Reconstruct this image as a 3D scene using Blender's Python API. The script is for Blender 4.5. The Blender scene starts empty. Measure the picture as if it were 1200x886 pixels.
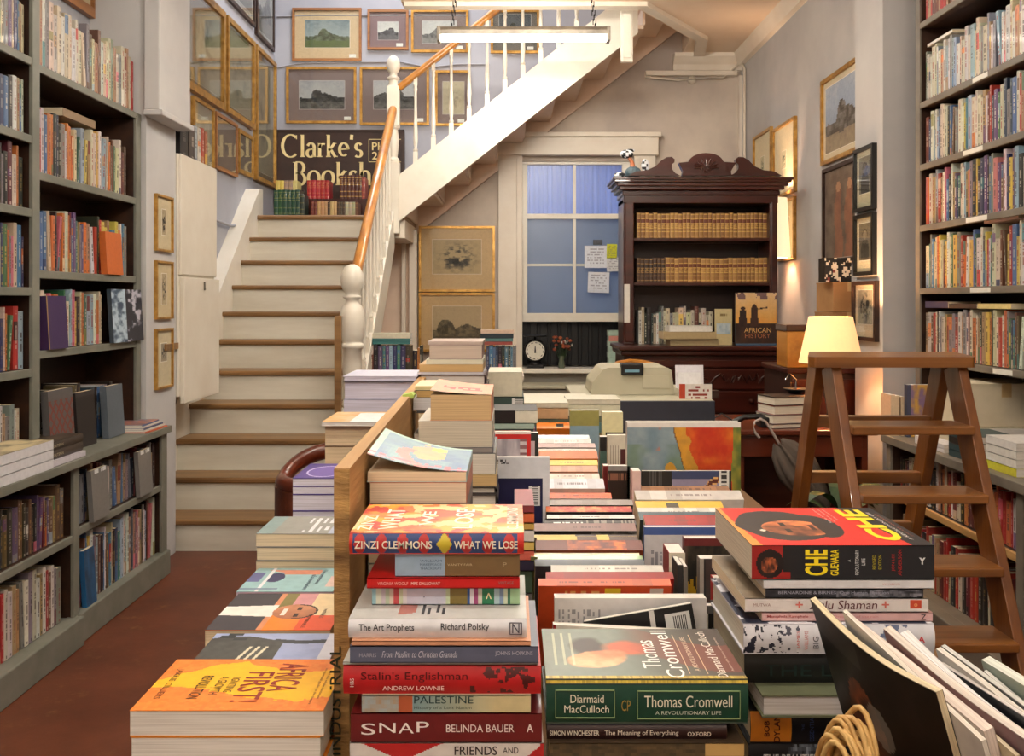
import bpy, math, random
from mathutils import Matrix, Vector
# ---------------------------------------------------------------- camera
SC = bpy.context.scene
COL = SC.collection
F, CX, HY, EH = 1050.0, 600.0, 352.0, 1.40     # focal length in pixels of a 1200 wide frame, horizon row, eye height
cam_data = bpy.data.cameras.new('camera')
cam_data.sensor_width = 36.0
cam_data.lens = 36.0*F/1200
cam_data.shift_y = -(443-HY)/1200
cam_data.clip_start = 0.05
cam = bpy.data.objects.new('camera', cam_data)
cam.location = (0, 0, EH)
cam.rotation_euler = (math.pi/2, 0, 0)
COL.objects.link(cam)
SC.camera = cam
def px(x, Y): return (x-CX)/F*Y
def pz(y, Y): return EH-(y-HY)/F*Y
# ---------------------------------------------------------------- world, exposure, room lamps and added fill lights
SC.view_settings.view_transform = 'Standard'
SC.view_settings.look = 'None'
SC.view_settings.gamma = 1
SC.view_settings.exposure = 0.66
w = bpy.data.worlds.new('daylight'); SC.world = w
w.use_nodes = True
w.node_tree.nodes['Background'].inputs[0].default_value = (0.52, 0.60, 0.82, 1)
w.node_tree.nodes['Background'].inputs[1].default_value = 1.15
def area(name, loc, rot, sx, sy, power, color):
    l = bpy.data.lights.new(name, 'AREA'); l.shape = 'RECTANGLE'; l.size = sx; l.size_y = sy
    l.energy = power; l.color = color
    o = bpy.data.objects.new(name, l); o.location = loc; o.rotation_euler = rot; COL.objects.link(o); return o
WHITE = (1.0, 0.93, 0.82)
# unseen fluorescent tubes added out of frame as fill light (their fittings are built with the other lamps further down)
FILL_TUBES = [(0.1, 4.85, 3.26), (0.0, 3.0, 3.20), (0.0, 0.9, 3.20), (-1.2, -1.1, 3.20), (1.2, -1.1, 3.20)]
FILL_TUBE_GLOW = [105.0, 120.0, 85.0, 85.0, 85.0]        # emission of each row's tube, the bare tubes light walls and ceiling too
VIEW_TUBE_GLOW = 48.0
area('upstairs_light', (-0.9, 7.0, 5.1), (0, 0, 0), 1.6, 1.0, 42, (0.90, 0.94, 1.0))  # added area light out of view, cool fill for the landing wall
pl = bpy.data.lights.new('bulb', 'POINT'); pl.energy = 26; pl.color = (1, 0.60, 0.30); pl.shadow_soft_size = 0.04
plo = bpy.data.objects.new('bulb', pl); plo.location = (1.60, 4.50, 1.25); COL.objects.link(plo)
pl = bpy.data.lights.new('bulb', 'POINT'); pl.energy = 34; pl.color = (1, 0.66, 0.42); pl.shadow_soft_size = 0.04
plo = bpy.data.objects.new('bulb', pl); plo.location = (1.93, 6.62, 1.72+.25); COL.objects.link(plo)

# ---------------------------------------------------------------- helpers
rnd = random.Random(7)
def lin(c):
    return tuple((v/12.92 if v <= 0.04045 else ((v+0.055)/1.055)**2.4) for v in c)
def hx(s):
    return tuple(int(s[i:i+2], 16)/255 for i in (0, 2, 4))
def mixc(a, b, t):
    t = max(0, min(1, t)); return tuple(a[i]*(1-t)+b[i]*t for i in range(3))
def h2(i, j, s=0):
    n = (i*374761393+j*668265263+s*974711) & 0xffffffff
    n = ((n ^ (n >> 13))*1274126177) & 0xffffffff
    return ((n ^ (n >> 16)) & 0xffff)/65535
def vn(x, y, s=0):
    i, j = math.floor(x), math.floor(y); fx, fy = x-i, y-j
    fx = fx*fx*(3-2*fx); fy = fy*fy*(3-2*fy)
    return (h2(i, j, s)*(1-fx)+h2(i+1, j, s)*fx)*(1-fy)+(h2(i, j+1, s)*(1-fx)+h2(i+1, j+1, s)*fx)*fy
def fbm(x, y, s=0, o=3):
    r, a, t = 0, 1, 0
    for k in range(o):
        r += vn(x*2**k, y*2**k, s+k)*a; t += a; a *= .5
    return r/t
class MB:
    """collects faces with a material slot and a colour each"""
    def __init__(s): s.v, s.f, s.m, s.c, s.sm = [], [], [], [], []
    def add(s, vs, fs, mat=0, col=(1, 1, 1), M=None, smooth=False):
        b = len(s.v)
        for p in vs:
            p = Vector(p)
            if M is not None: p = M @ p
            s.v.append(tuple(p))
        for f in fs:
            s.f.append([b+i for i in f]); s.m.append(mat); s.c.append(col); s.sm.append(smooth)
        return s
    def box(s, x0, y0, z0, x1, y1, z1, mat=0, col=(1, 1, 1), M=None):
        vs = [(x, y, z) for z in (z0, z1) for y in (y0, y1) for x in (x0, x1)]
        fs = [(0, 2, 3, 1), (4, 5, 7, 6), (0, 1, 5, 4), (2, 6, 7, 3), (0, 4, 6, 2), (1, 3, 7, 5)]
        return s.add(vs, fs, mat, col, M)
    def grid(s, o, du, dv, nu, nv, fn, mat=0, flip=False):
        """flat grid from o along du (u) and dv (v); fn(u,v) gives its colour"""
        b = len(s.v); o, du, dv = Vector(o), Vector(du), Vector(dv)
        for j in range(nv+1):
            for i in range(nu+1):
                s.v.append(tuple(o+du*(i/nu)+dv*(j/nv)))
        for j in range(nv):
            for i in range(nu):
                q = [b+j*(nu+1)+i, b+j*(nu+1)+i+1, b+(j+1)*(nu+1)+i+1, b+(j+1)*(nu+1)+i]
                if flip: q.reverse()
                s.f.append(q); s.m.append(mat); s.c.append(fn((i+.5)/nu, (j+.5)/nv)); s.sm.append(False)
        return s
    def prism(s, poly, axis, a, b, mat=0, col=(1, 1, 1), M=None, smooth=False):
        """polygon in the plane across axis, pushed from a to b"""
        def P(p, d):
            return {'x': (d, p[0], p[1]), 'y': (p[0], d, p[1]), 'z': (p[0], p[1], d)}[axis]
        n = len(poly)
        vs = [P(p, a) for p in poly]+[P(p, b) for p in poly]
        s.add(vs, [list(range(n))[::-1], list(range(n, 2*n))], mat, col, M)
        s.add(vs, [[i, (i+1) % n, n+(i+1) % n, n+i] for i in range(n)], mat, col, M, smooth)
        return s
    def lathe(s, prof, n=16, c=(0, 0, 0), mat=0, col=(1, 1, 1), M=None, smooth=True):
        vs = []
        for (r, z) in prof:
            for k in range(n):
                a = 2*math.pi*k/n
                vs.append((c[0]+r*math.cos(a), c[1]+r*math.sin(a), c[2]+z))
        fs = []
        for j in range(len(prof)-1):
            for k in range(n):
                fs.append((j*n+k, j*n+(k+1) % n, (j+1)*n+(k+1) % n, (j+1)*n+k))
        s.add(vs, fs, mat, col, M, smooth)
        m = len(prof)-1
        s.add(vs, [list(range(n))[::-1], [m*n+k for k in range(n)]], mat, col, M)
        return s
    def tube(s, pts, r, n=8, mat=0, col=(1, 1, 1), M=None):
        pts = [Vector(p) for p in pts]; rs = r if isinstance(r, (list, tuple)) else [r]*len(pts)
        vs = []; ref = None
        for i, p in enumerate(pts):
            d = (pts[min(i+1, len(pts)-1)]-pts[max(i-1, 0)]).normalized()
            if ref is None: ref = Vector((0, 0, 1)) if abs(d.z) < .9 else Vector((1, 0, 0))
            a = d.cross(ref).normalized(); b = d.cross(a).normalized(); ref = -b if False else ref
            for k in range(n):
                t = 2*math.pi*k/n
                vs.append(tuple(p+(a*math.cos(t)+b*math.sin(t))*rs[i]))
        L = len(pts)
        fs = [(j*n+k, j*n+(k+1) % n, (j+1)*n+(k+1) % n, (j+1)*n+k) for j in range(L-1) for k in range(n)]
        s.add(vs, fs, mat, col, M, True)
        s.add(vs, [list(range(n)), [(L-1)*n+k for k in range(n)][::-1]], mat, col, M)
        return s
    def mesh(s, name, mats, recalc=True):
        me = bpy.data.meshes.new(name)
        me.from_pydata(s.v, [], s.f)
        for m in mats: me.materials.append(m)
        me.polygons.foreach_set('material_index', s.m)
        me.polygons.foreach_set('use_smooth', s.sm)
        ca = me.color_attributes.new('Col', 'FLOAT_COLOR', 'CORNER')
        d = []
        for f, c in zip(s.f, s.c):
            c = (*lin(c), 1.0)
            for _ in f: d.extend(c)
        ca.data.foreach_set('color', d)
        me.update()
        return me
    def build(s, name, mats, parent=None, label=None, cat=None, group=None, kind=None, loc=None, rot=None, bevel=0):
        if not isinstance(mats, (list, tuple)): mats = [mats]
        o = bpy.data.objects.new(name, s.mesh(name, mats)); COL.objects.link(o)
        return setup(o, parent, label, cat, group, kind, loc, rot, bevel)
def setup(o, parent=None, label=None, cat=None, group=None, kind=None, loc=None, rot=None, bevel=0):
    if parent is not None: o.parent = parent
    if label: o['label'] = label
    if cat: o['category'] = cat
    if group: o['group'] = group
    if kind: o['kind'] = kind
    if loc is not None: o.location = loc
    if rot is not None: o.rotation_euler = rot
    if bevel:
        b = o.modifiers.new('bevel', 'BEVEL'); b.width = bevel; b.segments = 2; b.limit_method = 'ANGLE'
    return o
def thing(name, label, cat, loc=(0, 0, 0), rz=0, group=None, rot=None):
    o = bpy.data.objects.new(name, None); COL.objects.link(o); o.empty_display_size = .05
    return setup(o, None, label, cat, group, None, loc, rot if rot is not None else (0, 0, rz))
def copy_thing(root, loc, rot, label, group=None):
    r = root.copy(); COL.objects.link(r); r.location = loc; r.rotation_euler = rot; r['label'] = label
    if group: r['group'] = group
    for ch in list(root.children):
        c = ch.copy(); COL.objects.link(c); c.parent = r
        for g in list(ch.children):
            d = g.copy(); COL.objects.link(d); d.parent = c
    return r
def ordw(i):
    W = ['first', 'second', 'third', 'fourth', 'fifth', 'sixth', 'seventh', 'eighth', 'ninth', 'tenth', 'eleventh', 'twelfth',
         'thirteenth', 'fourteenth', 'fifteenth', 'sixteenth', 'seventeenth', 'eighteenth', 'nineteenth']
    if i <= 19: return W[i-1]
    T = ['', '', 'twenty', 'thirty', 'forty', 'fifty', 'sixty'][i//10]
    return {20: 'twentieth', 30: 'thirtieth', 40: 'fortieth', 50: 'fiftieth'}.get(i, T+'-'+W[i % 10-1])
# ---------------------------------------------------------------- materials (all node based)
def nodes(name, rough=.6, metal=0.0, coat=0.0):
    m = bpy.data.materials.new(name); m.use_nodes = True
    nt = m.node_tree; b = nt.nodes['Principled BSDF']
    b.inputs['Roughness'].default_value = rough; b.inputs['Metallic'].default_value = metal
    b.inputs['Coat Weight'].default_value = coat
    return m, nt, b
def N(nt, t, **k):
    n = nt.nodes.new(t)
    for a, v in k.items():
        if a in n.inputs: n.inputs[a].default_value = v
        else: setattr(n, a, v)
    return n
def paint(name, c1, c2=None, scale=3.0, rough=.6, bump=.1, metal=0.0, coat=0.0, stretch=(1, 1, 1), lo=.35, hi=.65, bscale=None, rv=.0):
    """two tones mixed by noise, fine relief"""
    m, nt, b = nodes(name, rough, metal, coat)
    c2 = c2 or c1
    tc = N(nt, 'ShaderNodeTexCoord'); mp = N(nt, 'ShaderNodeMapping'); mp.inputs['Scale'].default_value = stretch
    nt.links.new(tc.outputs['Object'], mp.inputs['Vector'])
    no = N(nt, 'ShaderNodeTexNoise', Scale=scale, Detail=6.0, Roughness=.6)
    nt.links.new(mp.outputs[0], no.inputs['Vector'])
    r = N(nt, 'ShaderNodeValToRGB'); r.color_ramp.elements[0].position = lo; r.color_ramp.elements[1].position = hi
    r.color_ramp.elements[0].color = (*lin(c1), 1); r.color_ramp.elements[1].color = (*lin(c2), 1)
    nt.links.new(no.outputs['Fac'], r.inputs[0]); nt.links.new(r.outputs[0], b.inputs['Base Color'])
    if bump:
        n2 = N(nt, 'ShaderNodeTexNoise', Scale=bscale or scale*8, Detail=3.0)
        nt.links.new(mp.outputs[0], n2.inputs['Vector'])
        bp = N(nt, 'ShaderNodeBump', Strength=bump, Distance=.004)
        nt.links.new(n2.outputs['Fac'], bp.inputs['Height']); nt.links.new(bp.outputs[0], b.inputs['Normal'])
    return m
def wood(name, dark, light, axis='x', scale=14.0, rough=.45, coat=.1, long=.08, bump=.12):
    st = {'x': (long, 1, 1), 'y': (1, long, 1), 'z': (1, 1, long)}[axis]
    return paint(name, dark, light, scale, rough, bump, 0, coat, st, .3, .7)
M = {}
M['wall_blue'] = paint('wall_paint_grey_blue', (.61, .62, .66), (.67, .675, .705), 1.6, .75, .15, bscale=9)
M['wall_cream'] = paint('wall_paint_cream', (.70, .65, .61), (.82, .77, .71), 1.3, .75, .25, bscale=6)
M['wall_right'] = paint('wall_paint_right', (.67, .66, .66), (.74, .73, .72), 1.2, .75, .2, bscale=6)
M['wall_column'] = paint('wall_paint_column', (.72, .72, .73), (.78, .78, .78), 1.6, .65, .15, bscale=9)
M['ceiling'] = paint('ceiling_paint', (.88, .79, .69), (.91, .83, .74), 2, .7, .1)
M['white'] = paint('white_gloss_paint', (.86, .83, .77), (.90, .88, .83), 3, .38, .1, bscale=14)
M['riser'] = paint('worn_white_riser_paint', (.80, .78, .72), (.88, .87, .82), 4, .45, .12, stretch=(.3, 1, 2))
M['trimcream'] = paint('cream_woodwork', (.84, .79, .72), (.88, .84, .78), 3, .45, .1)
M['pinkwood'] = paint('pink_cream_woodwork', (.88, .78, .69), (.91, .82, .74), 3, .5, .1)
M['shelf'] = paint('grey_green_shelf_paint', (.42, .43, .39), (.50, .50, .46), 5, .5, .2, bscale=20)
M['shelf_in'] = wood('dark_brown_shelf_stain', (.14, .08, .05), (.26, .15, .08), 'y', 12, .5, .1)
M['shelf_r'] = paint('grey_shelf_edge_paint', (.40, .37, .33), (.48, .45, .40), 5, .5, .2, bscale=20)
M['oak'] = wood('worn_oak_tread', (.40, .28, .15), (.60, .45, .27), 'x', 13, .42, .1)
M['rail'] = wood('honey_varnished_handrail', (.62, .38, .13), (.80, .55, .22), 'y', 12, .28, .4)
M['pine'] = wood('rough_sawn_pine', (.60, .44, .24), (.78, .61, .38), 'y', 16, .6, 0, .07, .3)
M['bench'] = wood('table_pine', (.34, .23, .13), (.50, .36, .21), 'y', 12, .55)
M['ladder'] = wood('varnished_ladder_wood', (.40, .23, .08), (.60, .38, .16), 'x', 14, .33, .3)
M['ladder_v'] = wood('varnished_ladder_stile', (.38, .20, .07), (.56, .34, .14), 'z', 14, .33, .3)
M['mahog'] = wood('dark_mahogany', (.16, .055, .03), (.28, .10, .06), 'x', 14, .28, .3)
M['mahog_in'] = wood('mahogany_interior', (.12, .05, .03), (.20, .09, .05), 'x', 10, .5)
M['desk'] = wood('red_brown_desk', (.30, .11, .05), (.44, .18, .09), 'x', 10, .3, .3)
M['gold'] = paint('gilt_frame', (.62, .45, .20), (.80, .62, .32), 20, .35, .2, metal=.55)
M['frame_wood'] = wood('light_wood_frame', (.48, .30, .16), (.66, .45, .26), 'x', 20, .4)
M['frame_dark'] = paint('dark_frame', (.14, .08, .06), (.22, .13, .09), 14, .4, .1)
M['black'] = paint('black_lacquer', (.03, .03, .035), (.06, .06, .06), 10, .35, .05)
M['iron'] = paint('black_iron', (.05, .045, .045), (.09, .08, .08), 20, .5, .2, metal=.3)
M['chrome'] = paint('chrome', (.75, .75, .76), (.85, .85, .86), 10, .15, 0, metal=1)
M['alu'] = paint('dull_metal', (.45, .42, .38), (.55, .52, .47), 10, .4, .05, metal=.6)
M['leather'] = paint('brown_leather', (.30, .12, .06), (.42, .20, .11), 12, .4, .3, bscale=90)
M['slate'] = paint('slate_board', (.16, .17, .21), (.20, .21, .26), 4, .5, .1)
M['beige'] = paint('beige_plastic', (.68, .66, .57), (.72, .70, .61), 4, .45, .03)
M['card'] = paint('brown_cardboard', (.60, .44, .27), (.67, .50, .32), 6, .75, .1)
M['cream_card'] = paint('pale_carton', (.78, .73, .62), (.83, .78, .68), 6, .7, .1)
M['signboard'] = paint('sign_board_paint', (.16, .09, .07), (.22, .13, .10), 5, .45, .1)
M['goldpaint'] = paint('pale_gold_sign_paint', (.84, .76, .52), (.90, .83, .62), 9, .5, .05)
M['raffia'] = paint('raffia', (.66, .48, .24), (.85, .70, .44), 30, .6, .3, stretch=(1, 1, .2))
M['wicker'] = paint('wicker', (.42, .28, .13), (.62, .44, .24), 40, .6, .4)
M['leaf'] = paint('plant_leaf', (.10, .18, .07), (.20, .30, .12), 10, .5, .1)
M['clear'] = None
def floor_mat():
    m, nt, b = nodes('red_brown_painted_floor', .42)
    tc = N(nt, 'ShaderNodeTexCoord')
    n1 = N(nt, 'ShaderNodeTexNoise', Scale=2.2, Detail=8.0, Roughness=.65); n2 = N(nt, 'ShaderNodeTexNoise', Scale=14.0, Detail=8.0, Roughness=.75)
    n3 = N(nt, 'ShaderNodeTexNoise', Scale=3.3, Detail=4.0)
    for n in (n1, n2, n3): nt.links.new(tc.outputs['Object'], n.inputs['Vector'])
    r = N(nt, 'ShaderNodeValToRGB'); e = r.color_ramp.elements
    e[0].position = .3; e[0].color = (*lin((.31, .155, .09)), 1); e[1].position = .7; e[1].color = (*lin((.46, .25, .16)), 1)
    nt.links.new(n1.outputs['Fac'], r.inputs[0])
    r2 = N(nt, 'ShaderNodeValToRGB'); e = r2.color_ramp.elements
    e[0].position = .54; e[0].color = (0, 0, 0, 1); e[1].position = .70; e[1].color = (1, 1, 1, 1)
    nt.links.new(n2.outputs['Fac'], r2.inputs[0])
    r3 = N(nt, 'ShaderNodeValToRGB'); e = r3.color_ramp.elements
    e[0].position = .48; e[0].color = (0, 0, 0, 1); e[1].position = .64; e[1].color = (.85, .85, .85, 1)
    nt.links.new(n3.outputs['Fac'], r3.inputs[0])
    mul = N(nt, 'ShaderNodeMath', operation='MULTIPLY'); nt.links.new(r2.outputs[0], mul.inputs[0]); nt.links.new(r3.outputs[0], mul.inputs[1])
    mx = N(nt, 'ShaderNodeMix', data_type='RGBA'); nt.links.new(mul.outputs[0], mx.inputs[0]); nt.links.new(r.outputs[0], mx.inputs[6])
    mx.inputs[7].default_value = (*lin((.56, .42, .26)), 1)
    nt.links.new(mx.outputs[2], b.inputs['Base Color'])
    bp = N(nt, 'ShaderNodeBump', Strength=.25, Distance=.004); nt.links.new(n2.outputs['Fac'], bp.inputs['Height']); nt.links.new(bp.outputs[0], b.inputs['Normal'])
    return m
M['floor'] = floor_mat()
def col_mat(name, rough, coat=0, stripes=None, noise=.0, spec=.5):
    """printed stock: the mesh colours, with page lines where it is a text block"""
    m, nt, b = nodes(name, rough, 0, coat)
    b.inputs['Specular IOR Level'].default_value = spec
    at = N(nt, 'ShaderNodeVertexColor'); at.layer_name = 'Col'
    if stripes:
        tc = N(nt, 'ShaderNodeTexCoord'); mp = N(nt, 'ShaderNodeMapping')
        sc = {'x': (700, 6, 6), 'z': (6, 6, 700)}[stripes]; mp.inputs['Scale'].default_value = sc
        nt.links.new(tc.outputs['Object'], mp.inputs[0])
        no = N(nt, 'ShaderNodeTexNoise', Scale=1.0, Detail=2.0); nt.links.new(mp.outputs[0], no.inputs['Vector'])
        r = N(nt, 'ShaderNodeValToRGB'); e = r.color_ramp.elements
        e[0].position = .3; e[0].color = (.72, .70, .68, 1); e[1].position = .62; e[1].color = (1, 1, 1, 1)
        nt.links.new(no.outputs['Fac'], r.inputs[0])
        mx = N(nt, 'ShaderNodeMix', data_type='RGBA', blend_type='MULTIPLY'); mx.inputs[0].default_value = 1
        nt.links.new(at.outputs[0], mx.inputs[6]); nt.links.new(r.outputs[0], mx.inputs[7]); nt.links.new(mx.outputs[2], b.inputs['Base Color'])
    else:
        tc = N(nt, 'ShaderNodeTexCoord')
        no = N(nt, 'ShaderNodeTexNoise', Scale=60.0, Detail=3.0); nt.links.new(tc.outputs['Object'], no.inputs['Vector'])
        r = N(nt, 'ShaderNodeValToRGB'); e = r.color_ramp.elements
        e[0].position = .3; e[0].color = (.9, .9, .9, 1); e[1].position = .6; e[1].color = (1, 1, 1, 1)
        nt.links.new(no.outputs['Fac'], r.inputs[0])
        mx = N(nt, 'ShaderNodeMix', data_type='RGBA', blend_type='MULTIPLY'); mx.inputs[0].default_value = 1
        nt.links.new(at.outputs[0], mx.inputs[6]); nt.links.new(r.outputs[0], mx.inputs[7]); nt.links.new(mx.outputs[2], b.inputs['Base Color'])
    return m
M['print'] = col_mat('printed_cover', .45, .06)
M['matte'] = col_mat('matte_print', .7)
M['pages_z'] = col_mat('page_edges_flat', .8, 0, 'z')
M['pages_x'] = col_mat('page_edges_upright', .8, 0, 'x')
_ink = {}
def ink(c):
    k = tuple(round(v, 2) for v in c)
    if k not in _ink: _ink[k] = paint('ink_%d' % len(_ink), c, tuple(min(1, v*1.04) for v in c), 30, .45, 0)
    return _ink[k]
def glow(name, col, strength):
    m = bpy.data.materials.new(name); m.use_nodes = True; nt = m.node_tree; nt.nodes.clear()
    e = N(nt, 'ShaderNodeEmission', Strength=strength); e.inputs['Color'].default_value = (*col, 1)
    o = N(nt, 'ShaderNodeOutputMaterial'); nt.links.new(e.outputs[0], o.inputs[0]); return m
M['tube'] = glow('lit_fluorescent_tube', (1.0, .93, .82), VIEW_TUBE_GLOW)
M['tubes'] = [glow('lit_fluorescent_tube_%d' % i, (1.0, .93, .82), g) for i, g in enumerate(FILL_TUBE_GLOW)]  # glow of the added fill tubes out of frame
def shade_mat(name, col, emit):
    m, nt, b = nodes(name, .8)
    tc = N(nt, 'ShaderNodeTexCoord'); no = N(nt, 'ShaderNodeTexNoise', Scale=60.0); nt.links.new(tc.outputs['Object'], no.inputs['Vector'])
    r = N(nt, 'ShaderNodeValToRGB'); r.color_ramp.elements[0].color = (*[v*.92 for v in col], 1); r.color_ramp.elements[1].color = (*col, 1)
    nt.links.new(no.outputs['Fac'], r.inputs[0]); nt.links.new(r.outputs[0], b.inputs['Base Color'])
    nt.links.new(r.outputs[0], b.inputs['Emission Color']); b.inputs['Emission Strength'].default_value = emit
    return m
M['shade'] = shade_mat('lit_lamp_shade', (.95, .60, .27), .50)
def glass_mat(name='clear_glass', rough=.03):
    m = bpy.data.materials.new(name); m.use_nodes = True; nt = m.node_tree; nt.nodes.clear()
    t = N(nt, 'ShaderNodeBsdfTransparent'); g = N(nt, 'ShaderNodeBsdfGlossy', Roughness=rough)
    t.inputs[0].default_value = (.96, .97, .96, 1)
    lw = N(nt, 'ShaderNodeLayerWeight', Blend=.5); pw = N(nt, 'ShaderNodeMath', operation='POWER'); pw.inputs[1].default_value = 4.0; fr = N(nt, 'ShaderNodeMath', operation='MULTIPLY_ADD'); fr.inputs[1].default_value = .9; fr.inputs[2].default_value = .03
    nt.links.new(lw.outputs['Facing'], pw.inputs[0]); nt.links.new(pw.outputs[0], fr.inputs[0]); mx = N(nt, 'ShaderNodeMixShader'); o = N(nt, 'ShaderNodeOutputMaterial')
    nt.links.new(fr.outputs[0], mx.inputs[0]); nt.links.new(t.outputs[0], mx.inputs[1]); nt.links.new(g.outputs[0], mx.inputs[2])
    nt.links.new(mx.outputs[0], o.inputs[0]); return m
M['glass'] = glass_mat(); M['old_glass'] = glass_mat('dusty_window_glass', .3)
def curtain_mat(name, c, tr):
    m = bpy.data.materials.new(name); m.use_nodes = True; nt = m.node_tree; nt.nodes.clear()
    tc = N(nt, 'ShaderNodeTexCoord'); no = N(nt, 'ShaderNodeTexNoise', Scale=5.0, Detail=4.0); nt.links.new(tc.outputs['Object'], no.inputs['Vector'])
    r = N(nt, 'ShaderNodeValToRGB'); r.color_ramp.elements[0].color = (*[v*.85 for v in lin(c)], 1); r.color_ramp.elements[1].color = (*lin(c), 1)
    nt.links.new(no.outputs['Fac'], r.inputs[0])
    d = N(nt, 'ShaderNodeBsdfDiffuse'); t = N(nt, 'ShaderNodeBsdfTranslucent'); mx = N(nt, 'ShaderNodeMixShader'); mx.inputs[0].default_value = tr
    nt.links.new(r.outputs[0], d.inputs[0]); nt.links.new(r.outputs[0], t.inputs[0])
    o = N(nt, 'ShaderNodeOutputMaterial'); nt.links.new(d.outputs[0], mx.inputs[1]); nt.links.new(t.outputs[0], mx.inputs[2]); nt.links.new(mx.outputs[0], o.inputs[0]); return m
M['curtain'] = curtain_mat('blue_curtain', (.52, .59, .80), .6)
M['blind'] = curtain_mat('grey_blind', (.62, .68, .77), .5)
M['plastic_film'] = curtain_mat('milky_umbrella_film', (.50, .45, .41), .35)
# ---------------------------------------------------------------- lettering
_tc = {}
def text_mesh(body, shear=0.0, bold=0.0, space=1.0):
    k = (body, shear, bold, space)
    if k in _tc: return _tc[k]
    c = bpy.data.curves.new('lettering', 'FONT'); c.body = body; c.resolution_u = 3; c.shear = shear; c.offset = bold
    c.space_character = space; c.align_x = 'LEFT'; c.space_line = .9
    o = bpy.data.objects.new('lettering', c); COL.objects.link(o)
    dg = bpy.context.evaluated_depsgraph_get()
    me = bpy.data.meshes.new_from_object(o.evaluated_get(dg))
    vs = [tuple(v.co) for v in me.vertices]; fs = [tuple(p.vertices) for p in me.polygons]
    bpy.data.objects.remove(o); bpy.data.curves.remove(c); bpy.data.meshes.remove(me)
    x0 = min(v[0] for v in vs); x1 = max(v[0] for v in vs); y0 = min(v[1] for v in vs); y1 = max(v[1] for v in vs)
    _tc[k] = ([((v[0]-x0)/(x1-x0), (v[1]-y0)/(y1-y0)) for v in vs], fs, (x1-x0)/(y1-y0)); return _tc[k]
def lettering(body, o, right, up, w, h, col, parent, lift=.0004, name='lettering', shear=0, bold=0, mat=None):
    """body stretched into the box w x h whose lower left corner is o"""
    vs, fs, asp = text_mesh(body, shear, bold)
    o, right, up = Vector(o), Vector(right).normalized(), Vector(up).normalized(); n = right.cross(up)
    mb = MB(); mb.add([o+right*(u*w)+up*(v*h)+n*lift for u, v in vs], fs)
    return mb.build(name, mat or ink(col), parent)
# ================================================================ THE ROOM
def struct(mb, name, mats, label, cat='wall', bevel=0):
    return mb.build(name, mats, None, label, cat, None, 'structure', bevel=bevel)
mb = MB(); mb.box(-2.6, -2, -.1, 2.5, 8.3, 0); struct(mb, 'floor', M['floor'], 'worn red-brown painted floor with pale scuffs', 'floor')
WX0, WX1, WZ0, WZ1 = px(612, 8.1), px(742, 8.1), .80, 2.66
mb = MB()
mb.box(-2.4, 8.1, 0, WX0, 8.3, 5.2); mb.box(WX1, 8.1, 0, 2.4, 8.3, 5.2); mb.box(WX0, 8.1, 0, WX1, 8.3, WZ0); mb.box(WX0, 8.1, WZ1, WX1, 8.3, 5.2)
# the wall is lavender grey by the landing and cream plaster over the window
mb.f and None
wb = struct(mb, 'wall_back', M['wall_cream'], 'back wall of patchy cream plaster around the sash window')
mb = MB(); mb.prism([(-2.15, 2.08), (-.9, 2.08), (1.5, 4.0), (1.5, 5.2), (-2.15, 5.2)], 'y', 8.088, 8.10)
struct(mb, 'wall_back_upper', M['wall_blue'], 'lavender grey painted plaster behind the landing pictures')
mb = MB(); mb.box(-2.4, -2, 0, -2.16, 4.58, 3.61); struct(mb, 'wall_left', M['wall_blue'], 'grey left wall behind the tall bookcase')
mb = MB(); mb.box(-2.4, 4.58, 0, -1.87, 4.98, 5.2)
struct(mb, 'wall_left_pier', M['wall_column'], 'pale painted pier between bookcase and staircase, three small pictures on it')
mb = MB(); mb.box(-2.4, 4.98, 0, -2.145, 8.3, 5.2); struct(mb, 'wall_left_stair', M['wall_blue'], 'grey wall beside the stairs behind the gilt frames')
mb = MB(); mb.box(2.25, -2, 0, 2.5, 4.47, 3.61); struct(mb, 'wall_right', M['wall_right'], 'grey right wall behind the right bookcase')
mb = MB(); mb.box(1.85, 4.47, 0, 2.5, 4.83, 3.61); struct(mb, 'wall_right_pillar', M['wall_right'], 'pillar on the right wall carrying three black frames')
mb = MB(); mb.box(2.07, 4.83, 0, 2.5, 8.3, 3.61); struct(mb, 'wall_right_rear', M['wall_right'], 'grey right wall behind lamp and mahogany bookcase')
mb = MB(); mb.box(-2.6, -2.2, 0, 2.5, -2, 3.61); struct(mb, 'wall_front', M['wall_cream'], 'front wall behind the viewer')
poly = [(-2.4, -2.2), (2.5, -2.2), (2.5, 8.3), (1.55, 8.3), (1.50, 7.56), (.92, 6.74), (-.82, 6.74), (-.82, 6.46), (-2.4, 6.46)]
mb = MB(); mb.prism(poly, 'z', 3.61, 3.78); struct(mb, 'ceiling', M['ceiling'], 'cream ceiling that stops at the stair opening', 'ceiling')
mb = MB(); mb.box(-2.4, 4.98, 5.2, 2.5, 8.3, 5.3); mb.box(-.92, 6.64, 3.78, 2.5, 6.74, 5.2); mb.box(-2.4, 6.36, 3.78, -.82, 6.46, 5.2); mb.box(2.07, 6.64, 3.78, 2.5, 8.3, 5.2)
struct(mb, 'ceiling_upstairs', M['ceiling'], 'walls and ceiling of the stairwell above the shop', 'ceiling')
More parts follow.
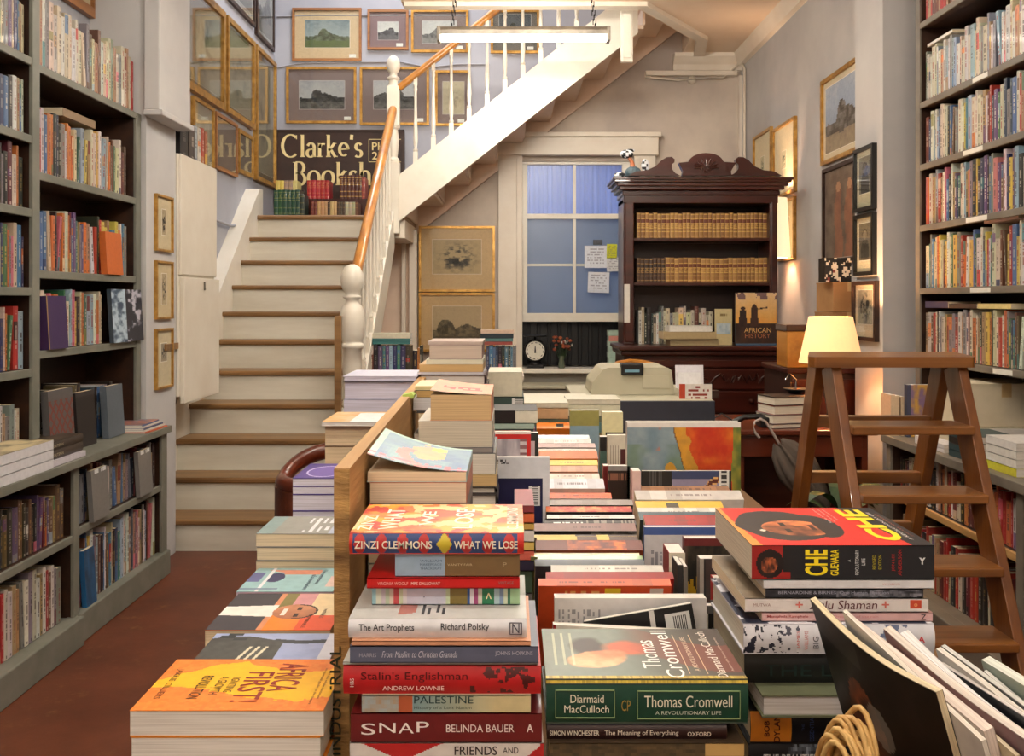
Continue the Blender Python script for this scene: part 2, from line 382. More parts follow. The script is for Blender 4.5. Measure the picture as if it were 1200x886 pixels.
# ceiling trims
mb = MB(); mb.prism([(8.1, 3.61), (8.1, 3.47), (8.06, 3.47), (8.05, 3.52), (7.99, 3.58), (7.98, 3.61)], 'x', 1.45, 2.07)
struct(mb, 'trim_1', M['trimcream'], 'moulded cornice over the back wall', 'trim')
mb = MB(); mb.prism([(2.07, 3.61), (2.07, 3.50), (2.03, 3.51), (1.99, 3.58), (1.98, 3.61)], 'y', 4.83, 8.1)
struct(mb, 'trim_2', M['trimcream'], 'moulded cornice over the right wall', 'trim')
mb = MB(); mb.prism([(1.62, 8.0), (1.55, 7.53), (.97, 6.71), (-.80, 6.71), (-.80, 6.62), (1.0, 6.62), (1.64, 7.5), (1.72, 8.0)], 'z', 3.575, 3.612)
struct(mb, 'trim_3', M['trimcream'], 'cream edging around the stair opening in the ceiling', 'trim')
mb = MB(); mb.box(px(727, 6.9), 6.86, pz(74, 6.9), px(741, 6.9), 6.90, 3.62); mb.box(px(729, 6.9), 6.85, pz(70, 6.9), px(739, 6.9), 6.86, 3.6)
struct(mb, 'trim_4', M['white'], 'white board hanging down from the ceiling beside the upper stairs', 'trim', .004)
mb = MB(); mb.prism([(8.04, 3.42), (8.1, 3.42), (8.1, 3.46), (8.03, 3.46)], 'x', 1.2, 2.02); mb.box(px(866, 8.06), 8.04, 0, px(872, 8.06), 8.1, 3.42)
struct(mb, 'trim_5', M['trimcream'], 'cream boxing in the right back corner', 'trim')
mb = MB(); mb.box(-1.87, 4.55, 2.37, -1.79, 4.985, 5.2); mb.box(-1.87, 4.54, 2.34, -1.77, 4.995, 2.37)
struct(mb, 'trim_6', M['wall_column'], 'upper boxing of the left pier with a small ledge', 'trim', .006)
# conduits
def conduit(name, pts, r, label, mat='trimcream'):
    MB().tube(pts, r).build(name, M[mat], None, label, 'conduit')
conduit('wall_conduit', [(2.05, 7.9, 2.4), (2.05, 7.9, 3.44), (2.05, 7.97, 3.50), (2.03, 8.03, 3.52), (1.9, 8.06, 3.40), (1.5, 8.06, 3.385), (1.2, 8.06, 3.41)], .011, 'cream conduit running from the cornice down the right corner')
conduit('wall_conduit', [(-2.12, 8.079, 3.50), (-1.9, 8.079, 3.54), (-1.3, 8.079, 3.55), (-1.0, 8.079, 3.55), (-.75, 8.079, 3.50), (-.5, 8.079, 3.53), (-.2, 8.079, 3.53)], .007, 'painted pipe across the landing wall between two rows of pictures', 'wall_blue')
conduit('wall_conduit', [(-2.12, 8.079, 3.96), (-1.8, 8.079, 3.97), (-.4, 8.079, 3.97)], .007, 'painted pipe high on the landing wall above the top pictures', 'wall_blue')
conduit('wall_conduit', [(-2.125, 5.66, 2.05), (-2.115, 6.2, 1.98), (-2.11, 6.7, 1.96), (-2.12, 7.1, 2.0)], .012, 'grey cable sagging along the stair wall below the frames', 'wall_blue')
conduit('wall_conduit', [(-1.86, 4.60, 2.40), (-1.86, 4.60, 3.6)], .010, 'thin vertical pipe at the bookcase side of the left pier', 'wall_column')
MB().lathe([(.035, 0), (.035, .02), (.01, .025)], 14, M=Matrix.Translation((1.62, 8.085, 3.385)) @ Matrix.Rotation(math.pi/2, 4, 'X')).build('junction_box', M['trimcream'], None, 'small round junction box under the cornice', 'junction box')
# ================================================================ THE WINDOW
w1 = thing('window_1', 'white sash window with four panes over a dark open slot', 'window', ((WX0+WX1)/2, 8.1, WZ0)); w1['kind'] = 'structure'
I = Matrix.Translation((-(WX0+WX1)/2, -8.1, -WZ0))
def wpart(name, mb, m, bevel=0, par=None):
    return mb.build(name, m, par or w1, bevel=bevel)
def wbox(name, x0, y0, z0, x1, y1, z1, m, bevel=.003, par=None):
    return wpart(name, MB().box(x0, y0, z0, x1, y1, z1, M=I), m, bevel, par)
cl, cr = px(584, 8.05), px(768, 8.05)
wbox('casing', cl, 8.03, .0, WX0-.0, 8.10, 2.76, M['trimcream'])
wbox('casing', WX1, 8.03, .0, cr, 8.10, 2.76, M['trimcream'])
wbox('casing_moulding', WX0-.05, 8.01, .80, WX0-.0, 8.03, 2.68, M['trimcream'])
wbox('casing_moulding', WX1, 8.01, .80, WX1+.05, 8.03, 2.68, M['trimcream'])
wbox('header', cl-.02, 8.0, 2.70, cr+.02, 8.10, 2.86, M['trimcream'])
wbox('header_moulding', cl-.04, 7.97, 2.86, cr+.04, 8.10, 2.90, M['trimcream'])
wbox('sill', cl, 7.80, .765, cr, 8.25, .80, M['white'])
wbox('apron', cl+.04, 7.98, .60, cr-.04, 8.10, .765, M['white'])
SY = 8.13
zb, zt = pz(377, SY), pz(186, SY)
sx0, sx1 = px(612, SY), px(736, SY)
wbox('sash_stile', sx0, SY, zb, px(618, SY), SY+.04, zt, M['white'])
wbox('sash_stile', px(729, SY), SY, zb, WX1, SY+.04, zt, M['white'])
wbox('sash_rail', sx0, SY-.002, zb, WX1, SY+.045, pz(367, SY), M['white'])
wbox('sash_rail', sx0, SY-.002, pz(193, SY), WX1, SY+.045, zt+.05, M['white'])
wbox('glazing_bar', px(671.5, SY), SY+.003, pz(368, SY), px(675, SY), SY+.037, pz(192, SY), M['white'], .002)
wbox('glazing_bar', px(617, SY), SY+.001, pz(256.5, SY), px(730, SY), SY+.039, pz(250.5, SY), M['white'], .002)
for (a, b) in ((618, 671.5), (675, 729)):
    for (c, d) in ((193, 250.5), (256.5, 367)):
        wbox('pane', px(a, SY), SY+.018, pz(d, SY), px(b, SY), SY+.022, pz(c, SY), M['old_glass'], 0)
mbc = MB(); n = 120; x0, x1 = sx0-.05, WX1+.02
pts = [(x0+(x1-x0)*i/n, 8.23+.012*math.sin(i*.95)+.007*math.sin(i*2.3+1)) for i in range(n+1)]
zc = pz(253, 8.2)
mbc.add([(x, y, z) for z in (zc, 2.75) for x, y in pts], [(i, i+1, n+2+i, n+1+i) for i in range(n)], 0, M=I, smooth=True)
wpart('curtain', mbc, M['curtain'])
mbc = MB(); mbc.box(x0, 8.21, pz(376, 8.2), x1, 8.212, zc+.02, M=I)
wpart('blind', mbc, M['blind'])
wbox('blind_hem', x0, 8.200, pz(312, 8.2), x1, 8.209, pz(309, 8.2), M['white'], 0)
wbox('dark_shutter', x0, 8.27, .80, x1, 8.29, zb+.02, M['black'], 0)
for k in range(11):
    xx = WX0+.04+k*.095
    wbox('shutter_slat', xx, 8.24, .80, xx+.035, 8.27, zb+.01, M['iron'], .003)
# papers taped on the right-hand panes
def note(x0, y0, x1, y1, col, label, rz=0):
    Y = 8.12
    mb = MB(); cx, cz = px((x0+x1)/2, Y), pz((y0+y1)/2, Y); ww, hh = (x1-x0)/F*Y/2, (y1-y0)/F*Y/2
    T = Matrix.Rotation(rz, 4, 'Y')
    def lines(u, v):
        return mixc(col, (.45, .45, .5), .5) if (int(v*16) % 2 and .1 < u < .9 and .1 < v < .92 and h2(int(u*18), int(v*16), int(x0)) > .35) else col
    mb.grid((-ww, 0, -hh), (2*ww, 0, 0), (0, 0, 2*hh), 16, 16, lines); mb.add([(-ww, .001, -hh), (ww, .001, -hh), (ww, .001, hh), (-ww, .001, hh)], [(3, 2, 1, 0)], 0, col)
    o = mb.build('taped_note', M['matte'], None, label, 'paper note', loc=(cx, Y, cz)); o.rotation_euler = (0, rz, 0)
note(685, 288, 711, 314, (.86, .88, .92), 'square white paper note taped on the window, upper one')
note(689, 319, 714, 343, (.84, .86, .90), 'white paper note taped lowest on the window', .03)
note(711, 302, 729, 318, (.82, .83, .84), 'pale card taped on the window right of the upper note', -.05)
note(711, 286, 723, 303, (.78, .80, .15), 'small yellow-green note taped on the window pane', .03)
note(695, 281, 706, 287, (.30, .32, .34), 'little dark tab above the upper window note')
# ================================================================ STAIRCASE
st = thing('staircase', 'white staircase with worn oak treads turning right over a landing', 'staircase', (-1.5, 4.98, 0))
S0 = Matrix.Translation((1.5, -4.98, 0))
RX0, RX1 = -2.03, -.98
def nz(n): return .18+.19*(n-1)
def ny(n): return 4.98+.216*(n-1)
for n in range(1, 12):
    y, z = ny(n), nz(n)
    zlo = 0 if n == 1 else nz(n-1)
    MB().box(RX0, y+.025, zlo, RX1, y+.045, z-.03, M=S0).build('riser', M['riser'], st)
    if n < 11:
        mb = MB(); d = .216+.03
        mb.prism([(y+.006, z-.032), (y, z-.024), (y, z-.008), (y+.008, z), (y+d, z), (y+d, z-.032)], 'x', RX0-(0 if n > 2 else 0), RX1, M=S0)
        mb.build('tread', M['oak'], st)
mb = MB(); mb.prism([(7.14, 2.045), (7.135, 2.055), (7.135, 2.07), (7.145, 2.08), (8.088, 2.08), (8.088, 2.045)], 'x', -2.145, -.86, M=S0)
mb.build('landing', M['oak'], st)
MB().box(-2.145, 7.19, 1.90, -.86, 8.088, 2.045, M=S0).build('landing_frame', M['trimcream'], st)
# strings of the lower flight
def nl(Y, off): return .18+.8796*(Y-4.98)+off
mb = MB(); mb.prism([(5.0, 0), (5.0, nl(5.0, .22)), (7.10, nl(7.1, .16)), (7.22, 2.30), (7.30, 2.30), (7.30, 1.9)], 'x', -2.145, -2.03, M=S0)
mb.build('wall_string', M['white'], st, bevel=.004)
mb = MB(); mb.prism([(5.2, 0), (5.2, nl(5.2, .07)), (7.14, nl(7.14, .07)), (7.14, nl(7.14, -.26)), (5.9, nl(5.9, -.26)), (5.62, 0)], 'x', -.98, -.935, M=S0)
mb.build('outer_string', M['white'], st, bevel=.004)
mb = MB(); mb.box(-1.03, 5.19, .3, -.99, 5.215, 1.31, M=S0); mb.build('corner_batten', M['oak'], st, bevel=.003)
def newel_lower():
    mb = MB()
    mb.lathe([(.055, 0), (.055, .02)], 20)
    mb.box(-.06, -.06, 0, .06, .06, .75)
    prof = [(.05, .75), (.060, .77), (.055, .79), (.047, .80), (.050, .86), (.056, .97), (.054, 1.09), (.066, 1.10), (.070, 1.112), (.066, 1.125), (.056, 1.13),
            (.058, 1.14), (.071, 1.165), (.072, 1.30), (.058, 1.345), (.040, 1.36), (.037, 1.385), (.052, 1.395), (.052, 1.405), (.036, 1.412),
            (.050, 1.43), (.064, 1.465), (.068, 1.50), (.063, 1.54), (.045, 1.575), (.015, 1.592)]
    mb.lathe(prof, 24)
    return mb
nb = newel_lower().build('newel_post', M['white'], st, loc=(-.94+1.5, 5.27-4.98, .02))
nb['label'] = 'stout turned white newel post with ball top at the foot of the stairs'
mb = MB(); mb.box(-.05, -.05, -.15, .05, .05, .42)
mb.lathe([(.045, .42), (.05, .44), (.032, .46), (.040, .52), (.045, .60), (.034, .68), (.05, .69), (.05, .70)], 18)
mb.box(-.048, -.048, .70, .048, .048, 1.02)
mb.lathe([(.048, 1.02), (.036, 1.05), (.034, 1.07), (.050, 1.08), (.050, 1.095), (.032, 1.105), (.030, 1.13), (.044, 1.145), (.054, 1.175), (.055, 1.20), (.048, 1.235), (.03, 1.26), (.01, 1.27)], 20)
mb.build('newel_post', M['white'], st, loc=(-.945+1.5, 7.14-4.98, 2.08), bevel=.004)['label'] = 'slimmer white newel post with ball top on the landing'
def rail(p, q, name='handrail'):
    p, q = Vector(p), Vector(q); d = (q-p); L = d.length; d.normalize()
    side = d.cross(Vector((0, 0, 1))).normalized(); up = side.cross(d).normalized()
    prof = [(-.03, -.022), (-.034, .0), (-.030, .016), (-.018, .027), (0, .031), (.018, .027), (.030, .016), (.034, 0), (.03, -.022)]
    vs = []
    for t in (0, L):
        for (a, b) in prof: vs.append(tuple(p+d*t+side*a+up*b))
    n = len(prof)
    mb = MB(); mb.add(vs, [(i, (i+1) % n, n+(i+1) % n, n+i) for i in range(n)], M=S0, smooth=True); mb.add(vs, [tuple(range(n))[::-1], tuple(range(n, 2*n))], M=S0)
    return mb.build(name, M['rail'], st)
rail((-.94, 5.27, 1.46), (-.945, 7.14, 2.94))
rail((-.90, 7.14, 3.09), (.15, 7.14, 3.93))
def bal_mesh(h):
    mb = MB(); mb.box(-.018, -.018, 0, .018, .018, .10)
    mb.lathe([(.013, .10), (.019, .11), (.019, .12), (.011, .13), (.016, .17), (.019, .22), (.015, .30), (.012, .40), (.011, h-.14), (.016, h-.12), (.011, h-.10), (.016, h-.085)], 10)
    mb.box(-.014, -.014, h-.085, .014, .014, h)
    return mb.mesh('baluster', [M['white']])
b1 = bal_mesh(.72); b2 = bal_mesh(.84)
for i in range(12):
    x = px(487, 7.14)+.1425*i
    if x > .62: break
    o = bpy.data.objects.new('baluster', b1); COL.objects.link(o); o.parent = st; o.location = (x+1.5, 7.14-4.98, 2.43+.81*(x+.857)-.02)
for i in range(11):
    y = 5.45+i*.152
    o = bpy.data.objects.new('baluster', b2); COL.objects.link(o); o.parent = st; o.location = (-.957+1.5, y-4.98, nl(y, .05))
# upper flight: outer string, wall string, steps between
def ul(X): return 2.43+.81*(X+.857)
def ll(X): return 2.16+.78*(X+.748)
mb = MB(); mb.prism([(-.895, 2.03), (-.895, ul(-.895)), (1.0, ul(1.0)-.02), (1.0, 3.62), (1.0, ll(1.0))], 'y', 7.115, 7.16, M=S0)
mb.build('upper_outer_string', M['white'], st, bevel=.004)
mb = MB(); mb.prism([(-.895, 2.0), (-.895, 2.3), (1.62, 4.15), (1.62, ll(1.62)-.08), (-.85, ll(-.85)-.08)], 'y', 8.04, 8.085, M=S0)
mb.build('upper_wall_string', M['pinkwood'], st, bevel=.004)
for k in range(1, 11):
    x, z = -.86+.238*(k-1), 2.27+.19*(k-1)
    MB().box(x-.025, 7.16, z-.03, x+.245, 8.04, z, M=S0).build('upper_tread', M['pinkwood'], st)
    MB().box(x, 7.16, z-.19, x+.02, 8.04, z-.03, M=S0).build('upper_riser', M['pinkwood'], st)
# white boards and pink back panelling under the landing
mb = MB(); mb.box(-1.4, 7.2, 0, -1.37, 7.9, 1.9, M=S0); mb.build('under_stair_panel', M['pinkwood'], st)
mb = MB(); mb.box(-1.36, 7.95, 0, -.86, 7.98, 1.9, M=S0); mb.build('under_stair_panel', M['pinkwood'], st)
mb = MB(); mb.box(px(471, 7.9), 7.86, 0, px(476, 7.9), 7.90, 2.0, M=S0); mb.box(px(480, 7.9), 7.85, 0, px(489, 7.9), 7.90, 2.02, M=S0); mb.build('under_stair_post', M['trimcream'], st, bevel=.004)
# boxed-in cupboard hanging over the lower steps
cu = thing('wall_cupboard', 'tall white boxed cupboard hung on the stair wall, books on its top', 'cupboard', (-1.95, 5.3, .82))
C0 = Matrix.Translation((1.95, -5.3, -.82))
MB().box(-2.145, 4.99, .86, -1.86, 5.60, 2.22, M=C0).build('body', M['white'], cu, bevel=.004)
MB().box(-1.86, 5.02, .82, -1.835, 5.62, 1.53, M=C0).build('lower_door', M['white'], cu, bevel=.004)
MB().box(-1.86, 5.0, 1.545, -1.845, 5.60, 2.22, M=C0).build('upper_panel', M['white'], cu, bevel=.004)
MB().box(-1.834, 5.33, 1.47, -1.828, 5.345, 1.51, M=C0).lathe([(.006, 0), (.006, .01)], 8, (-1.83, 5.337, 1.46), M=C0).build('latch', M['alu'], cu)
mb = MB(); mb.box(-2.03, 4.985, 1.03, -1.88, 5.0, 1.07); 
mb = MB(); mb.box(-1.868, 4.80, 1.13, -1.855, 4.985, 1.165); mb.build('trim_7', M['oak'], None, 'short brown wooden batten on the pier beside the lowest small picture', 'trim', None, 'structure')
# ================================================================ PICTURES
def landscape(seed, sky, skyd, hill, ground, frame=None):
    def f(u, v):
        c0, w0 = .25+.5*h2(seed, 1), .10+.16*h2(seed, 2); c1 = .15+.7*h2(seed, 3)
        k1 = max(0, 1-(abs(u-c0)/w0)**(2+4*h2(seed, 4)))*.26; k2 = max(0, 1-abs(u-c1)/.3)*.16
        hz = .34+.10*fbm(u*5, 1, seed)+max(k1, k2)+.05*fbm(u*22, 3, seed)
        n = fbm(u*14, v*14, seed+5)
        if v > hz: return mixc(sky, skyd, (v-hz)*1.6*n+.1)
        if v > .22+.06*fbm(u*6, 9, seed): return mixc(mixc(hill, sky, .30), mixc(hill, (0, 0, 0), .35), (n-.3)*2.2)
        return mixc(ground, hill, n*.8)
    return f
def sketch(seed, paper, inkc, dens=.5):
    def f(u, v):
        e = math.exp(-(((u-.5)/.33)**2+((v-.48)/.34)**2)*1.4)
        n = fbm(u*10, v*12, seed)
        return mixc(paper, inkc, (n-.42)*3.2*e*dens if n > .42 else 0)
    return f
def portrait(seed, bg, dk, skin):
    def f(u, v):
        n = fbm(u*8, v*8, seed)*.25
        hd = ((u-.5)/.17)**2+((v-.68)/.13)**2
        if hd < 1: return mixc(skin, dk, n+max(0, (u-.5)*1.8))
        if hd < 1.7 and v > .66: return mixc(dk, bg, n)
        if v < .56 and abs(u-.5) < .36-.22*max(0, v-.30)*3: return mixc(dk, skin, n+.1)
        return mixc(bg, dk, n)
    return f
def picture(w, h, fw, fmat, matc, inner, fn, label, loc, rz, glass=False, tag=True, depth=.025, nu=48, group=None, mat_texture=None):
    """w,h outer size; inner=(l,b,r,t) the print inside as fractions; local origin bottom centre, faces -Y"""
    r = thing('framed_picture', label, 'picture', loc, rz, group)
    mb = MB()
    x0, x1 = -w/2, w/2
    d = depth
    for poly in ([(x0, 0), (x1, 0), (x1-fw, fw), (x0+fw, fw)], [(x1, 0), (x1, h), (x1-fw, h-fw), (x1-fw, fw)],
                 [(x1, h), (x0, h), (x0+fw, h-fw), (x1-fw, h-fw)], [(x0, h), (x0, 0), (x0+fw, fw), (x0+fw, h-fw)]):
        mb.prism(poly, 'y', -d, 0)
    mb.build('frame', fmat, r, bevel=.002)
    l, b, rr, t = x0+w*inner[0], h*inner[1], x0+w*inner[2], h*inner[3]
    mb = MB(); mb.box(x0+fw*.8, -d*.35, fw*.8, x1-fw*.8, -d*.1, h-fw*.8, 0, matc)
    if inner[0] > fw/w+.01:
        k = .004
        mb.box(l-k, -d*.40, b-k, rr+k, -d*.35, t+k, 0, mixc(matc, (1, 1, 1), .5)); mb.build('mat_board', M['matte'], r)
    else: mb.build('backing', M['matte'], r)
    mb = MB(); nv = max(6, int(nu*(t-b)/(rr-l)))
    mb.grid((l, -d*.43, b), (rr-l, 0, 0), (0, 0, t-b), nu, min(nv, 70), fn); mb.build('print', M['matte'], r)
    if tag:
        MB().box(x1-fw-.09, -d*.43, fw+.01, x1-fw-.03, -d*.38, fw+.04, 0, (.92, .92, .9)).build('price_tag', M['matte'], r)
    if glass:
        MB().box(x0+fw*.9, -d*.75, fw*.9, x1-fw*.9, -d*.68, h-fw*.9).build('glass', M['glass'], r)
    return r
BY = 8.085
def back_pic(x0, y0, x1, y1, fmat, matc, innerpx, fn, label, Y=BY, glass=True, tag=True, fw=.022):
    w, h = (x1-x0)/F*Y, (y1-y0)/F*Y
    i = innerpx; inner = ((i[0]-x0)/(x1-x0), (y1-i[3])/(y1-y0), (i[2]-x0)/(x1-x0), (y1-i[1])/(y1-y0))
    return picture(w, h, fw, fmat, matc, inner, fn, label, (px((x0+x1)/2, Y), Y, pz(y1, Y)), 0, glass, tag)
taupe = (.50, .43, .42)
back_pic(343, 10, 424, 72, M['frame_wood'], (.80, .70, .56), (358, 24, 410, 56), landscape(3, (.62, .66, .66), (.35, .42, .45), (.30, .34, .20), (.36, .42, .22)), 'wood framed green hill landscape with cream mount, top left on landing wall')
back_pic(431, 12, 479, 59, M['frame_wood'], (.50, .40, .42), (443, 26, 467, 47), landscape(5, (.82, .82, .80), (.7, .7, .7), (.16, .17, .22), (.45, .45, .45)), 'small mauve mounted picture of a rock, second in the top row')
back_pic(482, 12, 549, 62, M['gold'], taupe, (495, 25, 535, 51), landscape(8, (.80, .80, .78), (.66, .67, .68), (.38, .38, .38), (.6, .6, .58)), 'gilt framed faint landscape behind the left end of the tube lamp')
back_pic(575, 12, 632, 63, M['gold'], (.42, .40, .38), (585, 17, 622, 50), landscape(9, (.30, .33, .35), (.2, .22, .24), (.14, .17, .13), (.2, .24, .16)), 'dark gilt framed picture behind the balusters under the lamp')
back_pic(336, 79, 418, 145, M['gold'], taupe, (351, 95, 404, 128), landscape(11, (.70, .70, .70), (.55, .56, .58), (.12, .12, .12), (.50, .49, .47)), 'gilt framed grey mountain print with white mount, left of the lower row')
back_pic(422, 79, 503, 147, M['gold'], taupe, (438, 95, 486, 128), landscape(14, (.74, .74, .74), (.6, .6, .62), (.16, .16, .16), (.52, .51, .50)), 'gilt framed lake and mountain print behind the landing newel')
back_pic(510, 83, 551, 148, M['gold'], taupe, (519, 96, 544, 134), sketch(17, (.74, .70, .60), (.35, .33, .30), .5), 'tall narrow gilt framed print behind the balusters')
back_pic(491, 265, 580, 342, M['gold'], (.80, .67, .50), (507, 281, 564, 321), sketch(21, (.72, .62, .46), (.12, .11, .10), 2.0), 'gilt framed sepia print of figures among trees, under the upper stairs', Y=8.03, tag=False)
back_pic(491, 343, 580, 412, M['gold'], (.80, .66, .48), (507, 359, 564, 406), landscape(23, (.74, .64, .50), (.70, .60, .46), (.40, .34, .24), (.34, .28, .20)), 'gilt framed sepia print of a hill, lower one under the stairs', Y=8.03, tag=False)
def fresco(u, v):
    n = fbm(u*7, v*9, 52, 4); c = mixc((.30, .24, .20), (.52, .46, .40), n)
    for cx_, w_ in ((.36, .10), (.66, .12)):
        if abs(u-cx_-.03*math.sin(v*9)) < w_*(1.15-v*.6) and v < .78: c = mixc(c, (.62, .36, .24), .55+.3*(n-.5))
        if ((u-cx_)/.055)**2+((v-.80)/.05)**2 < 1: c = (.66, .50, .38)
    return c
def side_pic(X, ya, yb, z0, z1, left, fmat, matc, inner, fn, label, glass=True, tag=False, fw=.02, depth=.025, nu=40):
    """on a side wall, from depth ya to yb"""
    w = abs(yb-ya); return picture(w, z1-z0, fw, fmat, matc, inner, fn, label, (X, (ya+yb)/2, z0), math.pi/2 if left else -math.pi/2, glass, tag, depth, nu)
old = lambda s: sketch(s, (.60, .56, .46), (.33, .30, .25), .9)
side_pic(-2.145, 5.80, 6.60, 2.79, 3.52, True, M['gold'], (.5, .42, .28), (.10, .12, .90, .90), old(31), 'large gilt framed old map nearest the pier, top row of stair wall', fw=.05, depth=.04)
side_pic(-2.145, 6.65, 7.37, 2.80, 3.52, True, M['gold'], (.5, .42, .28), (.10, .10, .90, .90), old(32), 'large gilt framed old map, middle of three on the stair wall', fw=.04, depth=.04)
side_pic(-2.145, 7.41, 8.03, 2.40, 3.52, True, M['gold'], (.5, .42, .28), (.08, .08, .92, .92), old(33), 'tallest gilt framed map next to the shop sign', fw=.035, depth=.04)
side_pic(-2.145, 5.98, 6.40, 2.24, 2.77, True, M['gold'], (.62, .58, .50), (.2, .2, .8, .8), sketch(34, (.72, .68, .58), (.4, .36, .3), 1), 'cream mounted gilt frame behind the books on the white cupboard', fw=.025)
side_pic(-2.145, 6.43, 6.94, 2.35, 2.76, True, M['frame_wood'], (.56, .48, .42), (.06, .08, .94, .92), sketch(35, (.52, .44, .38), (.36, .30, .26), .6), 'brown framed picture hanging below the middle gilt map', fw=.025)
side_pic(-2.145, 6.97, 7.37, 2.40, 2.74, True, M['gold'], (.5, .42, .34), (.08, .1, .92, .9), sketch(36, (.46, .40, .34), (.30, .26, .22), .6), 'small gilt framed picture left of the tallest gilt map', fw=.03)
side_pic(-2.145, 6.70, 7.42, 3.66, 4.5, True, M['frame_dark'], (.66, .64, .60), (.10, .10, .9, .9), landscape(37, (.7, .7, .68), (.55, .56, .56), (.4, .4, .38), (.5, .48, .44)), 'dark framed print at the top of the stair wall, left one', fw=.03)
side_pic(-2.145, 7.46, 8.02, 3.62, 4.3, True, M['frame_dark'], (.66, .64, .60), (.10, .10, .9, .9), landscape(38, (.7, .7, .68), (.55, .56, .56), (.36, .37, .38), (.5, .48, .44)), 'dark framed print at the top of the stair wall, right one', fw=.03)
side_pic(-1.87, 4.68, 4.91, 1.66, 1.96, True, M['gold'], (.78, .73, .60), (.38, .3, .62, .75), sketch(41, (.70, .64, .52), (.12, .10, .08), 2.5), 'small narrow gilt frame on the pier, topmost of three', False, fw=.012, depth=.018, nu=14)
side_pic(-1.87, 4.68, 4.91, 1.30, 1.61, True, M['gold'], (.78, .72, .58), (.36, .25, .66, .78), sketch(42, (.70, .64, .52), (.10, .08, .08), 3.0), 'small narrow gilt frame on the pier, middle of three', False, fw=.012, depth=.018, nu=14)
side_pic(-1.87, 4.68, 4.91, .93, 1.25, True, M['gold'], (.78, .74, .62), (.32, .45, .68, .75), sketch(43, (.62, .58, .50), (.2, .2, .2), 1.6), 'small narrow gilt frame on the pier, lowest of three', False, fw=.012, depth=.018, nu=14)
side_pic(-2.16, 3.70, 4.62, 2.84, 3.5, True, M['frame_wood'], (.75, .70, .58), (.12, .12, .88, .88), landscape(44, (.7, .7, .66), (.6, .6, .6), (.4, .4, .34), (.5, .46, .38)), 'brown framed picture above the tall left bookcase', False, fw=.05, depth=.03)
RXW = 2.07
side_pic(RXW, 5.28, 5.95, 2.29, 2.85, False, M['gold'], (.80, .74, .62), (.10, .12, .90, .88), landscape(51, (.55, .60, .68), (.70, .72, .74), (.45, .40, .34), (.62, .56, .46)), 'gilt framed print of a ruin under blue sky, high on right wall', False, fw=.025)
side_pic(RXW, 5.22, 5.92, 1.64, 2.26, False, M['frame_dark'], (.4, .32, .28), (.05, .05, .95, .95), fresco, 'dark framed brown painting below the print of a ruin', False, fw=.025)
side_pic(RXW, 6.50, 7.05, 2.19, 2.74, False, M['gold'], (.84, .78, .64), (.38, .38, .58, .62), sketch(53, (.78, .74, .60), (.30, .32, .26), 2.0), 'gilt framed small motif on cream, right of a matching pair', False, fw=.022)
side_pic(RXW, 7.10, 7.62, 2.26, 2.78, False, M['gold'], (.84, .78, .64), (.38, .38, .58, .62), sketch(54, (.78, .74, .60), (.30, .32, .26), 2.0), 'gilt framed small motif on cream, left of a matching pair', False, fw=.022)
side_pic(RXW, 6.52, 6.95, 1.70, 2.16, False, M['gold'], (.86, .80, .66), (.3, .3, .7, .7), sketch(55, (.82, .78, .66), (.5, .46, .4), .6), 'gilt framed cream print low beside the mahogany bookcase', False, fw=.022)
side_pic(1.85, 4.54, 4.80, 1.865, 2.20, False, M['black'], (.80, .76, .64), (.2, .28, .8, .85), portrait(56, (.5, .48, .42), (.10, .09, .08), (.45, .42, .36)), 'black framed portrait photograph, topmost on the pillar', True, fw=.02)
side_pic(1.85, 4.54, 4.80, 1.53, 1.85, False, M['black'], (.82, .78, .68), (.2, .25, .8, .85), portrait(57, (.42, .40, .36), (.08, .08, .08), (.6, .56, .5)), 'black framed portrait photograph, middle one on the pillar', True, fw=.02)
side_pic(1.85, 4.51, 4.82, 1.19, 1.50, False, M['frame_dark'], (.84, .76, .66), (.2, .28, .8, .85), sketch(58, (.6, .56, .5), (.06, .06, .06), 3.0), 'black framed street photograph, lowest on the pillar', True, fw=.02)
# ================================================================ SHOP SIGN
sg = thing('shop_sign', "dark brown shop sign with pale gold lettering standing on the landing", 'sign', (px(398, 8.04), 8.06, 2.28))
sw, sh = px(474, 8.04)-px(322, 8.04), pz(152, 8.04)-2.28
MB().box(-sw/2, -.02, 0, sw/2, .015, sh).build('board', M['signboard'], sg, bevel=.002)
mb = MB()
for b in ((-sw/2, -.028, 0, sw/2, -.02, .02), (-sw/2, -.028, sh-.015, sw/2, -.02, sh), (-sw/2, -.028, 0, -sw/2+.012, -.02, sh), (sw/2-.025, -.028, 0, sw/2, -.02, sh)): mb.box(*b)
mb.build('border', M['frame_dark'], sg)
def stext(s, x0, y0, x1, y1, bold=.0, name='lettering'):
    Y = 8.04
    lettering(s, (px(x0, Y)-px(398, Y), -.021, pz(y1, Y)-2.28), (1, 0, 0), (0, 0, 1), (x1-x0)/F*Y, (y1-y0)/F*Y, (0, 0, 0), sg, .001, name, 0, bold, M['goldpaint'])
